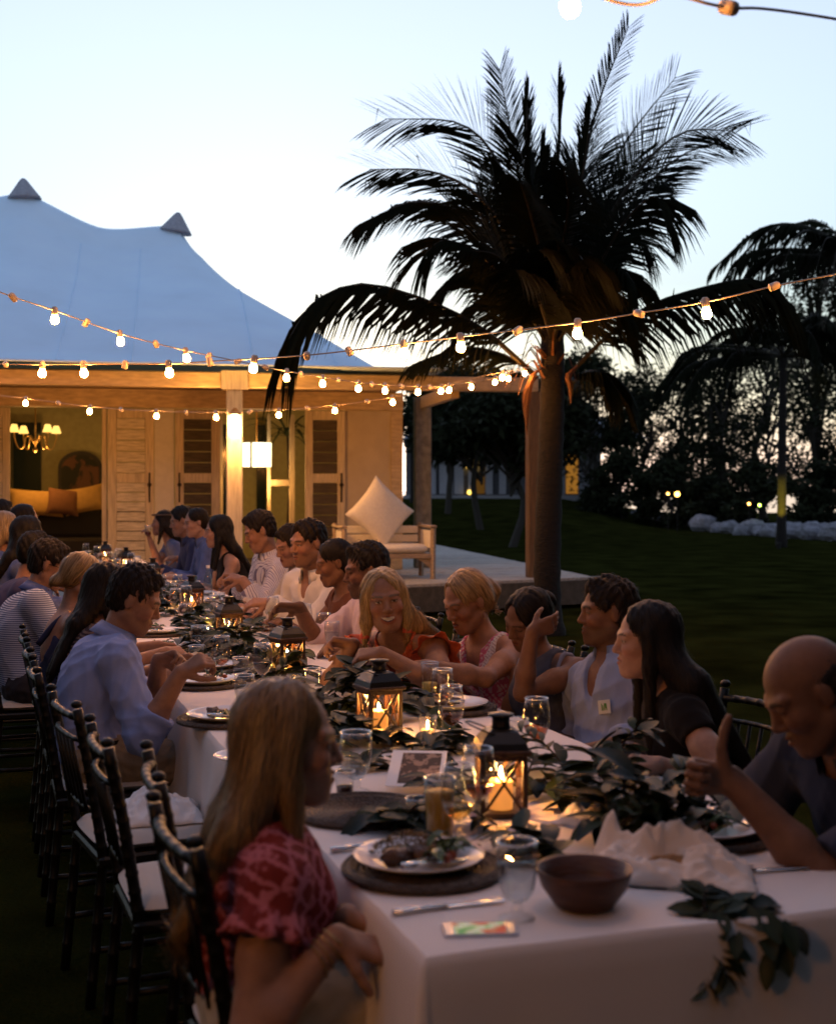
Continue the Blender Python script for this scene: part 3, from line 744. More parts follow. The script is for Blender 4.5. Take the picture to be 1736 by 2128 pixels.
for k, (px, d, h, w, low, lb) in enumerate(TREES):
    fine = px > 1250
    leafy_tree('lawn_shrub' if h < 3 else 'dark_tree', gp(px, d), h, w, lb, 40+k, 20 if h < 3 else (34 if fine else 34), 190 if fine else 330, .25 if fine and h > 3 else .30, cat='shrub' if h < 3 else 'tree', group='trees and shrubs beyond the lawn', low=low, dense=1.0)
# palm seen in the gap between wall and post
far_palm(gp(858, 60), atd(856, 890, 60), 14, 2.4, 'distant small palm in the gap between the plaster wall and the veranda post', 23, r=.12)
# boulders
ORD = 'first second third fourth fifth sixth seventh eighth ninth tenth eleventh twelfth thirteenth fourteenth fifteenth sixteenth seventeenth'.split()
M_rock = mat('boulder', (0.20, 0.21, 0.24), 0.9, vary=.35, vscale=5, bump=.7, bscale=9)
ROCK = [(1345, 64, .5), (1372, 62, .55), (1402, 60, .5), (1430, 56, .75), (1458, 50, 1.0), (1492, 49, .55), (1515, 48, .75), (1540, 46, .6), (1562, 46, .85), (1580, 45, .55), (1600, 44, .7), (1640, 42, .85), (1662, 42, .7), (1686, 41, .8), (1712, 41, .75), (1734, 40, .9), (1318, 66, .45)]
for k, (px, d, sz) in enumerate(ROCK):
    rr = random.Random(600+k); mb = MB(); mb.ball((0, 0, 0), sz*.52, 14, 9, (1.2, .9, .8))
    sd = V(rr.uniform(0, 90), rr.uniform(0, 90), rr.uniform(0, 90))
    from mathutils import noise as _nz
    mb.v = [tuple(Vector(q)*(1+.34*_nz.noise(Vector(q)*2.2/sz+sd)+.14*_nz.noise(Vector(q)*6/sz+sd))) for q in mb.v]
    o = mb.build('boulder', M_rock, None, False); o.location = gp(px, d)+V(0, 0, sz*.24); o.rotation_euler.z = rr.uniform(0, 6)
    near = 'largest pale boulder of the lawn edging, standing above the rest' if sz >= 1 else 'pale limestone boulder, %s of the row counted from the far house' % ORD[sorted(ROCK).index((px, d, sz))]
    tag(o, near, 'boulder', 'boulders along the lawn edge')
# yellow uplight
up = empty('ground_uplight', V(*atd(1612, 1128, 35)[:2], 0)+V(0, -.2, 0), 0, 'small garden uplight glowing yellow on the palm trunk behind the boulders', 'garden light')
mb = MB(); mb.lathe([(.06, 0), (.08, .12), (.085, .16)], 12); mb.build('body', mat('uplight_metal', (.03, .03, .03), .5, metal=.6), up)
mb = MB(); mb.lathe([(.0, .155), (.078, .156)], 12, None, False, False); mb.build('lens', emat('uplight_lens', (1, .8, .08), 30), up)
sp = bpy.data.lights.new('uplight_beam', 'SPOT'); sp.energy = 150; sp.color = (1, .78, .06); sp.spot_size = R(30); sp.spot_blend = .6; sp.shadow_soft_size = .03
so = bpy.data.objects.new('uplight_beam', sp); COL.objects.link(so); so.location = up.location+V(0, 0, .2)
tgt = V(*atd(1622, 1040, 35.9)); so.rotation_euler = (tgt-so.location).to_track_quat('-Z', 'Y').to_euler()
# tiny orange path lamps among the shrubs
for (px, py, d, r_, lb) in ((1387, 1026, 53, .05, 'tiny path lamp, the fainter of the pair glowing in the shrubs'), (1406, 1027, 52, .10, 'tiny path lamp, the brighter of the pair glowing in the shrubs'), (1555, 1047, 49, .05, 'tiny orange lamp low in front of the water'), (1577, 1050, 49, .05, 'tiny green-yellow lamp low in front of the water')):
    q_ = atd(px, py, d-3); o = empty('path_lamp', V(q_.x, q_.y, ground_z(q_.x, q_.y)), 0, lb, 'path lamp')
    zz = q_.z-o.location.z; mb = MB(); mb.tube([(0, 0, 0), (0, 0, max(zz-.06, .05))], .02, 6); mb.build('stake', M_bark, o)
    mb = MB(); mb.ball((0, 0, zz), r_, 8, 6); mb.build('globe', emat('path_glow', (1, .45, .08) if px < 1570 else (.5, 1, .1), 5), o)
# ================================================================== far house
FD = 70.0
def fz(py): return CAM_H-(py-HY)/FPX*FD
fh = empty('far_house', V(*atd(1060, 1030, FD)[:2], 0), 0, 'distant low white house across the lawn with a lit window and posts', 'house')
def fbox(mb, px0, px1, py0, py1, d0, d1):
    a, b = atd(px0, py0, FD), atd(px1, py1, FD); L = fh.location
    mb.box((a.x-L.x, d0, b.z-L.z), (b.x-L.x, d1, a.z-L.z)); return mb
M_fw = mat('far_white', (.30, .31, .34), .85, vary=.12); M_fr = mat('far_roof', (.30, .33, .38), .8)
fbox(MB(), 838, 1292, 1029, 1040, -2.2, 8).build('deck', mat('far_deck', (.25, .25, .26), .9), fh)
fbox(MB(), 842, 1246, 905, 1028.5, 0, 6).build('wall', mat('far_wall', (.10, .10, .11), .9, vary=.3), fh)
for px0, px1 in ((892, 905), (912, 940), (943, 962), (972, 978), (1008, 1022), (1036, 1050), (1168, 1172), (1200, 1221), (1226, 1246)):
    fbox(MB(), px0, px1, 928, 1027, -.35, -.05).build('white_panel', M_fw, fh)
for px in (1150, 1268):
    fbox(MB(), px-4, px+3, 915, 1028, -2.0, -1.8).build('post', mat('far_post', (.06, .055, .05), .9), fh)
M_fwin = emat('far_window_glow', (1, .42, .06), .10)
fbox(MB(), 1175, 1199, 940, 1026, -.12, -.02).build('window', M_fwin, fh)
fbox(MB(), 980, 1006, 985, 1026, -.12, -.02).build('window', emat('far_window_dim', (1, .45, .08), .03), fh)
fl = fbox(MB(), 968, 990, 960, 973, -.4, -.15).build('lamp', emat('far_lamp_glow', (1, .62, .12), 1.4), fh)
mb = MB(); mb.ball((atd(974, 1026, FD).x-fh.location.x, -.5, fz(1023)), .12, 8, 6); mb.build('lamp', emat('far_lamp_glow2', (1, .6, .1), 1.4), fh)
L = fh.location; A = atd(836, 912, FD); B = atd(1330, 920, FD); Rg = fz(850)
mb = MB(); x0, x1 = A.x-L.x, B.x-L.x
mb.add([(x0, -2.6, fz(915)), (x1, -2.6, fz(915)), (x1-2.5, 3, Rg), (x0+2.5, 3, Rg), (x0, 8.6, fz(915)), (x1, 8.6, fz(915))], [(0, 1, 2, 3), (3, 2, 5, 4), (1, 5, 2), (0, 3, 4)]); mb.build('roof', M_fr, fh)

# unseen foliage mass, added behind and beside the camera to block low sky light
rr = random.Random(77); vs = []; fs = []
spots_ = [(-9.5, 1.5, 7.5), (-8.5, -2.5, 8), (-5.5, -5, 10), (-1.5, -5.2, 10.5), (2.5, -5, 10.5), (6.0, -3.6, 9.5), (6.8, .0, 8), (6.6, 3.6, 7), (-11, 5.5, 6.5), (10.5, 9, 6.5)]
for (x, y, hh) in spots_:
    for c in range(34):
        f = (c+.5)/34; rad = 2.9*math.sin(math.pi*(.12+.80*f))**.6; a = rr.uniform(0, 6.28); r_ = rad*math.sqrt(rr.random())
        cc_ = V(x+r_*math.cos(a), y+r_*math.sin(a), .2+hh*f)
        for i in range(110):
            v = V(rr.gauss(0, 1), rr.gauss(0, 1), rr.gauss(0, 1)).normalized()*rr.uniform(.5, 1)*1.05*rr.random()**.3; p = cc_+v
            d = V(rr.gauss(0, 1), rr.gauss(0, 1), rr.gauss(0, .7)-.3).normalized(); n = d.orthogonal().normalized(); s_ = .62*rr.uniform(.7, 1.3); b = len(vs)
            vs += [p, p+d*s_*.5-n*s_*.25, p+d*s_, p+d*s_*.5+n*s_*.25]; fs.append((b, b+1, b+2, b+3))
tag(link('sky_blocker_foliage', big_mesh('sky_blocker_foliage', np.array([tuple(q) for q in vs]), np.array(fs), M_leaf_far, False)), 'unseen foliage mass added to block sky light round the near end of the table', None, None, 'stuff')
# ================================================================== string lights
M_bulb = emat('bulb_glow', (1.0, .37, .075), 200)
M_sock = mat('socket', (.55, .47, .40), .6)
M_cord = mat('white_cord', (.45, .38, .32), .7)
def inv_path(pts, d0, d1, n):
    """points of a sagging cord given by picture points; the distance runs evenly from d0 to d1 along it"""
    x0, x1 = pts[0][0], pts[-1][0]
    P = [atd(x, y, 1/((1/d0)+((1/d1)-(1/d0))*(x-x0)/(x1-x0))) for x, y in pts]
    return catmull(P, n)
_bm = MB(); _bm.lathe([(.0, -.072), (.012, -.069), (.0195, -.060), (.0215, -.050), (.0195, -.039), (.0135, -.028), (.0115, -.020)], 12); BULB = _bm.mesh('bulb', [M_bulb], True)
_bm = MB(); _bm.lathe([(.0155, -.024), (.0165, -.018), (.0165, .012), (.010, .020)], 10); SOCK = _bm.mesh('socket', [M_sock], True)
def light_string(P, bulbs, sockets, label, tilt=.15, seed=0, scale=1.0, crad=.0035):
    rr = random.Random(seed); o = empty('light_string', P[0], 0, label, 'string lights')
    mb = MB(); mb.tube([p-P[0] for p in P], crad, 5); mb.build('cord', M_cord, o, True)
    for (f, lit) in sorted([(b, 1) for b in bulbs]+[(s, 0) for s in sockets]):
        u = f*(len(P)-1); i = min(int(u), len(P)-2); p = P[i].lerp(P[i+1], u-i)-P[0]
        s = link('socket', SOCK, o); s.location = p; s.scale = (scale,)*3
        s.rotation_euler = (rr.uniform(-tilt, tilt), rr.uniform(-tilt, tilt), 0) if lit else (rr.uniform(-1.2, 1.2), rr.uniform(-1.2, 1.2), 0)
        if lit:
            b = link('bulb', BULB, s)
    return o
def frac_at(P, px):
    """where on the path the picture column px lies"""
    best = min(range(len(P)), key=lambda i: abs(CX+P[i].x/P[i].y*FPX-px)); return best/(len(P)-1)
PA = inv_path([(-260, 505), (0, 607), (113, 645), (252, 694), (384, 728), (497, 751), (593, 771), (746, 795), (866, 803), (934, 800), (1026, 785), (1100, 764)], 5.6, 13.75, 160)
light_string(PA, [frac_at(PA, x) for x in (-150, 113, 252, 384, 593, 666, 746, 802, 866, 934, 978, 1026, 1058, 1092)], [frac_at(PA, x) for x in (28, 182, 325, 437, 497, 550, 630, 705, 772, 835, 895)], 'string of bulbs dropping across the canvas roof to the palm crown', seed=1)
PBs = inv_path([(-220, 752), (0, 757), (180, 757), (347, 756), (435, 751), (640, 738), (843, 714), (950, 701), (1197, 671), (1326, 651), (1468, 627), (1615, 593), (1736, 570), (1950, 530)], 7.6, 5.0, 160)
light_string(PBs, [frac_at(PBs, x) for x in (-90, 92, 176, 347, 537, 843, 950, 1197, 1468, 1800)], [frac_at(PBs, x) for x in (14, 260, 437, 638, 730, 1070, 1326, 1614)], 'string of bulbs running level along the eave, then up across the palm', seed=2)
PC = inv_path([(-200, 800), (0, 822), (56, 828), (187, 845), (320, 854), (450, 857), (578, 852), (700, 842), (816, 825), (900, 806), (1000, 782), (1098, 764)], 15.2, 13.8, 140)
light_string(PC, [frac_at(PC, x) for x in (-100, 56, 187, 320, 450, 578, 700, 816, 917, 1045)], [frac_at(PC, x) for x in (122, 255, 385, 515, 640, 758, 870)], 'lowest string of small bulbs in front of the shutters', seed=3, scale=1.2)
PDs = catmull([V(-4.2, -2.2, 3.1), V(-2.2, -.2, 2.85), V(-.8, 1.6, 2.72), V(.34, 2.9, 2.68), atd(1400, -9, 3.0), atd(1508, 15, 3.05), atd(1736, 40, 3.3), V(2.6, 4.2, 2.85), V(4.5, 5.5, 3.2)], 140)
light_string(PDs, [.06, .20, frac_at(PDs, 1185)], [.13, .27, .33, frac_at(PDs, 1508), .80, .90], 'nearest string of large blurred bulbs at the top of the picture', seed=4, crad=.0040, scale=1.05)
PE = catmull([V(-4.2, -2.2, 3.1), V(-1.7, -.25, 2.5), V(1.2, -.15, 2.5), V(4.0, -.8, 3.0)], 60)
light_string(PE, [.08, .12, .17, .21, .25, .29, .33], [.19, .45, .54, .61, .75], 'string of bulbs carrying on behind the near end of the table', seed=5)

# ================================================================== table and cloth
C0 = V(.014, 2.20, 0); UT = V(-.3206, .9472, 0); VT = V(.9472, .3206, 0); TZ = .76; TW = 1.07; TL = 13.6
def tb(t, v, z=TZ): return C0+UT*t+VT*v+V(0, 0, z)
TROT = math.atan2(VT.y, VT.x)
table = empty('banquet_table', tb(TL/2, TW/2, 0), TROT, 'long trestle table hidden under a white cloth', 'table')
b_ = MB(); b_.box((-TW/2+.02, -TL/2+.02, TZ-.045), (TW/2-.02, TL/2-.02, TZ-.012)); b_.build('table_top', M_teak, table)
for k in range(7):
    for sx in (-1, 1):
        b_ = MB(); y = -TL/2+.3+k*(TL-.6)/6; b_.tube([(sx*.38, y, 0), (sx*.38, y, TZ-.05)], .02, 6); b_.build('leg', mat('table_leg', (.05, .05, .05), .5, metal=.5) if k == 0 and sx < 0 else bpy.data.materials['table_leg'], table)
M_cloth = mat('white_tablecloth', (.70, .65, .63), .85, vary=.03, vscale=3, bump=.10, bscale=260, spec=.15)
cl = MB(); cl.cm = 0
def fold(s, dz, ph):   # sideways ripple of a hanging side at distance s along it and drop dz
    k = min(dz/.55, 1.0)
    return k*(.030*math.sin(s*7.3+ph)+.022*math.sin(s*13.1+1.7+ph)+.010*math.sin(s*27+ph))+.02*k
NT, NW = 150, 16
def top_z(t, v): return TZ-.0016*math.exp(-((v-TW/2)/.006)**2)+.0014*math.sin(t*9+v*5)+.0010*math.sin(v*17-t*3)+.0012*math.sin(t*31+v*7)
ts = [TL*(i/(NT-1))**1.25 for i in range(NT)]
for t in ts:
    for j in range(NW): cl.v.append(tuple(tb(t, TW*j/(NW-1), top_z(t, TW*j/(NW-1)))))
for i in range(NT-1):
    for j in range(NW-1): cl.f.append((i*NW+j, i*NW+j+1, i*NW+NW+j+1, i*NW+NW+j)); cl.mi.append(0)
drops = [0, .006, .018, .06, .14, .24, .34, .44, .54, .62]
def side(P, out, n, L, ph, amp=1.0):
    b = len(cl.v); m = len(drops)
    for i in range(n):
        s = L*i/(n-1)
        for dz in drops:
            r = .012*(1-math.exp(-dz/.01)); cl.v.append(tuple(P(s)+out(s)*(r+amp*fold(s, dz, ph)+.05*dz)+V(0, 0, -dz)))
    for i in range(n-1):
        for j in range(m-1): cl.f.append((b+i*m+j, b+i*m+m+j, b+i*m+m+j+1, b+i*m+j+1)); cl.mi.append(0)
side(lambda s: tb(s, 0, top_z(s, 0)), lambda s: -VT, 500, TL, 0)
side(lambda s: tb(s, TW, top_z(s, TW)), lambda s: VT, 300, TL, 2)
side(lambda s: tb(0, s, top_z(0, s)), lambda s: -UT, 60, TW, 1, .34)
side(lambda s: tb(TL, s, top_z(TL, s)), lambda s: UT, 30, TW, 1, .3)
# cone fold closing the near corner
me = cl.mesh('tablecloth', [M_cloth], True)
cloth = link('tablecloth', me); tag(cloth, 'white linen cloth hanging to the ground along the whole long table', 'tablecloth')
cc = MB(); m = len(drops); vs = []
NA = 9
for a in range(NA):
    th = math.pi/2*a/(NA-1); d = -VT*math.cos(th)-UT*math.sin(th)
    for dz in drops:
        k = min(dz/.55, 1); r = .012*(1-math.exp(-dz/.01))+.05*dz+k*(.02+.03*math.sin(th*2))+(fold(0, dz, 0)-.02*k)*math.cos(th)**2+.22*(fold(0, dz, 1)-.02*k)*math.sin(th)**2
        vs.append(tb(0, 0, top_z(0, 0))+d*r+V(0, 0, -dz))
cc.add(vs, [(i*m+j, i*m+j+1, i*m+m+j+1, i*m+m+j) for i in range(NA-1) for j in range(m-1)])
o = cc.build('corner_fold', M_cloth, cloth, True)

# ================================================================== chairs
M_chair = mat('black_lacquer', (.0035, .003, .0025), .42, spec=.3)
M_seat = mat('ivory_seat_cushion', (.50, .46, .42), .85, bump=.08, bscale=200)
CH_W, CH_D, CH_S, CH_H = .38, .39, .45, .915
def bamboo(P, r, seg=.055):
    P = [Vector(p) for p in P]; out = []; rs = []
    L = sum((P[i+1]-P[i]).length for i in range(len(P)-1)); n = max(3, int(L/seg))
    for i in range(n+1):
        u = i/n*(len(P)-1); k = min(int(u), len(P)-2); p = P[k].lerp(P[k+1], u-k); t = (P[k+1]-P[k]).normalized()
        if 0 < i < n: out += [p-t*.007, p-t*.003, p+t*.003, p+t*.007]; rs += [r, r*1.12, r*1.12, r]
        else: out.append(p); rs.append(r)
    return out, rs
def make_chair():
    o = empty('chiavari_chair', (0, 0, 0), 0, 'dark chiavari chair', 'chair', 'dark chiavari chairs along the table')
    w, d, s, h = CH_W/2, CH_D/2, CH_S, CH_H        # the chair faces +y
    for sx in (-1, 1):
        mb = MB(); mb.tube(*bamboo([(sx*(w+.005), d-.01, 0), (sx*w, d-.02, s-.02)], .0145), 8); mb.build('leg', M_chair, o, True)
        mb = MB(); P, rs = bamboo([(sx*(w-.01), -d-.03, 0), (sx*(w-.012), -d+.01, s), (sx*(w-.005), -d-.03, s+.25), (sx*w, -d-.07, h-.015)], .0155)
        mb.tube(P, rs, 8); mb.build('back_post', M_chair, o, True)
        mb = MB(); mb.ball((sx*w, -d-.072, h), .0175, 10, 6, (1, 1, .7)); mb.build('finial', M_chair, o, True)
        mb = MB(); mb.tube(*bamboo([(sx*w, d-.015, .17), (sx*(w-.011), -d-.013, .17)], .010), 6); mb.build('stretcher', M_chair, o, True)
        mb = MB(); mb.tube(*bamboo([(sx*w, d-.018, .27), (sx*(w-.011), -d-.006, .27)], .010), 6); mb.build('stretcher', M_chair, o, True)
    mb = MB(); mb.tube(*bamboo([(-w, d-.015, .22), (w, d-.015, .22)], .010), 6); mb.build('stretcher', M_chair, o, True)
    mb = MB(); mb.box((-w-.012, -d-.005, s-.03), (w+.012, d+.005, s+.003), None, .008); mb.build('seat_frame', M_chair, o)
    for z, dy, r in ((h-.045, -.062, .0115), (h-.115, -.052, .0075), (s+.13, -.005, .0085)):
        mb = MB(); mb.tube(*bamboo([(-w+.012, -d+dy, z), (-w*.5, -d+dy-.018, z+.004), (0, -d+dy-.024, z+.006), (w*.5, -d+dy-.018, z+.004), (w-.012, -d+dy, z)], r, .048), 8)
        mb.build('crest_rail' if z > h-.05 else 'back_rail', M_chair, o, True)
    for k in range(5):
        x = (-2+k)*.058
        mb = MB(); mb.tube([(x, -d-.026, s+.13), (x, -d-.072, h-.115)], .0065, 6); mb.build('spindle', M_chair, o, True)
    cm = MB(); n = 13
    for sg in (1, -1):
        base = len(cm.v)
        for j in range(n):
            for i in range(n):
                u, v_ = i/(n-1)*2-1, j/(n-1)*2-1
                e = max((1-abs(u)**5)*(1-abs(v_)**5), 0)**.3
                kx = 1-.06*(1-v_)*.5; q = 1-.07*abs(u*v_)**4
                cm.v.append((u*(w+.012)*kx*q, (v_*(d+.01)+.005)*q, s+.029+sg*.024*e+(.006*e if sg > 0 else 0)))
        for j in range(n-1):
            for i in range(n-1):
                f = (base+j*n+i, base+j*n+i+1, base+j*n+n+i+1, base+j*n+n+i); cm.f.append(f if sg > 0 else f[::-1]); cm.mi.append(0)
    cm.build('seat_cushion', M_seat, o, True)
    return o
CHAIR0 = make_chair(); _chair_used = [False]
def chair(x, y, face, label):
    """face: direction the sitter looks (world angle of +y axis measured from +x)"""
    rz = face-math.pi/2
    if not _chair_used[0]:
        _chair_used[0] = True; CHAIR0.location = (x, y, 0); CHAIR0.rotation_euler.z = rz; CHAIR0['label'] = label; return CHAIR0
    return copy_tree(CHAIR0, None, label, (x, y, 0), rz)
FR_ = TROT            # left-hand sitters look along +VT
FL_ = TROT+math.pi    # right-hand sitters look along -VT
# empty and near chairs of the left row
chair(-.86, 4.15, FR_+R(8), 'empty dark chiavari chair with a crumpled napkin on its seat')
chair(-.60, 3.55, FR_+R(2), 'empty dark chiavari chair with bare white seat, between the napkin chair and the pink blouse')
chair(-.37, 3.14, FR_+R(-3), 'second empty dark chair from the pink blouse woman, only its back showing')
chair(-.23, 2.63, FR_+R(4), 'dark chiavari chair under the woman in the pink blouse')

# ================================================================== tableware
def thin_glass(name, tint=(1, 1, 1), refl=1.0):
    """a thin clear wall: lets light straight through, reflects more the flatter it is seen"""
    m = bpy.data.materials.new(name); m.use_nodes = True; n = m.node_tree; n.nodes.clear(); N_ = n.nodes.new
    o = N_('ShaderNodeOutputMaterial'); mx = N_('ShaderNodeMixShader'); lw = N_('ShaderNodeLayerWeight'); lw.inputs[0].default_value = .5
    pw = N_('ShaderNodeMath'); pw.operation = 'POWER'; pw.inputs[1].default_value = 3.2; ml = N_('ShaderNodeMath'); ml.operation = 'MULTIPLY_ADD'; ml.inputs[1].default_value = .50*refl; ml.inputs[2].default_value = .05*refl
    t = N_('ShaderNodeBsdfTransparent'); t.inputs[0].default_value = (*tint, 1); g_ = N_('ShaderNodeBsdfGlossy'); g_.inputs['Roughness'].default_value = .04
    n.links.new(lw.outputs['Facing'], pw.inputs[0]); n.links.new(pw.outputs[0], ml.inputs[0]); n.links.new(ml.outputs[0], mx.inputs[0])
    n.links.new(t.outputs[0], mx.inputs[1]); n.links.new(g_.outputs[0], mx.inputs[2]); n.links.new(mx.outputs[0], o.inputs[0])
    return m
M_glass = thin_glass('clear_glass', (.955, .965, .965))
M_rim = mat('glass_rim', (.85, .85, .86), .22, metal=.85)
M_water = thin_glass('water', (.90, .93, .95), .9)
M_rose = thin_glass('rose_wine', (.80, .42, .22), .8)
M_red = thin_glass('red_wine', (.16, .02, .015), .8)
M_wwine = thin_glass('white_wine', (.86, .76, .45), .8)
M_oj = mat('orange_juice', (.62, .34, .05), .5, trans=.0)
M_lemon = mat('lemonade', (.62, .48, .14), .5)
M_metal = mat('cutlery', (.75, .75, .76), .22, metal=1.0)
M_china = mat('white_china', (.72, .71, .73), .18, spec=.5)
M_wick = mat('woven_charger', (.05, .032, .02), .6, bump=.6, bscale=140, vary=.5, vscale=90)
M_leaf = [mat('garland_leaf', (.015, .026, .007), .5, spec=.25, vary=.35, vscale=14), mat('garland_leaf_pale', (.026, .038, .012), .55, spec=.25, vary=.3, vscale=14), mat('garland_leaf_dark', (.008, .014, .005), .5, spec=.25, vary=.3, vscale=14)]
def inner(prof, th=.0014): return [(max(r-th, .0005), z) for r, z in reversed(prof)]
def shell(mb, prof, n=20, th=.0014): mb.lathe(prof+inner(prof, th), n, None, False, False)
def rim_ring(r, z, t=.0016):
    mb = MB(); mb.tube([(r*math.cos(a), r*math.sin(a), z) for a in [2*math.pi*i/24 for i in range(25)]], t, 5, False); return mb
def wprof(prof, zf):
    """the part of a bowl profile below the liquid level zf, closed at the top"""
    out = []
    for (r0, z0), (r1, z1) in zip(prof, prof[1:]):
        out.append((max(r0-.0022, .0004), z0+.0015))
        if z1 >= zf:
            r = r0+(r1-r0)*(zf-z0)/(z1-z0); out.append((max(r-.0022, .0004), zf)); break
    return out+[(0.0003, zf)]
PROFS = {
 'wine_glass': dict(foot=[(.0005, 0), (.034, .0), (.033, .002), (.012, .006), (.0045, .012), (.0038, .04), (.0042, .085)], bowl=[(.0042, .085), (.014, .090), (.029, .105), (.0385, .130), (.0395, .150), (.036, .180), (.032, .205)]),
 'water_goblet': dict(foot=[(.0005, 0), (.035, .0), (.034, .003), (.016, .007), (.010, .012), (.013, .020), (.009, .028)], bowl=[(.009, .028), (.022, .036), (.033, .055), (.0385, .085), (.039, .115), (.037, .142)]),
 'tumbler': dict(foot=[(.0005, 0), (.029, 0), (.0295, .003)], bowl=[(.0295, .003), (.0305, .02), (.033, .06), (.035, .092)]),
 'highball_glass': dict(foot=[(.0005, 0), (.028, 0), (.0285, .003)], bowl=[(.0285, .003), (.030, .04), (.032, .09), (.034, .142)]),
 'shot_glass': dict(foot=[(.0005, 0), (.022, 0), (.0225, .004)], bowl=[(.0225, .004), (.0235, .02), (.026, .065)]),
}
_gl = {}
def glass(kind, p, drink=None, level=.4, label=None, group=None, sc=1.0):
    key = (kind, drink, level)
    if key in _gl:
        c = copy_tree(_gl[key], None, label, p); c.scale = (sc,)*3; c.rotation_euler.z = random.uniform(0, 6); return c
    o = empty(kind, p, 0, label, 'glass', group or 'glasses on the long table'); o.scale = (sc,)*3
    pr = PROFS[kind]
    mb = MB(); mb.lathe(pr['foot'], 20); mb.build('foot' if kind in ('tumbler', 'highball_glass', 'shot_glass') else 'stem', M_glass, o, True)
    mb = MB(); shell(mb, pr['bowl']); mb.build('bowl', M_glass, o, True)
    rim_ring(*pr['bowl'][-1]).build('rim', M_rim, o, True)
    if drink:
        z0, z1 = pr['bowl'][0][1], pr['bowl'][-1][1]
        mb = MB(); mb.lathe(wprof(pr['bowl'], z0+(z1-z0)*level), 20)
        mb.build({M_water: 'water', M_oj: 'juice', M_lemon: 'juice'}.get(drink, 'wine'), drink, o, True)
    _gl[key] = o
    return o
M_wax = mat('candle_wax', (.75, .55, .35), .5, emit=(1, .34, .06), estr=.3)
M_flame = emat('flame', (1.0, .62, .22), 45)
_fl = MB(); _fl.lathe([(.0005, 0), (.0045, .006), (.006, .014), (.004, .026), (.0006, .040)], 8); FLAME = _fl.mesh('flame', [M_flame], True)
_vot = []
def votive(p, label):
    if _vot: c = copy_tree(_vot[0], None, label, p); plight('votive_light', Vector(p)+V(0, 0, .075), (1, .42, .09), .25, .012); return c
    o = empty('votive_candle', p, 0, label, 'candle', 'votive candles among the greenery'); _vot.append(o)
    mb = MB(); shell(mb, [(.024, .002), (.027, .02), (.031, .066)], 16); mb.lathe([(.0005, 0), (.024, .0), (.024, .006)], 16); mb.build('holder', M_glass, o, True)
    mb = MB(); mb.lathe([(.0005, .008), (.021, .008), (.022, .022), (.0005, .023)], 14); mb.build('wax', M_wax, o, True)
    f = link('flame', FLAME, o); f.location = (0, 0, .024); f.scale = (.8, .8, .7)
    plight('votive_light', Vector(p)+V(0, 0, .075), (1, .42, .09), .25, .012)
    return o
# ---- plates, chargers, cutlery, food
_pm = MB(); _pm.lathe([(.0005, .004), (.078, .004), (.092, .008), (.128, .019), (.136, .023), (.1375, .0225), (.130, .016), (.094, .003), (.080, 0), (.0005, 0)], 44); PLATE = _pm.mesh('plate', [M_china], True)
_pm = MB(); prof_ = [(.0005, .010)]
for i in range(26): r = .006+.1585*i/25; prof_.append((r, .010+.0022*(1 if i % 2 else -1)+(.006 if r > .14 else 0)))
prof_ += [(.170, .012), (.168, .004), (.150, 0), (.0005, 0)]
_pm.lathe(prof_, 48); CHARGER = _pm.mesh('charger', [M_wick], False)
def charger(p, label): return tag(link('woven_charger', CHARGER, None, None, p, random.uniform(0, 6)), label, 'charger', 'woven chargers on the table')
def plate(p, label, sc=1.0):
    o = link('dinner_plate', PLATE, None, None, p, random.uniform(0, 6)); o.scale = (sc,)*3; return tag(o, label, 'plate', 'dinner plates on the table')
def fork_mesh():
    mb = MB()
    mb.tube([(0, -.10, .004), (0, -.04, .003), (0, .03, .006), (0, .045, .005)], [.006, .004, .003, .004], 6, True, 1.0)
    mb.box((-.011, .045, .003), (.011, .062, .0055), None, .002)
    for k in range(4): mb.box((-.0105+k*.0058, .061, .003), (-.0075+k*.0058, .098, .0055))
    return mb
def knife_mesh():
    mb = MB(); mb.tube([(0, -.11, .004), (0, -.06, .005), (0, .0, .004)], [.007, .006, .0045], 6); mb.box((-.008, .0, .003), (.007, .115, .0055), None, .002); return mb
FORK = fork_mesh().mesh('fork', [M_metal], True); KNIFE = knife_mesh().mesh('knife', [M_metal], True)
def cutlery(kind, p, ang, label, tilt=0.0, roll=0):
    o = link(kind, FORK if kind == 'fork' else KNIFE); o.location = p; o.rotation_euler = (tilt, roll, ang); return tag(o, label, kind, 'cutlery on the table')
M_rice = mat('rice_grains', (.20, .12, .045), .6, vary=.5, vscale=60); M_meat = mat('roast_meat', (.06, .025, .01), .45, vary=.5, vscale=40, bump=.5, bscale=90)
M_salad = mat('salad_leaf', (.05, .085, .02), .4, vary=.4, vscale=30); M_tom = mat('tomato', (.25, .05, .015), .35)
from mathutils import noise as NZ
def lump(c, r, sc, seed, amp=.3, n=14, m=9):
    mb = MB(); mb.ball((0, 0, 0), r, n, m, sc); sd = V(seed*3.1, seed*1.7, seed*.9)
    mb.v = [tuple(Vector(q)*(1+amp*NZ.noise(Vector(q)/r*1.6+sd)+amp*.5*NZ.noise(Vector(q)/r*4+sd))+Vector(c)) for q in mb.v]; return mb
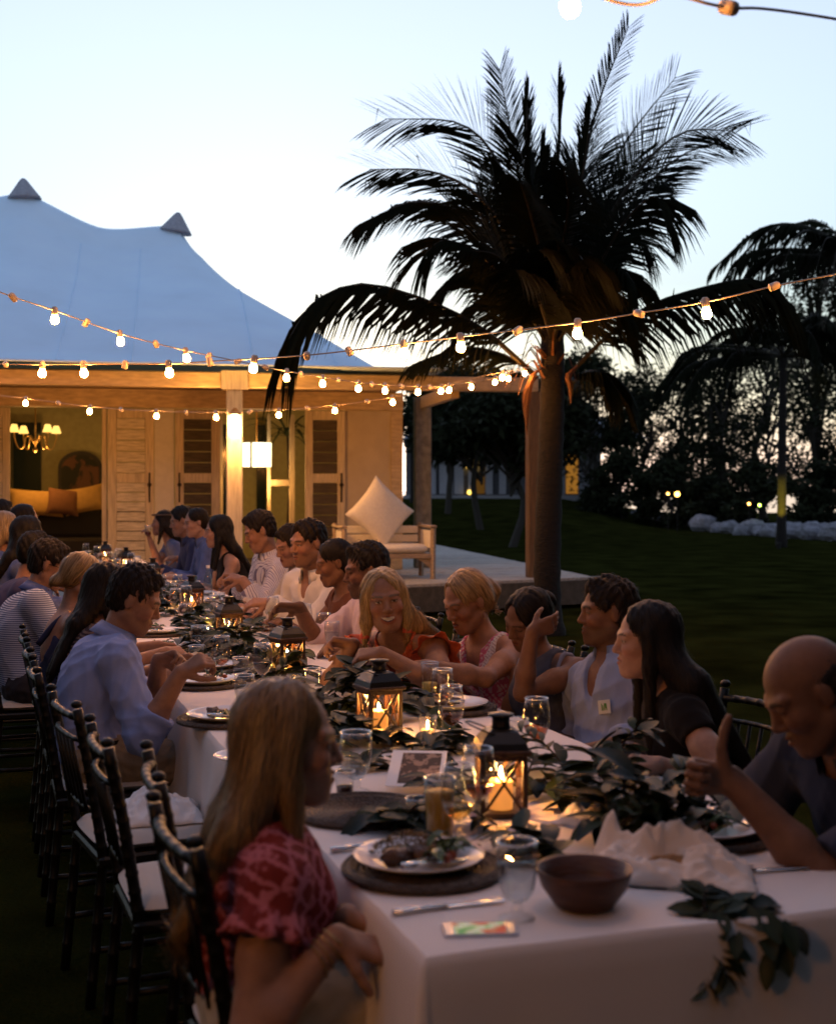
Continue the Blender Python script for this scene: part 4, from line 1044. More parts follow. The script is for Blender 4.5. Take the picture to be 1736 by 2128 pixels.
def curl_leaf(mb, c, d, L, w, seed):
    rr = random.Random(seed); d = Vector(d).normalized(); sd = d.cross(V(0, 0, 1)); sd = sd.normalized() if sd.length > .01 else V(1, 0, 0)
    n = 6; vs = []
    for i in range(n):
        f = i/(n-1); p = Vector(c)+d*L*f+V(0, 0, L*.25*math.sin(f*3)+rr.uniform(-.002, .002)); ww = w*math.sin(math.pi*(.08+.88*f))**.8
        vs += [p-sd*ww+V(0, 0, rr.uniform(0, .5)*ww), p+V(0, 0, -.15*ww), p+sd*ww+V(0, 0, rr.uniform(0, .5)*ww)]
    mb.add(vs, [f for i in range(n-1) for f in ((3*i, 3*i+1, 3*i+4, 3*i+3), (3*i+1, 3*i+2, 3*i+5, 3*i+4))])
def meal(p, label, seed, size=1.0, rice=True):
    rr = random.Random(seed); o = empty('meal', Vector(p)+V(0, 0, .006), rr.uniform(0, 6) if seed > 10 else 0, label, 'food', 'meals on the plates'); o.scale = (size,)*3
    for k in range(2):
        a = rr.uniform(0, 6); lump((-.028+.040*k, -.030+.018*k, .010), .022, (1.3, 1, .62), seed+k, .5).build('meat', M_meat, o, True)
    if rice:
        mb = MB()
        for k in range(420):
            a = rr.uniform(0, 6.28); r_ = .058*math.sqrt(rr.random()); x, y = r_*math.cos(a)*1.15-.01, r_*math.sin(a)*.7+.022; z = .030*max(0, 1-(r_/.058)**2)+rr.uniform(.0, .008)
            d = V(rr.gauss(0, 1), rr.gauss(0, 1), rr.gauss(0, .5)).normalized(); s_ = .0045; e = d.orthogonal().normalized()*.0016; f_ = d.cross(e)
            q = V(x, y, z); mb.add([q-d*s_, q+e, q+f_, q-e, q-f_, q+d*s_], [(0, 2, 1), (0, 3, 2), (0, 4, 3), (0, 1, 4), (5, 1, 2), (5, 2, 3), (5, 3, 4), (5, 4, 1)])
        r_ = mb.build('rice', M_rice, o, True); r_['kind'] = 'stuff'
    mb = MB()
    for k in range(16):
        a = rr.uniform(-1.2, .9); c = (.035+rr.uniform(-.02, .03), -.02+rr.uniform(-.035, .035), .006+rr.random()*.012)
        curl_leaf(mb, c, (math.cos(a), math.sin(a), rr.uniform(-.1, .3)), rr.uniform(.03, .06), rr.uniform(.006, .014), seed*50+k)
    s_ = mb.build('salad', M_salad, o); s_['kind'] = 'stuff'
    for k in range(3): lump((.04+rr.uniform(-.03, .03), -.03+rr.uniform(-.03, .03), .014), .010, (1, 1, .8), seed+5+k, .15, 10, 6).build('tomato_piece', M_tom, o, True)
    return o
_first_fork = True
# near settings ------------------------------------------------------
p1 = at(870, 1806, TZ); charger(at(878, 1812, TZ), 'woven charger under the full plate nearest the phone')
plate(p1+V(0, 0, .012), 'full dinner plate nearest the phone')
m1 = meal(p1+V(-.01, .01, .016), 'rice, meat and salad on the plate nearest the phone', 3, 1.25)
cutlery('knife', p1+V(.035, -.085, .034), R(-38), 'fork end resting on the near plate rim', R(-9)); 
cutlery('fork', p1+V(.005, -.075, .036), R(-20), 'fork laid across the salad of the near plate', R(-9))
charger(at(752, 1692, TZ), 'bare woven charger with no plate, beside the pink blouse')
cutlery('knife', at(782, 1757, TZ+.003), R(-62), 'knife lying alone on the cloth behind the near plate')
cutlery('knife', at(930, 1888, TZ+.003), R(-70), 'dark knife lying in front of the near plate')
glass('water_goblet', at(1073, 1908, TZ), M_water, .68, 'footed water goblet at the near edge beside the wooden bowl', sc=1.0)
glass('wine_glass', at(952, 1790, TZ), M_wwine, .30, 'white wine glass in front of the orange juice')
glass('wine_glass', at(994, 1742, TZ), M_rose, .30, 'dark wine glass against the near lantern')
glass('highball_glass', at(913, 1755, TZ), M_oj, .80, 'tall glass of orange juice by the near plate', sc=1.05)
glass('tumbler', at(868, 1726, TZ), None, .3, 'small empty tumbler between the bare charger and the juice', sc=.82)
glass('shot_glass', at(716, 1654, TZ), M_red, .35, 'tiny glass beside the goblet at the woman\'s chin')
glass('water_goblet', at(739, 1645, TZ), M_water, .30, 'footed goblet with a little water in front of the woman\'s face', sc=1.1)
glass('wine_glass', at(937, 1568, TZ), M_rose, .32, 'wine glass of amber rose between the two near lanterns')
glass('wine_glass', at(919, 1520, TZ), M_rose, .32, 'wine glass of amber rose just behind the first, near the lemonade')
glass('wine_glass', at(1114, 1602, TZ), M_rose, .34, 'wine glass of rose in front of the grey dress')
glass('tumbler', at(1074, 1556, TZ), None, .3, 'empty tumbler beside the rose glass and grey dress')
glass('highball_glass', at(892, 1455, TZ), M_lemon, .46, 'tall glass half full of yellow lemonade', sc=1.0)
glass('water_goblet', at(727, 1402, TZ), M_water, .55, 'water goblet at the smiling woman\'s hands')
glass('water_goblet', at(508, 1482, TZ), M_water, .70, 'water goblet by the blue-shirted man\'s plate', sc=.95)
glass('tumbler', at(533, 1485, TZ), None, .3, 'empty tumbler beside the blue-shirted man\'s goblet', sc=.95)
glass('wine_glass', at(545, 1450, TZ), M_red, .42, 'glass of red wine in front of the lit lantern')
glass('wine_glass', at(460, 1428, TZ), M_rose, .22, 'wine glass with a last sip of pale rose by the man\'s fist')
glass('tumbler', at(500, 1412, TZ), M_water, .5, 'low tumbler between the red wine and the pale rose')
glass('tumbler', at(650, 1438, TZ), None, .3, 'empty tumbler amid leaves behind the woman\'s hair')
glass('water_goblet', at(413, 1362, TZ), M_water, .6, 'water goblet furthest along on the blue-shirted man\'s side')
glass('tumbler', at(428, 1340, TZ), None, .3, 'empty tumbler behind the pale rose glass')
glass('tumbler', at(408, 1384, TZ), M_water, .3, 'tumbler by the blue-shirted man\'s nose')
glass('wine_glass', at(567, 1318, TZ), M_wwine, .3, 'wine glass with white wine left of the white shirts')
glass('wine_glass', at(633, 1338, TZ), M_wwine, .2, 'nearly empty wine glass by the reaching arm')
glass('water_goblet', at(690, 1352, TZ), M_water, .55, 'water goblet under the reaching arm')
glass('water_goblet', at(672, 1330, TZ), M_water, .4, 'second goblet under the reaching arm, further back')
glass('tumbler', at(735, 1372, TZ), M_water, .4, 'tumbler close to the orange dress')
glass('tumbler', at(1297, 1640, TZ), M_wwine, .6, 'cloudy tumbler standing among the leaves by the long-haired woman', sc=1.15)
votive(at(888, 1530, TZ), 'lit votive candle between the plate and the near lanterns')
votive(at(612, 1436, TZ), 'votive candle beside the lantern with red wine before it')
votive(at(482, 1345, TZ), 'votive candle among leaves under the dark third lantern')
votive(at(432, 1320, TZ), 'votive candle glowing in the pale greenery')
votive(at(1018, 1622, TZ), 'votive candle half hidden behind the near lantern')
votive(at(352, 1262, TZ), 'votive candle near the far lanterns')
votive(at(300, 1222, TZ), 'farthest votive candle, between the last lanterns')
LEFT = [(470, 1500, 'plate set for the empty napkin chair'), (424, 1425, 'blue-shirted man\'s plate'), (433, 1393, 'plate behind the blue-shirted man\'s fists'), (340, 1352, 'plate by the dark-haired woman, behind the man\'s chin'), (330, 1320, 'plate before the blonde bun')]
for k, (px, py, lb) in enumerate(LEFT):
    q = at(px, py, TZ); charger(q, 'woven charger under the '+lb); plate(q+V(0, 0, .012), 'white '+lb, .98); meal(q+V(0, 0, .016), 'salad and meat on the '+lb, 20+k, 1.05, False)
    cutlery('fork' if k != 0 else 'knife', q+V(.05, -.07, .03), R(-60), 'cutlery on the '+lb, R(-6))
q = at(512, 1578, TZ); plate(q, 'side plate half hidden by the woman\'s hair', .7); meal(q, 'greens on the side plate by the woman\'s hair', 31, .7, False)
RIGHT = [(935, 1476, 'plate between the lemonade and the rose wine'), (872, 1416, 'smiling woman\'s plate'), (775, 1385, 'plate at the pink shirt'), (1458, 1738, 'bald man\'s plate')]
for k, (px, py, lb) in enumerate(RIGHT):
    q = at(px, py, TZ); charger(q, 'woven charger under the '+lb); plate(q+V(0, 0, .012), 'white '+lb, 1.0); meal(q+V(-.03, .0, .016), 'leftovers on the '+lb, 40+k, .95, False)
    cutlery('fork', q+V(-.03, -.03, .034), R(50+20*k), 'fork on the '+lb, R(-6))
cutlery('knife', at(1570, 1812, TZ+.003), R(-80), 'knife by the bald man\'s elbow')
# far settings: simple repeats along both sides
rr = random.Random(5); NF = 12
for k in range(NF):
    t = 5.2+k*.66
    for side_, v in (('sofa', .20), ('loveseat', TW-.2)):
        where = '%s place from the far end, %s side' % (ORD[NF-1-k], side_)
        q = tb(t+rr.uniform(-.1, .1), v)
        plate(q+V(0, 0, .003), 'white plate at the '+where, .95)
        if k < 7: meal(q+V(0, 0, .008), 'food on the plate at the '+where, 60+k*2+(v > .5), .95, False)
        for j in range(2):
            kind = rr.choice(['wine_glass', 'water_goblet', 'tumbler', 'wine_glass'])
            dr = rr.choice([(M_water, .55), (M_wwine, .3), (M_rose, .32), (None, .3)])
            q2 = tb(t+(-.16 if j == 0 else .14)+rr.uniform(-.05, .05), (v+.22+rr.uniform(-.03, .08)) if v < .5 else (v-.22+rr.uniform(-.08, .03)))
            glass(kind, q2, dr[0], dr[1] if dr[0] else .3, '%s %s at the %s' % ('nearer' if j == 0 else 'farther', kind.replace('_', ' '), where))
# clear bottle at the far end
o = empty('glass_bottle', at(432, 1244, TZ), 0, 'slim clear water bottle beyond the third lantern', 'bottle')
mb = MB(); shell(mb, [(.030, .002), (.032, .02), (.032, .13), (.024, .17), (.012, .20), (.0125, .235)]); mb.build('body', M_glass, o, True)
mb = MB(); mb.lathe([(.0145, .225), (.0145, .245), (.0005, .246)], 12); mb.build('cap', M_china, o)
mb = MB(); mb.lathe(wprof([(.030, .002), (.032, .02), (.032, .13), (.024, .17), (.012, .20)], .12), 16); mb.build('water', M_water, o, True)

# ---- lanterns
M_lan = mat('lantern_wood', (.045, .018, .007), .5, bump=.3, bscale=60, vary=.3, vscale=30, stretch=(3, 3, .6))
M_lcap = mat('lantern_metal', (.008, .007, .006), .35, spec=.5)
M_pane = thin_glass('lantern_pane', (.93, .90, .84), .9)
def make_lantern():
    o = empty('candle_lantern', (0, 0, 0), 0, 'lantern', 'lantern', 'candle lanterns along the table'); h = .062
    mb = MB(); mb.box((-.068, -.068, 0), (.068, .068, .014), None, .003); mb.build('base', M_lan, o)
    for sx in (-1, 1):
        for sy in (-1, 1):
            mb = MB(); mb.box((sx*(h-.006)-.0065, sy*(h-.006)-.0065, .0145), (sx*(h-.006)+.0065, sy*(h-.006)+.0065, .164), None, .0015); mb.build('corner_post', M_lan, o)
    for k in range(4):
        M = Matrix.Rotation(k*math.pi/2, 4, 'Z')
        for sg in (-1, 1):
            mb = MB(); L = math.hypot(.098, .142); a = math.atan2(.142, .098)*sg
            Mb = M @ Matrix.Translation((0, h-.0035+sg*.0017, .0895)) @ Matrix.Rotation(-a, 4, 'Y')
            mb.box((-L/2, -.0017, -.0036), (L/2, .0017, .0036), Mb); mb.build('cross_bar', M_lan, o)
        mb = MB(); mb.add([M @ V(-.049, h-.012, .016), M @ V(.049, h-.012, .016), M @ V(.049, h-.012, .163), M @ V(-.049, h-.012, .163)], [(0, 1, 2, 3)]); mb.build('pane', M_pane, o)
        mb = MB(); mb.box((-h+.013, h-.0105, .150), (h-.013, h-.0005, .1645), M); mb.build('top_rail', M_lan, o)
    mb = MB(); mb.box((-.072, -.072, .1648), (.072, .072, .178), None, .003); mb.build('top_plate', M_lan, o)
    mb = MB(); q = [(.066, .1785), (.060, .195), (.040, .222), (.028, .228)]
    vs = [V(sx*r, sy*r, z) for r, z in q for sx, sy in ((-1, -1), (1, -1), (1, 1), (-1, 1))]
    mb.add(vs, [(4*i+j, 4*i+(j+1) % 4, 4*i+4+(j+1) % 4, 4*i+4+j) for i in range(3) for j in range(4)]+[(12, 13, 14, 15)]); mb.build('roof', M_lcap, o)
    mb = MB(); mb.lathe([(.026, .2285), (.024, .236), (.024, .258), (.035, .260), (.035, .266), (.0005, .268)], 20); mb.build('chimney', M_lcap, o, True)
    mb = MB(); mb.tube([(.05*math.cos(a)-.045, .048*math.sin(a), .226-.022*math.cos(a)*.9) for a in [2*math.pi*i/28 for i in range(29)]], .0022, 6); mb.build('handle_ring', M_lcap, o, True)
    mb = MB(); mb.lathe([(.0005, .0145), (.032, .0145), (.033, .085), (.029, .090), (.012, .084), (.0005, .084)], 18); c = mb.build('candle', M_wax, o, True)
    f = link('flame', FLAME, c); f.location = (0, 0, .086)
    return o
LANT = [(787, 1528, 'lantern with the lit candle in mid table, second from the near end'), (1040, 1690, 'lantern nearest the near end, glowing beside the thick leaves'), (597, 1402, 'lantern standing right behind the glass of red wine'), (476, 1338, 'dark lantern among pale greenery, beyond the red wine'), (398, 1275, 'small dark lantern beyond the slim bottle'), (318, 1222, 'lantern third from the far end of the table'), (262, 1190, 'lantern second from the far end'), (219, 1172, 'lantern at the far end, its pane lit')]
l0 = make_lantern()
for k, (px, py, lb) in enumerate(LANT):
    o = l0 if k == 0 else copy_tree(l0)
    o['label'] = lb; o.location = at(px, py, TZ); o.rotation_euler.z = TROT+R([8, -14, 14, 5, 20, -5, 10, 0][k]); o.scale = (.92,)*3
    plight('lantern_candle_light', o.location+V(0, 0, .118), (1, .38, .07), 1.35 if k not in (3, 4) else .35, .008)
# ---- greenery runner
def leaf_mesh(L, w, curl, m, seed):
    rr = random.Random(seed); n = 5; mb = MB(); vs = []
    for i in range(n):
        f = i/(n-1); ww = w*math.sin(math.pi*(.06+.90*f))**.85; z = -curl*L*f*f+.02*L*math.sin(f*5+seed)
        vs += [(-ww, L*f, z+.35*ww), (0, L*f, z), (ww, L*f, z+.35*ww)]
    mb.add(vs, [f for i in range(n-1) for f in ((3*i, 3*i+1, 3*i+4, 3*i+3), (3*i+1, 3*i+2, 3*i+5, 3*i+4))])
    return mb.mesh('leaf', [m], True)
LEAFM = [leaf_mesh(.085, .022, .3, M_leaf[0], 1), leaf_mesh(.10, .028, .2, M_leaf[0], 2), leaf_mesh(.075, .024, .4, M_leaf[2], 3), leaf_mesh(.065, .016, .3, M_leaf[1], 4), leaf_mesh(.12, .026, .5, M_leaf[2], 5), leaf_mesh(.09, .012, .4, M_leaf[1], 6)]
def garland(name, t0, t1, v0, wv, hgt, n, label, seed, single=True, shift=(0, 0), big=1.0):
    rr = random.Random(seed); c = tb((t0+t1)/2+shift[0], v0+shift[1]); o = empty(name, c, 0, label, 'greenery', 'greenery runner down the middle of the table')
    st = MB(); allv = []
    for k in range(max(5, n//14)):
        a = rr.uniform(0, 6.28); t = rr.uniform(-.5, .5)*(t1-t0); v = rr.gauss(0, .3)*wv
        p0 = UT*t+VT*v+V(0, 0, rr.uniform(.008, hgt*.3)); d = (UT*math.cos(a)*.8+VT*math.sin(a)*.5+V(0, 0, rr.uniform(.05, .7)*hgt/.12)).normalized(); L = rr.uniform(.12, .24)
        P = catmull([p0, p0+d*L*.5, p0+d*L+V(0, 0, -L*.2)], 8); P = [V(q.x, q.y, max(q.z, .005)) for q in P]; st.tube(P, [.003, .003, .0028, .0025, .0022, .002, .0016, .001], 5)
        m_ = max(4, n//max(5, n//14))
        for j in range(m_):
            u = (j+.5)/m_*7; i = min(int(u), 6); p = P[i].lerp(P[i+1], u-i)
            side_ = 1 if j % 2 else -1; e = d.cross(V(0, 0, 1)); e = e.normalized() if e.length > .05 else VT
            ld = (d*.5+e*side_*rr.uniform(.5, 1)+V(0, 0, rr.uniform(-.35, .45))).normalized()
            if p.z < .03 and ld.z < 0: ld.z *= -.6
            upv = V(rr.uniform(-.4, .4), rr.uniform(-.4, .4), 1); x = ld.cross(upv).normalized(); z = x.cross(ld)
            M = Matrix((x, ld, z)).transposed().to_4x4(); M.translation = p
            allv.append((M, rr.choice(LEAFM), rr.uniform(.75, 1.2)*big))
    st.build('stem', M_bark, o)
    if single:
        for M, lm, s in allv[:300]:
            l = link('leaf', lm, o); l.matrix_local = M @ Matrix.Scale(s, 4)
    else:
        mb = MB(); mats_ = M_leaf
        for M, lm, s in allv:
            mb.cm = M_leaf.index(lm.materials[0]); mb.add([M @ (v.co*s) for v in lm.vertices], [tuple(p.vertices) for p in lm.polygons])
        l = link('leaves', mb.mesh('leaves', mats_, True), o); l['kind'] = 'stuff'
    return o
garland('greenery_bunch', .25, 1.15, .70, .42, .17, 300, 'thick bunch of leaves between the near lantern and the bread', 11, big=.95)
garland('greenery_bunch', .50, 1.05, .34, .16, .05, 110, 'leaves packed against the nearest lantern', 21, big=.85)
garland('greenery_bunch', .9, 1.7, .50, .34, .04, 120, 'flat leaves around the menu card and near lantern', 12, big=.9)
garland('greenery_bunch', 1.7, 2.5, .52, .32, .06, 190, 'leaves around the second lantern', 13)
garland('greenery_bunch', 2.4, 3.3, .56, .36, .11, 230, 'rising leaves between the second and third lanterns', 14)
garland('greenery_bunch', 3.3, 4.2, .48, .36, .09, 210, 'leaves around the third lantern and the pale rose glass', 15)
garland('greenery_bunch', 4.1, 5.2, .5, .36, .10, 230, 'pale leaves around the dark fourth lantern', 16)
garland('greenery_bunch', 5.2, 7.2, .52, .36, .10, 280, 'leaves past the dark fourth lantern', 17, False)
garland('greenery_bunch', 7.2, 9.6, .52, .36, .12, 280, 'leaves rising past the slim bottle', 18, False)
garland('greenery_bunch', 9.6, 13, .52, .36, .08, 240, 'leaves around the last far lanterns', 19, False)
# sprays hanging over the near edge
def spray(c, dirs, label, seed, big=1.0, leafs=10):
    rr = random.Random(seed); o = empty('leaf_spray', c, 0, label, 'greenery'); st = MB(); dirs = [Vector(d)*.68 for d in dirs]
    for d in dirs:
        P = catmull([V(0, 0, .01), Vector(d)*.5+V(0, 0, .02), Vector(d)], 8); st.tube(P, [.003, .003, .0028, .0025, .0022, .002, .0016, .001], 5)
        for j in range(leafs):
            u = (j+.6)/leafs*7; i = min(int(u), 6); p = P[i].lerp(P[i+1], u-i); t = (P[i+1]-P[i]).normalized(); s_ = 1 if j % 2 else -1
            e = t.cross(V(rr.uniform(-.3, .3), -.6, 1)).normalized(); ld = (t*.6+e*s_*.8+V(0, 0, rr.uniform(-.3, .2))).normalized()
            x = ld.cross(V(rr.uniform(-.3, .3), rr.uniform(-.6, 0), 1)).normalized(); z = x.cross(ld)
            M = Matrix((x, ld, z)).transposed().to_4x4(); M.translation = p
            l = link('leaf', rr.choice(LEAFM), o); l.matrix_local = M @ Matrix.Scale(rr.uniform(.8, 1.2)*big, 4)
    st.build('stem', M_bark, o); return o
e_ = tb(.04, .56)
spray(e_, [(-.02, -.10, -.17), (.04, -.09, -.15), (-.07, -.06, -.08), (.09, -.05, -.04), (.02, .08, .05)], 'dark leafy spray drooping over the near edge of the cloth', 31, .58, 18)
spray(tb(.06, .60), [(.20, -.05, -.03), (.17, -.06, -.07), (.13, -.08, -.10)], 'thin fern spray reaching right over the near edge', 32, .7, 14)
spray(tb(2.02, .70), [(.12, .04, .03), (.13, .0, .02), (.12, -.04, .02)], 'fern spray on the cloth right of the second lantern', 33, .7, 14)
# ---- wooden bowl, bread in a napkin, phone, menu card, napkins
M_bowl = mat('wooden_bowl_wood', (.07, .024, .009), .45, vary=.4, vscale=12, bump=.15, bscale=30, stretch=(1, 1, 6))
bw = at(1213, 1885, TZ); o = MB(); o.lathe([(.0005, .004), (.045, .0), (.06, .006), (.088, .045), (.098, .078), (.0985, .082), (.093, .080), (.082, .046), (.055, .014), (.0005, .012)], 40)
wb_ = o.build('wooden_bowl', M_bowl, None, True, bw); wb_.scale = (.93,)*3
tag(wb_, 'round brown wooden bowl at the near edge beside the bread', 'bowl')
for k in range(5):
    l = link('salad_leaf', LEAFM[k % 6]); l.location = bw+V(.02*math.cos(k*1.3), .02*math.sin(k*1.3), .022); l.rotation_euler = (.1, .2*k, k*1.3); l.scale = (.6,)*3; tag(l, 'dark salad leaf left in the wooden bowl', 'leaf', 'leaves in the wooden bowl')
M_nap = mat('napkin_linen', (.70, .62, .56), .9, bump=.1, bscale=220)
def crumple(w, d, h, seed, n=40, base=0.0, peaks=(), hole=None):
    """a draped crumpled cloth over an uneven pile"""
    sd = V(seed*2.3, seed*4.1, seed); mb = MB()
    def P(u, v):
        x, y = (u-.5)*w, (v-.5)*d; q = V(u*3.2, v*3.2, 0)+sd
        a = NZ.noise(q); r = 1-abs(NZ.noise(q*1.9+V(5, 2, 0)))*2.0; r2 = 1-abs(NZ.noise(q*3.7+V(1, 7, 0)))*2.2
        e = max(0, (1-abs(2*u-1)**2.2)*(1-abs(2*v-1)**2.2))**.55
        z = h*e*(.45+.35*a+.38*max(r, 0)+.16*max(r2, 0))
        for (pu, pv, ph, pr) in peaks: z += ph*math.exp(-((u-pu)**2+(v-pv)**2)/pr**2)
        if hole: z -= hole[2]*math.exp(-(((u-hole[0])/hole[3])**2+((v-hole[1])/hole[4])**2))
        ed = .08*(1-e); x += ed*w*NZ.noise(q*1.3+V(9, 0, 0)); y += ed*d*NZ.noise(q*1.3+V(0, 9, 0))
        return (x, y, max(z+base, .003+.002*r))
    mb.grid(P, n, n); return mb
bc = at(1395, 1818, TZ)
nk = crumple(.33, .22, .075, 3, 60, 0, ((.10, .72, .085, .09), (.33, .62, .04, .12), (.50, .72, .05, .13), (.72, .66, .03, .12)), (.47, .42, .055, .16, .16))
o = nk.build('bread_napkin', M_nap, None, True, bc, R(-14)); tag(o, 'pale cloth napkin folded open around bread at the near end', 'napkin')
so = o.modifiers.new('thick', 'SOLIDIFY'); so.thickness = .0025
M_bread = mat('bread_crust', (.30, .15, .05), .7, vary=.5, vscale=35, bump=.4, bscale=80)
for k, (dx, dy, s_) in enumerate(((-.03, -.015, .026), (.0, -.02, .03), (.022, -.005, .024))):
    q = lump((0, 0, 0), s_, (1.3, 1, .8), 80+k).build('bread_roll', M_bread, None, True, bc+V(dx, dy, .022)); tag(q, ('bread piece at the bald man\'s side of the napkin', 'middle bread piece in the folded napkin', 'bread piece nearest the wooden bowl in the napkin')[2-k], 'bread', 'bread in the napkin')
ph = empty('mobile_phone', at(996, 1938, TZ), R(4), 'phone lying face up with a bright map on its screen', 'phone')
mb = MB(); mb.box((-.066, -.033, .0008), (.066, .033, .0085), None, .004); mb.build('body', mat('phone_metal', (.5, .5, .53), .3, metal=.6), ph)
def mapscreen():
    m = bpy.data.materials.new('map_screen'); m.use_nodes = True; n = m.node_tree; n.nodes.clear(); o = n.nodes.new('ShaderNodeOutputMaterial'); e = n.nodes.new('ShaderNodeEmission'); t = n.nodes.new('ShaderNodeTexCoord')
    vo = n.nodes.new('ShaderNodeTexVoronoi'); vo.feature = 'F1'; vo.inputs['Scale'].default_value = 70; n.links.new(t.outputs['Object'], vo.inputs['Vector'])
    no = n.nodes.new('ShaderNodeTexNoise'); no.inputs['Scale'].default_value = 38; n.links.new(t.outputs['Object'], no.inputs['Vector'])
    cr = n.nodes.new('ShaderNodeValToRGB'); E = cr.color_ramp.elements; E[0].position = .36; E[0].color = (.20, .42, .16, 1); E[1].position = .62; E[1].color = (.75, .16, .10, 1)
    for p, c in ((.44, (.80, .72, .35, 1)), (.50, (.85, .82, .72, 1)), (.56, (.75, .55, .30, 1))): q = E.new(p); q.color = c
    n.links.new(no.outputs[0], cr.inputs[0]); n.links.new(cr.outputs[0], e.inputs[0]); e.inputs[1].default_value = .11; n.links.new(e.outputs[0], o.inputs[0]); return m
mb = MB(); mb.box((-.048, -.029, .0087), (.048, .029, .0090)); mb.build('screen', mapscreen(), ph)
mb = MB(); mb.lathe([(.0005, .0088), (.005, .0088), (.005, .0092), (.0005, .0092)], 12, Matrix.Translation((-.057, 0, 0))); mb.build('button', M_china, ph)
mc = empty('menu_card', at(866, 1604, TZ+.035), TROT+R(-24), 'white menu card with a dark picture, lying under leaves at the near lantern', 'card')
mb = MB(); mb.box((-.075, -.10, .01), (.075, .10, .0115)); mb.build('card', mat('card_paper', (.75, .75, .78), .6), mc)
def pf(n, l, co):
    t = n.new('ShaderNodeTexNoise'); t.inputs['Scale'].default_value = 45; l.new(co, t.inputs['Vector']); r_ = n.new('ShaderNodeMapRange'); r_.inputs[1].default_value = .52; r_.inputs[2].default_value = .58; l.new(t.outputs[0], r_.inputs[0]); return r_.outputs[0]
mb = MB(); mb.box((-.045, -.085, .0118), (.062, .085, .0121)); mb.build('print', mixmat('card_print', ((.05, .028, .02), (.30, .20, .15)), pf), mc)
mc.rotation_euler.x = R(16)
dn = crumple(.30, .30, .07, 8, 40, .0, ((.45, .55, .03, .2),)); o = dn.build('seat_napkin', mat('white_napkin', (.74, .72, .72), .9, bump=.1, bscale=220), None, True, V(-.85, 4.17, CH_S+.058), R(20)); tag(o, 'crumpled white napkin dropped on the empty chair seat', 'napkin')
so = o.modifiers.new('thick', 'SOLIDIFY'); so.thickness = .002
for k, (px, py, lb) in enumerate(((610, 1352, 'white napkin crumpled by the lit third lantern'), (1225, 1705, 'napkin corner showing blue-white through the thick leaves'), (232, 1202, 'bright paper napkin near the last lantern'), (452, 1262, 'white napkin beyond the dark lantern'))):
    o = crumple(.16, .15, .04, 20+k, 22).build('table_napkin', bpy.data.materials['white_napkin'], None, True, at(px, py, TZ), k*1.1); tag(o, lb, 'napkin')
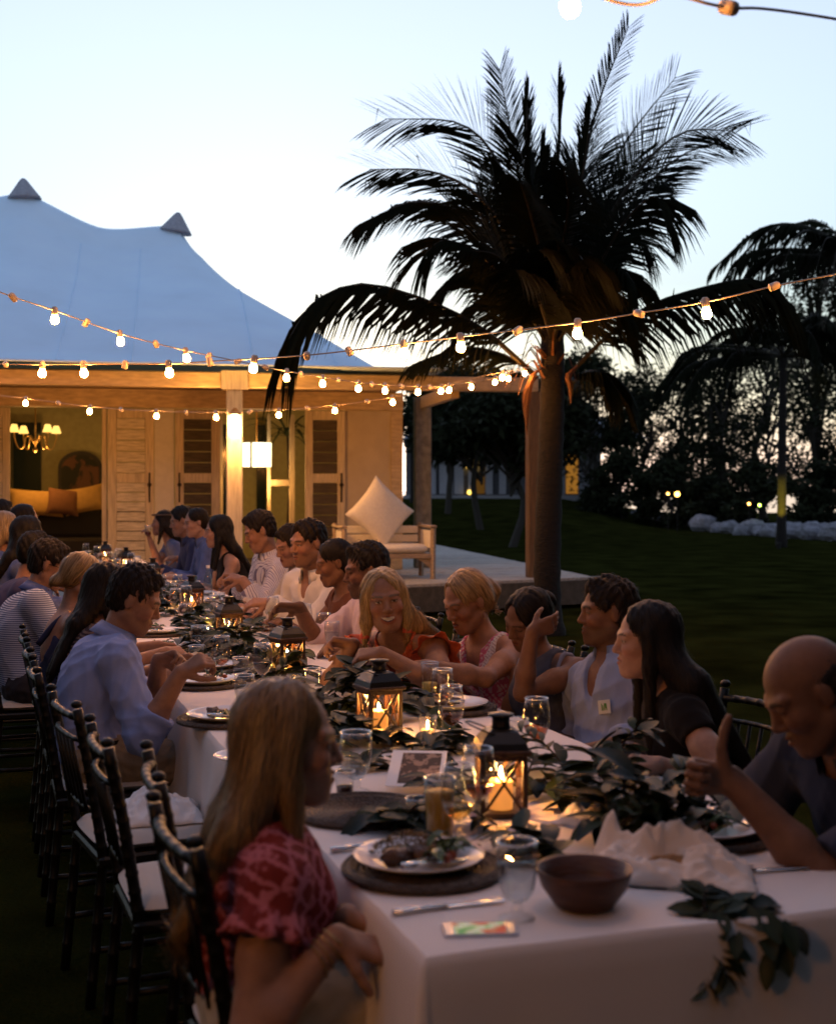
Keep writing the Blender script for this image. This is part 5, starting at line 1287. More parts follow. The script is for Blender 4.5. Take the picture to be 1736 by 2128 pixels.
# ================================================================== people: one continuous skinned surface each
def nrm(v): v = np.asarray(v, float); return v/(np.linalg.norm(v)+1e-12)
def A(*v): return np.array(v, float)
class Field:
    """a distance field on a grid: shapes are blended smoothly into it, then it is turned into one closed surface"""
    def __init__(s, lo, hi, h):
        s.o = np.array(lo, float); s.h = h; s.n = np.maximum(np.ceil((np.array(hi)-s.o)/h).astype(int)+1, 3)
        s.d = np.ones(tuple(s.n), np.float32)
    def sub(s, lo, hi, m):
        a = np.clip(np.floor((np.array(lo)-m-s.o)/s.h).astype(int), 0, s.n); b = np.clip(np.ceil((np.array(hi)+m-s.o)/s.h).astype(int)+1, 0, s.n)
        if (b <= a).any(): return None
        ax = [(s.o[i]+s.h*np.arange(a[i], b[i])).astype(np.float32) for i in range(3)]
        return (slice(a[0], b[0]), slice(a[1], b[1]), slice(a[2], b[2])), ax[0][:, None, None], ax[1][None, :, None], ax[2][None, None, :]
    def blend(s, q, off, k, minus=False):
        lo, hi = q.box(off); r = s.sub(lo, hi, k+2*s.h)
        if r is None: return
        sl, X, Y, Z = r; b = q.dist(X, Y, Z)-off; a = s.d[sl]
        if minus:
            b = -b; hh = np.maximum(k-np.abs(a-b), 0)/k; s.d[sl] = np.maximum(a, b)+hh*hh*k*.25
        else:
            hh = np.maximum(k-np.abs(a-b), 0)/k; s.d[sl] = np.minimum(a, b)-hh*hh*k*.25
    def plane(s, p, n, lo=None, hi=None, k=.006):
        lo = s.o if lo is None else lo; hi = s.o+s.n*s.h if hi is None else hi
        r = s.sub(lo, hi, 0)
        if r is None: return
        sl, X, Y, Z = r; b = ((X-p[0])*n[0]+(Y-p[1])*n[1]+(Z-p[2])*n[2]).astype(np.float32); a = s.d[sl]
        hh = np.maximum(k-np.abs(a-b), 0)/k; s.d[sl] = np.maximum(a, b)+hh*hh*k*.25
    def surface(s):
        d = s.d; ins = d < 0
        c = np.zeros(tuple(np.array(d.shape)-1), np.uint8)
        for i in (0, 1):
            for j in (0, 1):
                for k in (0, 1): c += ins[i:d.shape[0]-1+i, j:d.shape[1]-1+j, k:d.shape[2]-1+k]
        act = (c > 0) & (c < 8); I = np.argwhere(act)
        if not len(I): return np.zeros((0, 3)), np.zeros((0, 4), int)
        idx = -np.ones(act.shape, np.int32); idx[act] = np.arange(len(I))
        corners = [(i, j, k) for i in (0, 1) for j in (0, 1) for k in (0, 1)]
        val = {q: d[I[:, 0]+q[0], I[:, 1]+q[1], I[:, 2]+q[2]] for q in corners}
        acc = np.zeros((len(I), 3)); cnt = np.zeros(len(I))
        for q in corners:
            for ax in range(3):
                if q[ax]: continue
                r = list(q); r[ax] = 1; r = tuple(r); a, b = val[q], val[r]; m = (a < 0) != (b < 0)
                t = np.where(m, a/np.where(m, a-b, 1), 0)
                P = np.array(q, float)[None].repeat(len(I), 0); P[:, ax] += t; acc += P*m[:, None]; cnt += m
        v = s.o+(I+acc/np.maximum(cnt, 1)[:, None])*s.h
        F = []
        for ax in range(3):
            u, w = (ax+1) % 3, (ax+2) % 3
            a = [slice(None)]*3; b = [slice(None)]*3; a[ax] = slice(0, -1); b[ax] = slice(1, None)
            A_, B_ = ins[tuple(a)], ins[tuple(b)]; E = np.argwhere(A_ != B_)
            E = E[(E[:, u] > 0) & (E[:, w] > 0) & (E[:, u] < d.shape[u]-1) & (E[:, w] < d.shape[w]-1)]
            if not len(E): continue
            def cell(du, dw):
                C = E.copy(); C[:, u] -= du; C[:, w] -= dw; return idx[C[:, 0], C[:, 1], C[:, 2]]
            q = np.stack([cell(1, 1), cell(0, 1), cell(0, 0), cell(1, 0)], 1); inside_first = A_[E[:, 0], E[:, 1], E[:, 2]]
            q[~inside_first] = q[~inside_first][:, ::-1]; F.append(q[(q >= 0).all(1)])
        return v, np.concatenate(F)
class Cone:
    def __init__(s, a, b, r1, r2, cut=False): s.a, s.b, s.r1, s.r2, s.cut = np.array(a, float), np.array(b, float), r1, r2, cut
    def box(s, off): r = max(s.r1, s.r2)+off; return np.minimum(s.a, s.b)-r, np.maximum(s.a, s.b)+r
    def dist(s, X, Y, Z):
        ab = s.b-s.a; L2 = float(ab@ab)+1e-9; x, y, z = X-s.a[0], Y-s.a[1], Z-s.a[2]
        tt = (x*ab[0]+y*ab[1]+z*ab[2])/L2; t = np.clip(tt, 0, 1)
        d = np.sqrt((x-t*ab[0])**2+(y-t*ab[1])**2+(z-t*ab[2])**2)-(s.r1+(s.r2-s.r1)*t)
        return np.maximum(d, (tt-1)*math.sqrt(L2)) if s.cut else d
class Ell:
    def __init__(s, c, r, M=None): s.c, s.r, s.M = np.array(c, float), np.array(r, float), np.eye(3) if M is None else np.array(M, float)
    def box(s, off):
        e = np.sqrt(((s.M*(s.r+off))**2).sum(1)); return s.c-e, s.c+e
    def dist(s, X, Y, Z):
        x, y, z = X-s.c[0], Y-s.c[1], Z-s.c[2]; M = s.M
        u = (x*M[0, 0]+y*M[1, 0]+z*M[2, 0])/s.r[0]; v = (x*M[0, 1]+y*M[1, 1]+z*M[2, 1])/s.r[1]; w = (x*M[0, 2]+y*M[1, 2]+z*M[2, 2])/s.r[2]
        k0 = np.sqrt(u*u+v*v+w*w); k1 = np.sqrt((u/s.r[0])**2+(v/s.r[1])**2+(w/s.r[2])**2)+1e-9
        return k0*(k0-1)/k1
def mesh_field(prims, h, offs=0.0, ks=None, subs=(), planes=()):
    bx = [q.box(offs) for q, k in prims]
    lo = np.min([b[0] for b in bx], 0)-3*h; hi = np.max([b[1] for b in bx], 0)+3*h
    f = Field(lo, hi, h)
    for q, k in prims: f.blend(q, offs, k if ks is None else ks)
    for q, k in subs: f.blend(q, 0, k, True)
    for p in planes: f.plane(*p)
    return f.surface()
def set_col(me, col):
    a = me.color_attributes.new('Col', 'FLOAT_COLOR', 'POINT'); c = np.ones((len(me.vertices), 4), np.float32); c[:, :3] = col; a.data.foreach_set('color', c.ravel())
M_skin = mat('skin', (.4, .25, .18), .55, attr='Col', spec=.28, vary=.12, vscale=40, bump=.12, bscale=300)
M_hair = mat('hair', (.05, .03, .02), .42, attr='Col', spec=.45)
M_hairdk = mat('hair_matte', (.05, .03, .02), .6, attr='Col', spec=.25)
def wobble(v, amp, seed, fx=(1, 1, 1)):
    """soft cloth wrinkles"""
    rs = np.random.RandomState(seed); w = np.zeros(len(v)); q = v*np.array(fx)
    q = q+.02*np.stack([np.sin(q@rs.normal(0, 18, 3)+i) for i in range(3)], 1)
    for i in range(7):
        k = rs.normal(0, 1, 3); k = k/np.linalg.norm(k)*rs.uniform(22, 75); w += (1-np.abs(np.sin(q@k+rs.uniform(0, 6)))*1.6)*rs.uniform(.5, 1)
    return amp*w/3.5
def normals(v, f):
    a = v[f[:, 2]]-v[f[:, 0]]; b = v[f[:, 3]]-v[f[:, 1]]; n = np.cross(a, b); out = np.zeros_like(v)
    for i in range(4): np.add.at(out, f[:, i], n)
    return out/(np.linalg.norm(out, axis=1)[:, None]+1e-12)
def smooth(v, f, it=2, w=.5):
    for _ in range(it):
        s = np.zeros_like(v); c = np.zeros(len(v))
        for i in range(4):
            for j in (1, 3): np.add.at(s, f[:, i], v[f[:, (i+j) % 4]]); np.add.at(c, f[:, i], 1)
        v = v*(1-w)+w*s/np.maximum(c, 1)[:, None]
    return v
def from_angles(yaw, pitch=0, roll=0):
    """right, forward, up axes of a head looking along the world angle yaw (degrees, 0 = +x), nodding down by pitch"""
    y, p, r = R(yaw), R(pitch), R(roll)
    f = A(math.cos(y)*math.cos(p), math.sin(y)*math.cos(p), -math.sin(p)); rt = A(math.sin(y), -math.cos(y), 0); u = np.cross(rt, f)
    rt2 = rt*math.cos(r)+u*math.sin(r); u2 = u*math.cos(r)-rt*math.sin(r); return rt2, f, u2
def ik(S_, T, l1, l2, hint):
    d = T-S_; L = np.linalg.norm(d); L2 = min(max(L, abs(l1-l2)+.01), l1+l2-.004); n = d/L; T2 = S_+n*L2
    a = (l1*l1-l2*l2+L2*L2)/(2*L2); hgt = math.sqrt(max(l1*l1-a*a, 0)); p = np.asarray(hint, float)-n*np.dot(hint, n); p = nrm(p); return S_+n*a+p*hgt, T2
def hand_prims(W, d, pn, s, curl, left, pose='curl'):
    """palm, four unequal fingers and a thumb. d: direction of the fingers, pn: palm normal"""
    d = nrm(d); pn = nrm(pn-d*np.dot(pn, d)); sd = np.cross(d, pn)*(1 if left else -1)     # sd points to the thumb side
    out = []
    for k, o in enumerate((.027, .009, -.009, -.026)):
        out.append((Cone(W+d*.008*s+sd*o*.55*s, W+d*.082*s+sd*o*s, .0145*s, .0125*s), .012))
        L = (.072, .080, .075, .058)[k]*s; b = W+d*.084*s+sd*o*1.02*s; ang = 0; p = b
        r = (.0092, .0094, .0090, .0080)[k]*s
        for j, (fl, cu) in enumerate(((.44, .8), (.31, 1.05), (.25, .7))):
            ang += curl*cu+(.06*k if pose == 'curl' else 0); dd = d*math.cos(ang)+pn*math.sin(ang); e = p+dd*L*fl; out.append((Cone(p, e, r, r*.92), .003)); p = e; r *= .92
    tb_ = W+d*.022*s+sd*.022*s+pn*.008*s
    if pose == 'thumb': t1 = tb_+(sd*.9+d*.25)*.045*s; t2 = t1+(sd*.98-d*.05)*.036*s; t3 = t2+(sd*.95-d*.22)*.028*s
    else: t1 = tb_+(sd*.62+d*.62+pn*.45)*.040*s; t2 = t1+(sd*.25+d*.75+pn*.5)*.032*s; t3 = t2+(d*.75+pn*.6)*.025*s
    out += [(Cone(tb_, t1, .0145*s, .0115*s), .010), (Cone(t1, t2, .0112*s, .0100*s), .003), (Cone(t2, t3, .0100*s, .0085*s), .003)]
    return out
SKIN = {'fair': (.36, .205, .145), 'tan': (.285, .150, .098), 'mid': (.165, .082, .050)}
HAIR = {'black': (.010, .0075, .006), 'dark': (.016, .010, .006), 'brown': (.035, .020, .010), 'blonde': (.30, .19, .085), 'dblonde': (.20, .12, .05), 'light': (.36, .24, .11)}
CLOTH = {}
def cloth_mat(key, col, **kw):
    if key not in CLOTH: CLOTH[key] = mat('cloth_'+key, col, .9, bump=.12, bscale=260, sheen=.05, spec=.12, **kw)
    return CLOTH[key]
def person(label, head, pel, body, look, sex='m', sc=1.0, hair=None, skin='tan', h=.006, hands=None, top=None, bottom=None, twist=0, shoulder=None, extras=None, seat=.475, slouch=.03, smile=False, lids=.6, beard=0.0, bald=False, chair_at=None):
    """head: point at the crown of the head; pel: where the hips sit (x, y); body: world angle the hips face; look: (yaw, pitch, roll)"""
    fem = sex == 'f'; hs = (.95 if fem else 1.0)*sc; bs = (.93 if fem else 1.0)*sc
    Rt, Fw, Up = from_angles(*look); Mh = np.stack([Rt, Fw, Up], 1)
    Hc = np.array(head, float)-Up*.112*hs
    bf = A(math.cos(R(body)), math.sin(R(body)), 0); Pv = A(pel[0], pel[1], seat+.095*bs)
    tu0 = nrm(Hc-Pv)
    N = Hc-nrm(Up*.4+tu0*.6)*.185*hs-Fw*.022
    Cc = Pv*.62+N*.38+A(0, 0, .05)-bf*slouch
    sp = lambda t: Pv*(1-t)**2+2*Cc*t*(1-t)+N*t*t
    tg = lambda t: nrm(2*(1-t)*(Cc-Pv)+2*t*(N-Cc))
    rb0 = A(math.sin(R(body)), -math.cos(R(body)), 0); a_ = R(body+twist); rb1 = A(math.sin(a_), -math.cos(a_), 0)
    def frame(t):
        r = nrm(rb0*(1-t)+rb1*t); u = tg(t); r = nrm(r-u*np.dot(r, u)); return np.stack([r, np.cross(u, r), u], 1)
    W_ = [(0, .172, .125, .115), (.22, .150, .108, .11), (.45, .150, .112, .12), (.66, .166, .122, .12), (.84, .150, .098, .085)] if not fem else [(0, .172, .122, .11), (.22, .135, .100, .11), (.45, .128, .098, .11), (.66, .140, .106, .11), (.84, .128, .085, .08)]
    torso = [(Ell(sp(t), A(a, b, c)*bs, frame(t)), .06) for t, a, b, c in W_]
    Fr = frame(.85); tu = Fr[:, 2]; rr_ = Fr[:, 0]; ff = Fr[:, 1]
    if fem:
        for sx in (-1, 1): torso.append((Ell(sp(.62)+rr_*sx*.062*bs+ff*.078*bs, A(.052, .05, .052)*bs), .04))
    sw = (.158 if fem else .182)*bs
    Sh = {}
    for nm, sx in (('R', 1), ('L', -1)):
        q = N-tu*.060*bs+rr_*sx*sw
        if shoulder and nm in shoulder: q = q+np.array(shoulder[nm])
        Sh[nm] = q
        torso.append((Cone(N-tu*.045*bs, q, .055*bs, (.046 if fem else .056)*bs), .035))
        torso.append((Cone(N+tu*.02*bs, q+tu*.012, .034*bs, .030*bs), .03))
    neck = [(Cone(N-tu*.03, Hc-Up*.055*hs-Fw*.012*hs, (.050 if fem else .060)*bs, (.047 if fem else .056)*hs), .03)]
    # legs, bent at hip and knee, feet flat on the ground
    legs = []; up3 = A(0, 0, 1)
    for sx in (-1, 1):
        hp_ = Pv+rb0*sx*.088*bs-up3*.015; kn = hp_+bf*.43*bs+rb0*sx*.03; kn[2] = seat+.045; an = A(*(kn+bf*.03*bs)); an[2] = .085
        legs += [(Cone(hp_, kn, .090*bs, .060*bs), .05), (Cone(kn, an, .058*bs, .038*bs), .03)]
        sho = [(Cone(an-up3*.045, an-up3*.052+bf*.15*bs, .036, .028), .02)]; legs += sho
    arms = []; hnd = []; elb = {}; wr = {}
    l1, l2 = (.275, .235) if fem else (.295, .255); l1 *= sc; l2 *= sc
    for nm, sx in (('R', 1), ('L', -1)):
        hd = (hands or {}).get(nm)
        if hd is None:
            t = Pv+bf*.40+rb0*sx*.13; t[2] = TZ+.05; hd = dict(w=t)
        T = np.array(hd['w'], float); hint = np.array(hd.get('hint', -up3*.8+rb0*sx*.5-bf*.3), float)
        E, Wp = ik(Sh[nm], T, l1, l2, hint); elb[nm], wr[nm] = E, Wp
        ra, rb_, rc = ((.044, .036, .0235) if fem else (.053, .043, .0285)); ra *= sc; rb_ *= sc; rc *= sc
        m_ = Sh[nm]*.55+E*.45
        arms += [(Cone(Sh[nm], m_, ra, ra*.94), .03), (Cone(m_, E, ra*.92, rb_*.88), .03)]
        f1 = E*.68+Wp*.32; arms += [(Cone(E, f1, rb_*.90, rb_), .02), (Cone(f1, Wp, rb_*.98, rc), .02)]
        fd = nrm(Wp-E); dd = np.array(hd.get('d', fd*.8+A(0, 0, -.25)), float); pn = np.array(hd.get('pn', -rb0*sx*.5+A(0, 0, -.8)), float)
        hnd += hand_prims(Wp, dd, pn, (.92 if fem else 1.02)*sc, hd.get('curl', .45), nm == 'L', hd.get('pose', 'curl'))
    # head: skull, jaw and features blended together
    def hl(x, y, z): return Hc+(Rt*x+Fw*y+Up*z)*hs
    def he(c, r): return Ell(hl(*c), A(*r)*hs, Mh)
    def hc(a, b, r1, r2): return Cone(hl(*a), hl(*b), r1*hs, r2*hs)
    jw = 1.0 if not fem else .93
    face = [(he((0, -.014, .028), (.0745, .094, .084)), .02), (he((0, .026, -.034), (.062*jw, .058, .080)), .03), (he((0, .045, -.083), (.044*jw, .042, .033)), .025),
            (hc((0, .072, -.103), (0, .070, -.100), .019*jw, .019), .02)]
    for sx in (-1, 1):
        face += [(hc((sx*.055*jw, -.002, -.06), (sx*.022, .058, -.100), .021, .018), .02), (Ell(hl(sx*.037, .060, -.027), A(.026, .024, .024)*hs), .02),
                 (hc((sx*.046, .068, .025), (sx*.012, .083, .020), .009 if fem else .011, .009 if fem else .011), .014),
                 (he((sx*.0760, -.008, -.006), (.0085, .017, .028)), .006)]
    subs = [(Ell(hl(sx*.031, .094, .004), A(.017, .012, .010)*hs, Mh), .010) for sx in (-1, 1)]
    feat = [(hc((0, .081, .014), (0, .101, -.026), .0080, .0105), .012), (Ell(hl(0, .1015, -.030), A(.0115, .0105, .0092)*hs), .008), (he((0, .072, -.066), (.030, .021, .022)), .016)]
    for sx in (-1, 1): feat += [(Ell(hl(sx*.0115, .092, -.034), A(.0082, .0095, .0075)*hs), .006), (Ell(hl(sx*.031, .0745, .003), A(.0130, .0125, .0125)*hs), .003),
                                (hc((sx*.044, .074, .009), (sx*.019, .084, .010), .0050, .0048), .005)]
    mw = .030 if smile else .021; mz = .005 if smile else -.001
    for z, r in ((-.0575, .0052), (-.0705 if not smile else -.0765, .0062)):
        feat += [(hc((sx*mw, .077 if not smile else .074, z+mz+(.006 if smile else 0)), (0, .0935, z), r*.7, r), .004) for sx in (-1, 1)]
    gap = [(he((0, .098, -.0640 if not smile else -.0665), (mw*.98, .012, .0018 if not smile else .0030)), .003)]
    ears = []
    if not smile: pass
    fine = h if h < .0065 else h*.8
    prims = torso+neck+legs+arms+face
    bx = [q.box(0) for q, k in prims+hnd]; lo = np.min([b[0] for b in bx], 0)-.03; hi = np.max([b[1] for b in bx], 0)+.03
    F = Field(lo, hi, h)
    for q, k in prims: F.blend(q, 0, k)
    for q, k in subs: F.blend(q, 0, k, True)
    for q, k in feat: F.blend(q, 0, k)
    for q, k in gap: F.blend(q, 0, k, True)
    for q, k in hnd: F.blend(q, 0, k)
    v, f = F.surface(); v = smooth(v, f, 1, .35)
    # colours that belong to the skin: lips, brows, eyes, stubble
    col = np.ones((len(v), 3))*np.array(SKIN[skin]); q = ((v-Hc)@Mh)/hs; ax = np.abs(q[:, 0])
    front = (q[:, 1] > .03) & (np.abs(q[:, 2]) < .14) & (ax < .09)
    def paint(mask, c, a=1.0):
        m = mask.astype(float)[:, None]*a; col[:] = col*(1-m)+np.array(c)*m
    cheek = np.exp(-(((ax-.042)/.02)**2+((q[:, 2]+.03)/.022)**2))*front; col[:] = col*(1-cheek[:, None]*.25*np.array([0, .8, .9]))
    hcol = np.array(HAIR[hair['col']] if hair else (.05, .035, .025))
    if beard: 
        b_ = np.clip((-.038-q[:, 2])/.015, 0, 1)*np.clip((q[:, 1]+.03)/.03, 0, 1)*(np.abs(q[:, 2]) < .14)*(ax < .09); paint(b_, hcol*2.5, beard)
    lips = front & (((ax/(mw*1.05))**2+((q[:, 2]+.0645+(.004 if smile else 0))/(.0115 if not smile else .0175))**2) < 1) & (q[:, 1] > .068); paint(lips, np.array(SKIN[skin])*np.array([.85, .45, .45]), .75 if fem else .4)
    if smile:
        dz = q[:, 2]+.0660-9*ax**2; paint(front & (ax < .0265) & (np.abs(dz) < .0095*np.sqrt(np.maximum(1-(ax/.0268)**2, 0))), (.06, .02, .015), .95)
        te = front & (ax < .0245) & (np.abs(dz-.0015) < .0066*np.sqrt(np.maximum(1-(ax/.0248)**2, 0))); paint(te, (.62, .57, .50), .95)
    else:
        ml = front & (ax < mw*.95) & (np.abs(q[:, 2]+.0640) < .0022) & (q[:, 1] > .07); paint(ml, (.05, .02, .015), .8)
    br = front & (np.abs(ax-.031) < .019) & (np.abs(q[:, 2]-.0235-.10*(ax-.03)*(ax < .035)+.25*np.maximum(ax-.036, 0)) < (.0038 if fem else .0052)); paint(br, np.minimum(hcol*1.2+.01, .12), .85)
    if not bald or True:
        ey = front & (((ax-.031)/.0125)**2+((q[:, 2]-.002)/(.0055*(1-lids*.7)))**2 < 1)
        paint(ey, (.55, .50, .46), .9 if lids < .8 else 0)
        if lids < .8: paint(ey & (np.abs(ax-.031) < .0055), (.03, .02, .015), .95)
        ll = front & (np.abs(ax-.031) < .0135) & (np.abs(q[:, 2]-.002-.0055*(1-lids*.9)+18*(ax-.031)**2) < .0020); paint(ll, (.03, .018, .012), .85)
        sk_ = front & (((ax-.031)/.017)**2+((q[:, 2]-.004)/.011)**2 < 1) & ~ey & ~ll; paint(sk_, np.array(SKIN[skin])*.75, .5)
    o = link('person', big_mesh('person', v, f, M_skin)); set_col(o.data, col); tag(o, label, 'person', 'people at the long table')
    rs_ = np.random.RandomState(abs(hash(label)) % 9999 if False else sum(map(ord, label)) % 9999)
    # ---------------- clothes
    def garment(name, prims_, off, m, planes=(), subs_=(), amp=.004, seed=1, fx=(1, 1, 1), col_=None, k=.03, hh=None):
        hv = hh or h*1.15
        vv, fv = mesh_field([(a, b) for a, b in prims_], hv, off, None, subs_, planes)
        if not len(vv): return None
        nn = normals(vv, fv); vv = vv+nn*np.clip(wobble(vv, amp, seed, fx), -amp, amp*1.6)[:, None]; vv = smooth(vv, fv, 1, .3)
        g_ = link(name, big_mesh(name, vv, fv, m), o); 
        if col_ is not None: set_col(g_.data, col_(vv))
        return g_
    body_sides = dict(sp=sp, tg=tg, rr=rr_, ff=ff, tu=tu, N=N, Sh=Sh, elb=elb, wr=wr, Hc=Hc, Rt=Rt, Fw=Fw, Up=Up, hs=hs, bs=bs, Pv=Pv, hl=hl, bf=bf, rb0=rb0)
    tp = top or {}
    if tp:
        sl_ = tp.get('sleeve', 1.0); P_ = list(torso)
        for nm in ('R', 'L'):
            S0, E, Wp = Sh[nm], elb[nm], wr[nm]; ra = (.047 if fem else .056)*sc; rb_ = (.039 if fem else .047)*sc
            if sl_ <= 0: continue
            if sl_ <= 1: e = S0+(E-S0)*sl_; P_.append((Cone(S0, e, ra, ra*.97*(1+tp.get('flare', 0)), True), .03))
            else:
                P_.append((Cone(S0, E, ra, rb_), .03)); e = E+(Wp-E)*(sl_-1); P_.append((Cone(E, e, rb_*1.04, rb_*(1.0 if sl_ > 1.6 else 1.12), True), .02))
        cut = [(Cone(N-tu*.02+ff*.0, N+tu*.12, tp.get('neck', .066)*bs, .10*bs), .008)]
        if tp.get('vneck'):
            dv = tp['vneck']; p0 = N+ff*.10*bs-tu*.02; cut += [(Cone(p0+tu*.03, p0-tu*dv+ff*.06*bs, tp.get('vw', .055)*bs, .006), .006)]
        if tp.get('backless'): cut.append((Ell(N-ff*.10*bs-tu*.10*bs, A(.11, .12, .16)*bs, Fr), .01))
        if tp.get('bare_shoulders'):
            for nm in ('R', 'L'): cut.append((Ell(Sh[nm]+tu*.03, A(tp['bare_shoulders'], .13, .12)*bs, Fr), .01))
        pl_s = []
        g_ = garment('shirt' if not fem else tp.get('name', 'blouse'), P_, tp.get('off', .011), tp['mat'], pl_s, cut, tp.get('amp', .0045), sum(map(ord, label)) % 97, tp.get('fx', (1, 1, .6)), (lambda vv: tp['col'](vv, body_sides)) if tp.get('col') else None)
        if tp.get('collar'):
            cb = MB(); n = 26; c0 = N+tu*.034-ff*.006; nd = nrm(nrm(Hc-N)*.6+tu*.4); r1 = nrm(rr_-nd*np.dot(rr_, nd)); f1 = np.cross(nd, r1)
            vs = []
            for i in range(n):
                a = R(62)+R(416-124-.0+0)*i/(n-1)*(.9)-0.02
                a = R(90+24)+R(360-48)*i/(n-1)
                op = 1-min(i, n-1-i)/(n-1)*2
                d_ = r1*math.cos(a)+f1*math.sin(a); rad = .075*bs*(1.0 if not fem else .88)
                top_ = c0+d_*rad*.97+nd*(.034-.008*op); out_ = c0+d_*(rad*1.24)+nd*(-.018-.034*op**4); low_ = c0+d_*rad*1.04-nd*.03
                vs += [low_, top_, out_+d_*.004]
            cb.add(vs, [q_ for i in range(n-1) for q_ in ((3*i, 3*i+3, 3*i+4, 3*i+1), (3*i+1, 3*i+4, 3*i+5, 3*i+2))])
            c_ = cb.build('collar', tp.get('cmat', tp['mat']), o, True); sm = c_.modifiers.new('thick', 'SOLIDIFY'); sm.thickness = .003
            if tp.get('col') and not tp.get('cmat'): set_col(c_.data, tp['col'](np.array([tuple(q_) for q_ in vs]), body_sides))
        if 1.0 < sl_ < 1.7:     # rolled cuffs
            for nm in ('R', 'L'):
                e = elb[nm]+(wr[nm]-elb[nm])*(sl_-1); d_ = nrm(wr[nm]-elb[nm]); cm = MB(); rb_ = (.043 if fem else .052)*sc
                Q = Vector(d_).to_track_quat('Z', 'Y').to_matrix().to_4x4(); Q.translation = Vector(e)
                cm.lathe([(rb_*1.04, -.045), (rb_*1.10, -.04), (rb_*1.12, -.003), (rb_*1.06, .004), (rb_*.98, .0)], 22, Q, False, False); cm.build('cuff', tp.get('cmat', tp['mat']), o, True)
    if bottom: garment('trousers' if bottom.get('kind', 'trousers') == 'trousers' else 'skirt', legs[0:2]+legs[3:5]+[torso[0]], .014, bottom['mat'], [], [], .006, 5, (1, 1, 1))
    # ---------------- hair
    if hair: make_hair(o, hair, body_sides, h, Mh)
    if extras: extras(o, body_sides)
    return o
def make_hair(o, hair, B, h, Mh):
    st = hair['style']; hl = B['hl']; hs = B['hs']; rs = np.random.RandomState(hair.get('seed', 3)); dn = A(0, 0, -1.0)
    def he(c, r): return Ell(hl(*c), A(*r)*hs, Mh)
    P = []; cut = []
    L = hair.get('len', .28)
    if st == 'short':
        P = [(he((0, -.019, .043), (.0805, .0985, .083)), .02), (he((0, -.040, -.004), (.0755, .069, .080)), .02), (hc_(hl, hs, (0, .055, .098), (0, -.02, .115), .018, .016), .03)]
        P += [(hc_(hl, hs, (sx*.073, .028, .035), (sx*.0735, .018, -.030), .011, .007), .01) for sx in (-1, 1)]
        cut = [(he((0, .098, -.012), (.066, .056, .098)), .012), (he((0, .092, -.03), (.09, .060, .060)), .012), (he((0, .03, -.125), (.2, .2, .055)), .03)]+[(he((sx*.085, .012, -.018), (.03, .026, .034)), .010) for sx in (-1, 1)]
    elif st == 'balding':
        P = [(he((0, -.026, .006), (.0790, .084, .060)), .02)]
        cut = [(he((0, .075, .01), (.12, .075, .12)), .012), (he((0, -.0, .10), (.06, .10, .05)), .02), (he((0, .0, -.118), (.2, .2, .052)), .02)]+[(he((sx*.085, .012, -.018), (.03, .026, .034)), .010) for sx in (-1, 1)]
    else:
        P = [(he((0, -.020, .040), (.0825, .099, .0855)), .02), (he((0, -.050, -.012), (.079, .064, .088)), .025)]
        cut = [(he((0, .100, -.012), (.0615, .064, .104)), .012), (he((hair.get('part', .012), .085, .070), (.030, .045, .030)), .015)]
        if st == 'long':
            bk = nrm(dn*1.0-B['Fw']*.10)
            wd = hair.get('wide', 1.0)
            for i, x in enumerate((-.062, -.035, 0, .035, .062)):
                a = hl(x*.9, -.055 if abs(x) < .05 else -.026, -.03); tt_ = max(.12, .88-L*1.25+.04*math.sin(i*2.1)); b = B['sp'](tt_)-B['ff']*.150*B['bs']+B['rr']*x*(1.1+1.1*(wd-1)); m = B['N']-B['ff']*.072*B['bs']+B['tu']*.01+B['rr']*x*(1.15+.8*(wd-1))
                P += [(Cone(a, m, .040*hs, .036*hs*wd), .03), (Cone(m, b, .036*hs*wd, .014*hs*wd), .03)]
            for sx in (-1, 1):
                fr = hair.get('front', .0); a = hl(sx*.073, .012, .03); b = hl(sx*.080, .012, -.075); c = b+dn*(L*hair.get('fl', .62))+B['Fw']*(.03+fr)+B['Rt']*sx*.006
                P += [(Cone(a, b, .018*hs, .021*hs), .02), (Cone(b, c, .022*hs, .010*hs), .02)]
        elif st == 'bun':
            b = hair.get('bun', (0, -.118, -.02)); P = [(he((0, -.018, .038), (.0795, .0965, .082)), .02), (he((0, -.044, -.006), (.0735, .063, .068)), .02)]
            P += [(he(b, (.040, .036, .040)), .015)]
            cut += [(he((sx*.085, .010, -.020), (.03, .024, .034)), .010) for sx in (-1, 1)]+[(he((0, .0, -.128), (.2, .2, .058)), .02)]
        elif st == 'tail':
            P = [(he((0, -.018, .038), (.081, .098, .084)), .02), (he((0, -.046, -.008), (.0765, .070, .078)), .02)]
            a = hl(0, -.112, .015); P += [(he((0, -.112, .018), (.026, .024, .026)), .012), (Cone(a, a-B['Fw']*.035+dn*.04, .026, .030), .02), (Cone(a-B['Fw']*.035+dn*.04, a-B['Fw']*.03+dn*L, .030, .014), .02)]
            cut += [(he((sx*.085, .014, -.020), (.03, .024, .036)), .010) for sx in (-1, 1)]+[(he((0, .02, -.13), (.2, .16, .060)), .02)]
    v, f = mesh_field(P, h*1.0, hair.get('off', 0), None, cut)
    n0 = normals(v, f); q = v*60; tuft = 1.9 if st == 'short' else 1.0; v = v+n0*(tuft*(.0020*np.sin(q@A(1.1, .7, .25)+3*np.sin(q@A(.2, .5, .1)))+.0014*np.sin(v@A(150, 120, 30)+2*np.sin(v@A(40, -70, 60)))+.0010*np.sin(v@A(-210, 160, 90))))[:, None]
    base = np.array(HAIR[hair['col']])
    cols = [np.ones((len(v), 3))*base*.7]; verts = [v]; quads = [f]
    # strands that follow the combed surface
    from mathutils.kdtree import KDTree
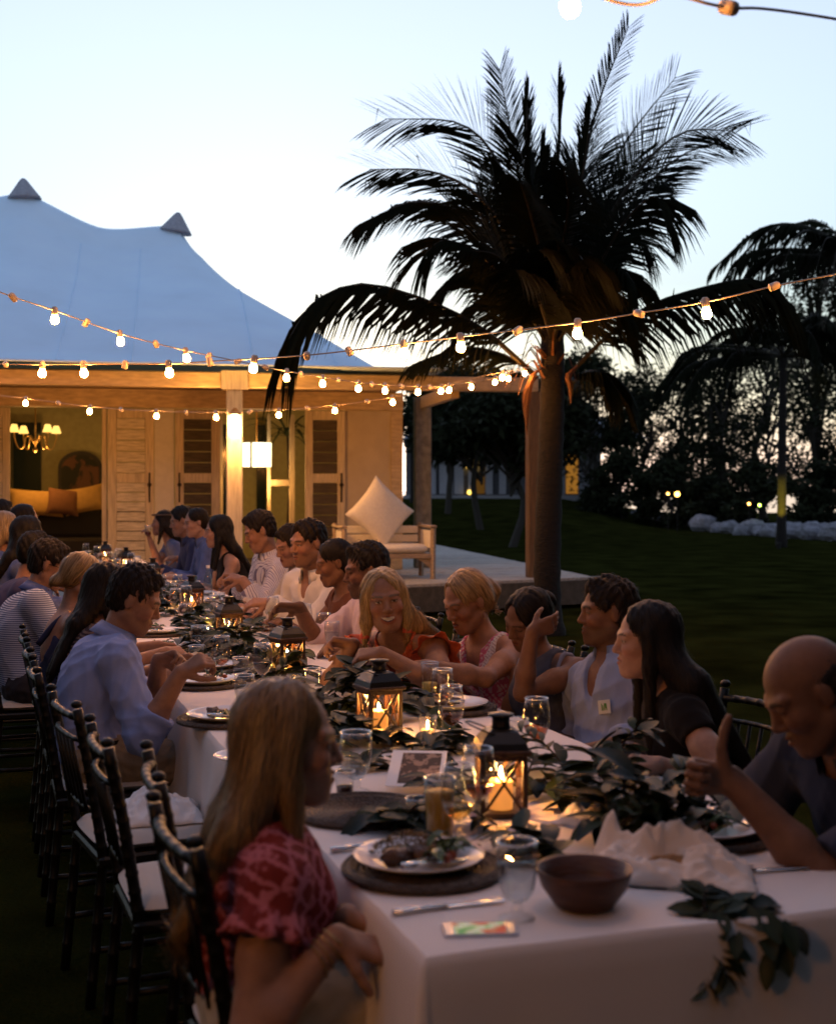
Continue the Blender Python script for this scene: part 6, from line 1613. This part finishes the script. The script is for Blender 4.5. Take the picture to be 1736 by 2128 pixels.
    kd = KDTree(len(v)); [kd.insert(p, i) for i, p in enumerate(v)]; kd.balance()
    ns = hair.get('n', 700); slen = hair.get('sl', .05 if st in ('short', 'balding') else .12); lift = hair.get('lift', .003)
    pick = rs.randint(0, len(v), ns); nb = len(v); sv = []; sf = []; scol = []
    comb = nrm(dn*.9-B['Fw']*.55) if st in ('short', 'bun', 'tail', 'balding') else nrm(dn-B['Fw']*.15)
    if st == 'short': comb = nrm(B['Fw']*hair.get('fringe', .25)-B['Fw']*.0+dn*.7+B['Rt']*.35)
    steps = 6
    for i in pick:
        p = v[i].copy(); n = n0[i]; w = rs.uniform(.0007, .0019)*hair.get('w', 1.0); c = base*rs.uniform(.55, 1.55); Ls = slen*rs.uniform(.6, 1.25); row = []
        fly = .8 if rs.rand() > .13 else rs.uniform(2, 5.5)
        for k in range(steps):
            d = comb+rs.normal(0, .10, 3)
            if st not in ('short',) :   # fall away from the parting
                side = np.dot(p-B['Hc'], B['Rt']); d = d+B['Rt']*np.sign(side)*.45*max(0, np.dot(n, B['Up']))
            d = nrm(d-n*np.dot(d, n)*.95); sd = np.cross(d, n); off = lift*(.4+k/steps*fly)
            ww = w*(1 if k < 4 else (.7 if k == 4 else .2)); row.append((p+n*off-sd*ww, p+n*off+sd*ww)); p = p+d*Ls/steps
            co, j, _ = kd.find(p); n = n0[j]; 
            if np.linalg.norm(np.array(co)-p) < .02: p = np.array(co)*.8+p*.2
        b = nb+len(sv)
        for a1, a2 in row: sv += [a1, a2]; scol += [c, c]
        sf += [(b+2*k, b+2*k+1, b+2*k+3, b+2*k+2) for k in range(steps-1)]
    if sv:
        verts.append(np.array(sv)); cols.append(np.array(scol)); quads.append(np.array(sf))
    me = big_mesh('hair', np.concatenate(verts), np.concatenate(quads), M_hair if base[0] > .08 else M_hairdk); 
    c = np.concatenate(cols)
    hobj = link('hair', me, o); set_col(me, c); return hobj
def hc_(hl, hs, a, b, r1, r2): return Cone(hl(*a), hl(*b), r1*hs, r2*hs)
# ================================================================== the guests
def math_chain(n, l, op, a, b=None):
    m = n.new('ShaderNodeMath'); m.operation = op
    for i, q in enumerate((a, b)):
        if q is None: continue
        if isinstance(q, (int, float)): m.inputs[i].default_value = q
        else: l.new(q, m.inputs[i])
    return m.outputs[0]
def stripes(freq, axis='x', width=.5, wob=.6):
    def f(n, l, co):
        nz = n.new('ShaderNodeTexNoise'); nz.inputs['Scale'].default_value = 6; l.new(co, nz.inputs['Vector'])
        s = n.new('ShaderNodeSeparateXYZ'); l.new(co, s.inputs[0])
        if axis == 'd': a = math_chain(n, l, 'ADD', s.outputs['X'], math_chain(n, l, 'MULTIPLY', s.outputs['Y'], 1.0))
        else: a = s.outputs[axis.upper()]
        a = math_chain(n, l, 'ADD', math_chain(n, l, 'MULTIPLY', a, freq), math_chain(n, l, 'MULTIPLY', nz.outputs[0], wob))
        return math_chain(n, l, 'GREATER_THAN', math_chain(n, l, 'FRACT', a), width)
    return f
def diamonds(k):
    """broken rows of soft-edged diamonds, wandering like a hand-dyed weave"""
    def f(n, l, co):
        wz = n.new('ShaderNodeTexNoise'); wz.inputs['Scale'].default_value = 7; wz.inputs['Detail'].default_value = 1; l.new(co, wz.inputs['Vector'])
        nz = n.new('ShaderNodeTexNoise'); nz.inputs['Scale'].default_value = 55; nz.inputs['Detail'].default_value = 2; l.new(co, nz.inputs['Vector'])
        s = n.new('ShaderNodeSeparateXYZ'); l.new(co, s.inputs[0]); sw = n.new('ShaderNodeSeparateColor'); l.new(wz.outputs['Color'], sw.inputs[0])
        M = lambda op, a, b=None: math_chain(n, l, op, a, b)
        u = M('ADD', M('ADD', s.outputs['X'], M('MULTIPLY', s.outputs['Y'], .9)), M('MULTIPLY', sw.outputs[0], .10)); w = M('ADD', s.outputs['Z'], M('MULTIPLY', sw.outputs[1], .09))
        tri = lambda a: M('ABSOLUTE', M('SUBTRACT', M('FRACT', a), .5))
        d = M('ADD', tri(M('MULTIPLY', u, k*.8)), tri(M('MULTIPLY', w, k*1.25)))
        d = M('ADD', d, M('MULTIPLY', M('SUBTRACT', nz.outputs[0], .5), .75))
        x = M('ABSOLUTE', M('SUBTRACT', d, .46)); r_ = n.new('ShaderNodeMapRange'); r_.inputs[1].default_value = .07; r_.inputs[2].default_value = .20; l.new(x, r_.inputs[0]); return r_.outputs[0]
    return f
def blotch(scale, lo=.48, hi=.56):
    def f(n, l, co):
        t = n.new('ShaderNodeTexNoise'); t.inputs['Scale'].default_value = scale; t.inputs['Detail'].default_value = 3; l.new(co, t.inputs['Vector'])
        r_ = n.new('ShaderNodeMapRange'); r_.inputs[1].default_value = lo; r_.inputs[2].default_value = hi; l.new(t.outputs[0], r_.inputs[0]); return r_.outputs[0]
    return f
blue = cloth_mat('blue', (.24, .30, .55), vary=.06, vscale=14)
ltblue = cloth_mat('ltblue', (.25, .30, .46), vary=.06, vscale=14)
navy = cloth_mat('navy', (.035, .04, .09)); denim = cloth_mat('denim', (.09, .12, .26), vary=.2, vscale=20)
dnavy = cloth_mat('dark_blue', (.02, .026, .05)); black = cloth_mat('black', (.012, .010, .010)); white = cloth_mat('white', (.62, .59, .57))
cream = cloth_mat('cream', (.50, .44, .38)); pinkw = cloth_mat('pinkwhite', (.54, .43, .47)); orange = cloth_mat('orange', (.50, .10, .045)); grey = cloth_mat('grey', (.07, .074, .10), vary=.15, vscale=30)
khaki = cloth_mat('khaki', (.26, .20, .14), vary=.06); whitep = cloth_mat('whitepants', (.42, .36, .27), vary=.05); dkpants = cloth_mat('dark_trousers', (.03, .03, .04))
stripe_blue = mixmat('striped_shirt', ((.42, .47, .60), (.07, .10, .22)), stripes(95, 'z', .55, 1.5), .9, .1)
stripe_white = mixmat('pinstriped_shirt', ((.55, .52, .55), (.18, .16, .24)), stripes(60, 'd', .72, .5), .9, .1)
ikat = mixmat('ikat_blouse', ((.42, .13, .16), (.17, .024, .020)), diamonds(17), .85, .15)
plaid = mixmat('plaid_dress', ((.16, .10, .08), (.04, .025, .03)), stripes(60, 'z', .5, 2.0), .9, .1)
floral = mixmat('floral_dress', ((.55, .15, .24), (.60, .50, .52)), blotch(55), .85, .15)
H = lambda x, y, d: tuple(atd(x, y, d))
F_L, F_R = 18.7, 198.7
def seat_chair(pel, yaw, label):
    a = R(yaw); chair(pel[0]+.045*math.cos(a), pel[1]+.045*math.sin(a), a, label)
def pelr(d, off=.23):
    """where a guest of the loveseat side sits at distance d"""
    t = (d-2.2-(1.07+off)*.3206)/.9472; return (.014+(1.07+off)*.9472-.3206*t, d)
def guest(label, head, pel, body, look, chair_label, **kw):
    person(label, head, pel, body, look, **kw)
    if chair_label: seat_chair(pel, body, chair_label)

# ---- woman in the pink blouse, nearest on the left
def x_pink(o, B):
    # ruffled cap sleeves
    for nm, sx in (('R', 1), ('L', -1)):
        S0, E = B['Sh'][nm], B['elb'][nm]; d = nrm(E-S0); c = S0+d*.055
        r1 = nrm(np.cross(d, A(0, 0, 1))); r2 = np.cross(d, r1); mb = MB(); vs = []; n = 44
        for j in range(5):
            for i in range(n+1):
                a = 2*math.pi*i/n; rad = .058+.006*j+(.0055*j)*math.sin(a*9+j*.35)*.55; vs.append(c+d*(-.018+.017*j+.004*math.sin(a*9))+(r1*math.cos(a)+r2*math.sin(a))*rad)
        mb.add(vs, [(j*(n+1)+i, j*(n+1)+i+1, (j+1)*(n+1)+i+1, (j+1)*(n+1)+i) for j in range(4) for i in range(n)])
        q = mb.build('ruffle_sleeve', ikat, o, True); sm = q.modifiers.new('thick', 'SOLIDIFY'); sm.thickness = .002
    d = nrm(B['wr']['L']-B['elb']['L']); Q = Vector(d).to_track_quat('Z', 'Y').to_matrix().to_4x4(); Q.translation = Vector(B['wr']['L']-d*.012)
    mb = MB(); mb.lathe([(.029, -.007), (.031, 0), (.029, .007)], 20, Q, False, False); mb.build('watch_strap', black, o, True)
    mb = MB(); mb.box((-.014, -.045, -.012), (.014, -.028, .012), Q, .003); w_ = mb.build('watch', M_brass, o)
    d = nrm(B['wr']['R']-B['elb']['R'])
    for k in range(4):
        Q = Vector(d).to_track_quat('Z', 'Y').to_matrix().to_4x4(); Q.translation = Vector(B['wr']['R']-d*(.006+.016*k))
        mb = MB(); mb.lathe([(.0285+.0015*k+.0016*math.cos(a), .0016*math.sin(a)) for a in [2*math.pi*i/6 for i in range(7)]], 24, Q @ Matrix.Rotation(.12*k, 4, 'X'), False, False); mb.build('bracelet', M_brass, o, True)
guest('woman with long blonde hair in a pink and red patterned blouse, seen in profile', H(606, 1424, 2.58), (-.30, 2.56), F_L-4, (4, 4, 0), None,
      sex='f', sc=1.05, hair=dict(style='long', col='dblonde', len=.36, n=5600, sl=.22, w=.75, seed=4, front=-.01), skin='tan', h=.0042,
      hands=dict(R=dict(w=H(700, 1948, 2.38), hint=(-.9, -.15, -.25), d=(.8, .25, -.35), pn=(0, .3, -1), curl=.5), L=dict(w=H(722, 1905, 2.52), hint=(-.3, .8, -.5), d=(.8, -.2, -.4), curl=.5)),
      top=dict(mat=ikat, sleeve=.30, neck=.062, off=.012, amp=.005, flare=.12, fx=(1, 1, .5)), bottom=dict(mat=whitep), extras=x_pink, lids=.55)
# ---- man in the light-blue shirt
def x_blue(o, B):
    mb = MB(); c = B['Pv']+A(0, 0, .055)
    Rm = np.stack([B['rb0'], B['bf'], A(0, 0, 1)], 1); M4 = Matrix([[*Rm[i], c[i]] for i in range(3)]+[[0, 0, 0, 1]])
    mb.lathe([(1.0, -.017), (1.03, 0), (1.0, .017)], 32, M4 @ Matrix.Diagonal((.185, .142, 1, 1)), False, False); mb.build('belt', black, o, True)
guest('man in a rolled-sleeve light blue shirt bent over his plate, fists raised', H(306, 1188, 4.95), (-1.20, 4.86), F_L, (4, 24, 0), 'chair of the man in the light blue shirt',
      sex='m', sc=1.02, hair=dict(style='short', col='dark', n=2200, sl=.028, lift=.004, seed=5, w=.9), skin='tan', h=.0048, twist=6, beard=.25,
      hands=dict(R=dict(w=H(376, 1398, 4.66), hint=(.1, -.3, -.9), d=(.75, .05, .45), pn=(.4, .6, -.6), curl=.95), L=dict(w=H(330, 1372, 4.98), hint=(.0, .6, -.9), d=(.8, -.3, .2), pn=(.2, -.6, -.6), curl=.85)),
      top=dict(mat=blue, sleeve=1.30, collar=True, off=.017, amp=.009, fx=(1, 1, .7)), bottom=dict(mat=khaki), extras=x_blue, slouch=.07, lids=.9)
# ---- rest of the left row
guest('woman with long dark hair in a plaid dress, half hidden behind the blue shirt', H(240, 1178, 5.55), (-1.40, 5.45), F_L, (24, 18, 0), 'chair of the woman in the plaid dress',
      sex='f', hair=dict(style='long', col='dark', len=.34, n=900), h=.0065, top=dict(mat=plaid, sleeve=.35, name='dress'), bottom=dict(mat=plaid, kind='skirt'), lids=.9)
def x_strap(o, B):
    mb = MB(); Q = catmull([B['Sh']['R']*.35+B['N']*.65+B['tu']*.03, B['Sh']['R']*.5+B['N']*.5-B['ff']*.07-B['tu']*.03, B['Sh']['R']*.45+B['N']*.55-B['ff']*.125-B['tu']*.14], 10)
    mb.tube(Q, [.016]*10, 6, True, .5); mb.build('strap', navy, o, True)
guest('woman with a low blonde bun, bare tanned back crossed by one dark strap', H(188, 1155, 6.05), (-1.58, 5.98), F_L, (26, 22, 0), 'chair of the woman with the blonde bun',
      sex='f', hair=dict(style='bun', col='blonde', n=1300, bun=(0, -.100, -.062), sl=.13), h=.006, twist=8, top=dict(mat=navy, sleeve=0, neck=.10, backless=True, bare_shoulders=.11, name='dress'), bottom=dict(mat=navy, kind='skirt'), extras=x_strap, lids=.9, slouch=.08)
def x_specs(o, B):
    hl = B['hl']; mb = MB()
    for sx in (-1, 1):
        c = [hl(sx*.031+.020*math.cos(a), .094, .0+.016*math.sin(a)) for a in [2*math.pi*i/16 for i in range(17)]]; mb.tube(c, .0017, 5, False)
        mb.tube([hl(sx*.052, .09, .004), hl(sx*.078, .03, .006), hl(sx*.080, -.01, .004)], .0018, 5)
    mb.tube([hl(-.011, .098, .002), hl(.011, .098, .002)], .0016, 5); mb.build('eyeglasses', black, o, True)
guest('man in a fine blue and white striped shirt wearing glasses, back rounded', H(118, 1130, 6.75), (-1.98, 6.62), F_L, (12, 20, 0), 'chair of the man in the blue striped shirt',
      sex='m', hair=dict(style='short', col='dark', n=1200, sl=.03, lift=.004), h=.0065, top=dict(mat=stripe_blue, sleeve=.8, collar=True, cmat=cloth_mat('collar_blue', (.09, .13, .33)), off=.016, amp=.006), bottom=dict(mat=dkpants), extras=x_specs, slouch=.12, lids=.8)
guest('person in a navy top with dark short hair, just beyond the striped shirt', H(86, 1112, 7.5), (-2.28, 7.4), F_L, (15, 15, 0), 'chair of the person in the navy top',
      sex='m', hair=dict(style='short', col='black', n=500), h=.009, top=dict(mat=cloth_mat('navy_top', (.05, .05, .12)), sleeve=1.9, off=.016), bottom=dict(mat=dkpants), slouch=.10, lids=.9)  # its own navy cloth, a little lighter than the shared navy
guest('person with dark wavy hair in a collared denim shirt beyond the navy top', H(66, 1078, 8.2), (-2.52, 8.12), F_L, (20, 8, 0), 'chair of the person in the denim shirt',
      sex='f', hair=dict(style='long', col='black', len=.16, n=600, off=.008), h=.009, top=dict(mat=denim, sleeve=1.9, off=.018, collar=True), bottom=dict(mat=dkpants), slouch=.08, lids=.9)
guest('woman with long light blonde hair at the picture edge, denim-blue top', H(17, 1066, 8.9), (-2.92, 8.85), F_L, (35, 5, 0), 'chair of the light blonde woman',
      sex='f', hair=dict(style='long', col='light', len=.26, n=900), h=.009, top=dict(mat=denim, sleeve=.8), bottom=dict(mat=dkpants))
guest('person with smooth dark brown hair seen between the blonde woman and the sofa', H(55, 1050, 9.6), (-2.95, 9.55), F_L, (25, 3, 0), 'chair of the person with smooth brown hair',
      sex='f', hair=dict(style='long', col='dark', len=.2, n=600), h=.010, top=dict(mat=black, sleeve=.8), bottom=dict(mat=dkpants))
guest('person with dark hair at the picture edge, farthest on the sofa side', H(6, 1043, 10.3), (-3.35, 10.25), F_L, (20, 3, 0), 'chair of the farthest person on the sofa side',
      sex='m', hair=dict(style='short', col='dark', n=400), h=.010, top=dict(mat=navy, sleeve=1.9, collar=True), bottom=dict(mat=dkpants))

# ---- right row, from the near end
guest('bald man in a dark blue shirt, elbow on the table and thumb up', H(1618, 1345, 2.95), (1.16, 3.12), F_R, (186, 33, -4), 'chair of the bald man',
      sex='m', sc=1.06, hair=dict(style='balding', col='dark', n=500, sl=.02), bald=True, skin='mid', h=.0045, beard=.25,
      hands=dict(L=dict(w=H(1520, 1622, 2.80), hint=(.4, -.35, -.85), d=(-.96, -.1, .12), pn=(.05, -1, 0), curl=1.35, pose='thumb'), R=dict(w=H(1370, 1700, 3.15), hint=(.3, .6, -.6), d=(-.9, -.2, -.2), curl=.6)),
      top=dict(mat=dnavy, sleeve=.85, collar=True, off=.018, amp=.008), bottom=dict(mat=dkpants), slouch=.05, lids=.85)
def x_badge(o, B):
    c = B['N']-B['tu']*.165+B['ff']*.142-B['rr']*.075
    # a small white patch with green strokes on the chest
    Rm = np.stack([B['rr'], B['ff'], B['tu']], 1); M4 = Matrix([[*Rm[i], c[i]] for i in range(3)]+[[0, 0, 0, 1]])
    mb = MB(); mb.box((-.030, .0, -.024), (.030, .004, .024), M4, .001); p = mb.build('name_patch', cloth_mat('patch', (.55, .55, .52)), o)
    mb = MB(); g_ = mat('patch_green', (.10, .28, .05), .8)
    for x0, x1, z0, z1 in ((-.014, -.012, -.012, .012), (-.009, -.012, .012, -.004), (-.009, -.006, -.004, .012), (-.004, -.003, -.012, .012), (.004, .004, -.012, .006), (.010, .010, -.012, .012)):
        mb.tube([M4 @ V(x0, .0055, z0), M4 @ V(x1, .0055, z1)], .0013, 4)
    mb.build('embroidery', g_, p)
guest('woman with very long dark hair down her back, dark sleeveless clothes, in profile', H(1338, 1256, 4.05), (.88, 4.02), F_R+4, (183, 3, 0), 'chair of the very long-haired woman',
      sex='f', sc=1.02, hair=dict(style='long', col='black', len=.55, n=2600, sl=.2, seed=9, front=-.035, wide=1.45), skin='fair', h=.005,
      hands=dict(L=dict(w=H(1372, 1590, 3.62), hint=(.3, -.7, -.6), d=(-.97, .1, .05), curl=.5), R=dict(w=H(1322, 1560, 3.95), hint=(.3, .7, -.6), d=(-.95, -.2, .05), curl=.4)),
      top=dict(mat=black, sleeve=.25, off=.012, amp=.006), bottom=dict(mat=dkpants), twist=-20)
guest('man in an open pale blue shirt with a small white patch, seen in profile', H(1258, 1207, 4.75), (.70, 4.66), F_R, (190, 2, 0), 'chair of the man in the pale blue shirt with the patch',
      sex='m', hair=dict(style='short', col='dark', n=1600, sl=.03, lift=.004), skin='mid', h=.0052,
      hands=dict(L=dict(w=H(1225, 1562, 4.25), hint=(.3, -.6, -.7), d=(-.97, .1, .0), curl=.4), R=dict(w=H(1165, 1540, 4.75), hint=(.2, .6, -.7), d=(-.95, -.2, .05), curl=.4)),
      top=dict(mat=ltblue, sleeve=1.5, collar=True, vneck=.16, vw=.045, off=.017, amp=.009), bottom=dict(mat=dkpants), extras=x_badge, beard=.5, twist=20)
def x_grey(o, B):
    mb = MB()
    for nm in ('R', 'L'):
        P_ = catmull([B['Sh'][nm]*.75+B['N']*.25+B['ff']*.10-B['tu']*.08, B['Sh'][nm]*.75+B['N']*.25+B['tu']*.055, B['Sh'][nm]*.72+B['N']*.28-B['ff']*.10-B['tu']*.10], 16)
        mb = MB(); mb.tube([p+V(0, 0, .004*math.sin(i*2.2)) for i, p in enumerate(P_)], .011, 6); mb.build('strap', cloth_mat('pale_strap', (.22, .23, .30)), o, True)
guest('dark-haired woman in a grey dress, one bent arm raised to her hair', H(1082, 1238, 4.98), (.50, 5.02), F_R-6, (212, 28, 14), 'chair of the woman in the grey dress',
      sex='f', hair=dict(style='bun', col='black', n=900, bun=(0, -.112, .015), off=.004), skin='mid', h=.0052, twist=20,
      hands=dict(L=dict(w=H(1105, 1312, 4.72), hint=(-.9, -.55, -.35), d=(.85, .35, .25), pn=(.1, .8, .2), curl=.35), R=dict(w=H(1010, 1480, 5.0), hint=(.2, .6, -.7), curl=.4)),
      shoulder=dict(L=(.055, -.03, -.01), R=(0, 0, 0)),
      top=dict(mat=grey, sleeve=0, neck=.09, bare_shoulders=.10, off=.010, name='dress', amp=.005), bottom=dict(mat=grey, kind='skirt'), extras=x_grey, lids=.95)
def x_pony(o, B):
    hl = B['hl']
    for sx in (-1, 1):
        mb = MB(); mb.tube([hl(sx*.080, -.006+.017*math.sin(a), -.060+.017*math.cos(a)) for a in [2*math.pi*i/18 for i in range(19)]], .0012, 5, False); mb.build('earring', M_brass, o, True)
def c_vneck(vv, B):
    """white lace bands along the V of the neckline over a pink floral"""
    q = vv-B['N']; x = q@B['rr']; z = q@B['tu']; y = q@B['ff']; x0 = np.abs(x); e = x0-.088*(z+.235)/.20-.006
    c = np.ones((len(vv), 3))*A(.50, .13, .22); rs = np.random.RandomState(4); sp_ = (np.sin(vv@A(240, 160, 195)+2*np.sin(vv@A(60, 20, 90)))+np.sin(vv@A(-170, 220, 250)+2*np.sin(vv@A(30, 90, -50)))) > .5
    c[sp_] = (.60, .46, .50); band = (np.abs(e) < .016) & (y > -.03) & (z > -.25); c[band] = (.66, .60, .62); lace = band & (np.sin(vv@A(300, 0, 420)) > .8); c[lace] = (.36, .25, .28); return c
lace_m = mat('cloth_lace', (.5, .2, .25), .9, attr='Col', bump=.35, bscale=160, spec=.12)
guest('woman with messy blonde ponytail in a pink and white lace V-neck dress', H(950, 1195, 5.4), (.36, 5.50), F_R+6, (214, 24, 0), 'chair of the woman in the pink lace dress',
      sex='f', sc=1.1, hair=dict(style='tail', col='blonde', n=1800, sl=.13, len=.10, seed=2), skin='tan', h=.0045, twist=18,
      hands=dict(L=dict(w=H(884, 1384, 5.0), hint=(.5, -.6, -.5), d=(-.9, -.1, -.12), curl=.7), R=dict(w=H(842, 1362, 5.35), hint=(-.1, .6, -.7), d=(-.8, -.3, -.2), curl=.6)),
      top=dict(mat=lace_m, sleeve=0, neck=.085, vneck=.21, vw=.060, bare_shoulders=.052, off=.010, name='dress', amp=.003, col=c_vneck), bottom=dict(mat=floral, kind='skirt'), extras=x_pony, lids=.95)
def x_smile(o, B):
    hl = B['hl']
    for sx in (-1, 1):
        b = hl(sx*.083, -.002, -.045); ms = mat('tassel_red', (.50, .07, .04), .8) if sx < 0 else bpy.data.materials['tassel_red']
        mb = MB(); mb.ball(tuple(b), .009, 10, 6); e = mb.build('earring', M_china, o, True)
        t0 = b+A(0, 0, -.022); mb = MB(); mb.lathe([(.004, 0), (.010, -.012), (.013, -.025), (.020, -.075), (.017, -.077)], 12, Matrix.Translation(Vector(t0))); mb.build('tassel', ms, e)
    for nm, sx in (('R', 1), ('L', -1)):      # orange shoulder ruffle
        S0, E = B['Sh'][nm], B['elb'][nm]; d = nrm(E-S0); c = S0+d*.02; r1 = nrm(np.cross(d, A(0, 0, 1))); r2 = np.cross(d, r1); mb = MB(); vs = []; n = 40
        for j in range(5):
            for i in range(n+1):
                a = 2*math.pi*i/n; rad = .056+.010*j+.006*j*math.sin(a*7+j*.4)*.6; vs.append(c+d*(-.02+.012*j)+(r1*math.cos(a)+r2*math.sin(a))*rad)
        mb.add(vs, [(j*(n+1)+i, j*(n+1)+i+1, (j+1)*(n+1)+i+1, (j+1)*(n+1)+i) for j in range(4) for i in range(n)]); q = mb.build('ruffle', orange, o, True); sm = q.modifiers.new('thick', 'SOLIDIFY'); sm.thickness = .002
guest('smiling woman facing the camera, long light hair, orange dress and red tassel earrings', H(792, 1187, 5.2), (.10, 5.62), F_R+16, (-84, 2, -7), 'chair of the smiling woman',
      sex='f', sc=1.08, hair=dict(style='long', col='light', len=.24, n=4200, sl=.18, seed=6, front=-.05, w=.75, fl=.30), skin='tan', h=.0042, twist=26, smile=True, lids=.25,
      hands=dict(L=dict(w=H(792, 1356, 5.0), hint=(.6, -.5, -.5), d=(-.8, .1, -.1), curl=.8), R=dict(w=H(735, 1338, 5.3), hint=(-.2, .5, -.7), d=(-.85, -.1, .1), curl=.8)),
      top=dict(mat=orange, sleeve=0, neck=.075, vneck=.10, vw=.04, bare_shoulders=.075, off=.011, name='dress', amp=.005), bottom=dict(mat=orange, kind='skirt'), extras=x_smile)
guest('dark-haired man in a pale pink shirt reaching one arm across the table', H(752, 1134, 6.6), pelr(6.75), F_R, (192, 10, 0), 'chair of the man in the pale pink shirt',
      sex='m', sc=1.12, hair=dict(style='short', col='black', n=1400, sl=.035, lift=.005), skin='mid', h=.0055, beard=.45,
      hands=dict(R=dict(w=H(622, 1262, 6.6), hint=(.0, .5, -.8), d=(-.97, -.05, .0), curl=.5), L=dict(w=H(716, 1345, 6.1), hint=(.5, -.5, -.8), d=(-.9, .2, -.1), curl=.7)),
      top=dict(mat=pinkw, sleeve=1.25, collar=True, off=.017, amp=.009), bottom=dict(mat=khaki), lids=.8)
guest('dark-haired woman in profile, hair drawn back, between the pink and the white shirts', H(682, 1126, 7.25), pelr(7.35), F_R, (196, 16, 0), 'chair of the dark-haired woman between the shirts',
      sex='f', sc=1.1, hair=dict(style='tail', col='black', n=1000, len=.2), skin='mid', h=.006, top=dict(mat=cloth_mat('rust', (.10, .04, .025)), sleeve=.2, neck=.08), bottom=dict(mat=dkpants), lids=.9)
def x_pocket(o, B):
    c = B['N']-B['tu']*.17+B['ff']*.135-B['rr']*-.06; mb = MB(); mb.tube([c+A(-.02, -.004, .004), c+A(.03, -.006, -.006)], .011, 6, True, .6); mb.build('sunglasses', black, o, True)
guest('man in open white shirt with dark glasses in its pocket, face half turned', H(634, 1085, 7.8), pelr(7.95), F_R+14, (222, 8, 0), 'chair of the man in the open white shirt',
      sex='m', sc=1.13, hair=dict(style='short', col='dark', n=1200, sl=.03, lift=.004), skin='tan', h=.0058, beard=.4, twist=12, top=dict(mat=white, sleeve=1.9, collar=True, vneck=.11, off=.017, amp=.009), bottom=dict(mat=khaki), extras=x_pocket, lids=.7,
      hands=dict(L=dict(w=H(560, 1252, 7.6), hint=(.4, -.5, -.8), d=(-.95, 0, 0), curl=.5)))
guest('person with short dark hair in a cream blouse, tucked behind the white shirt', H(592, 1098, 8.35), pelr(8.5), F_R, (215, 20, 0), 'chair of the person in the cream blouse',
      sex='f', sc=1.1, hair=dict(style='short', col='dark', n=900, sl=.04), skin='tan', h=.0065, top=dict(mat=cream, sleeve=1.8, collar=True, vneck=.12, amp=.008), bottom=dict(mat=dkpants), lids=.9)
guest('man in a white pinstriped shirt looking down at his joined hands', H(524, 1069, 9.1), pelr(9.25), F_R, (198, 24, 0), 'chair of the man in the pinstriped shirt',
      sex='m', sc=1.13, hair=dict(style='short', col='dark', n=1000, sl=.025), skin='tan', h=.0065, top=dict(mat=stripe_white, sleeve=1.6, collar=True, off=.018, amp=.008), bottom=dict(mat=khaki), lids=.95,
      hands=dict(L=dict(w=H(505, 1206, 8.9), hint=(.4, -.5, -.7), d=(-.8, .2, .2), curl=.8), R=dict(w=H(492, 1202, 9.1), hint=(.2, .6, -.7), d=(-.8, -.3, .1), curl=.8)))
guest('woman with long black hair in a sleeveless black dress, bare upper arm lit', H(450, 1074, 10.4), pelr(10.5), F_R, (196, 5, 0), 'chair of the woman in the black dress',
      sex='f', sc=1.1, hair=dict(style='long', col='black', len=.34, n=800, off=.004), skin='fair', h=.0075, top=dict(mat=black, sleeve=0, bare_shoulders=.07, name='dress'), bottom=dict(mat=black, kind='skirt'))
guest('person with dark hair in a blue shirt, cheek turned to the woman in black', H(402, 1058, 11.4), pelr(11.5), F_R, (206, 10, 0), 'chair of the person in blue near the far end',
      sex='f', sc=1.1, hair=dict(style='bun', col='dark', n=500), skin='fair', h=.0085, top=dict(mat=denim, sleeve=1.9, collar=True), bottom=dict(mat=dkpants))
guest('person with short dark hair, nearly hidden second from the far end', H(372, 1056, 12.1), pelr(12.2), F_R, (200, 12, 0), 'chair of the person second from the far end',
      sex='m', sc=1.1, hair=dict(style='short', col='black', n=400), skin='tan', h=.009, top=dict(mat=navy, sleeve=1.9, collar=True), bottom=dict(mat=dkpants))
def x_band(o, B):
    hl = B['hl']; mb = MB(); mb.tube([hl(.088*math.cos(a), -.01+.105*math.sin(a), .075) for a in [2*math.pi*i/24 for i in range(25)]], .010, 6, False); mb.build('headband', cloth_mat('headband', (.10, .07, .05)), o, True)
guest('woman with a headband at the far end holding a glass to her lips', H(338, 1062, 12.9), pelr(13.0), F_R, (190, 0, 0), 'chair of the woman with the headband',
      sex='f', sc=1.1, hair=dict(style='long', col='dark', len=.2, n=500), skin='tan', h=.009, top=dict(mat=cloth_mat('faded_denim', (.10, .12, .22)), sleeve=.5), bottom=dict(mat=dkpants), extras=x_band,
      hands=dict(R=dict(w=H(312, 1122, 12.8), hint=(.3, .2, -.9), d=(-.3, 0, .9), pn=(-.8, .2, 0), curl=.8), L=dict(w=H(368, 1160, 12.5), hint=(.5, -.4, -.8), d=(-.9, 0, 0))))
glass('tumbler', atd(308, 1112, 12.76), M_rose, .3, 'small glass held up by the woman with the headband')
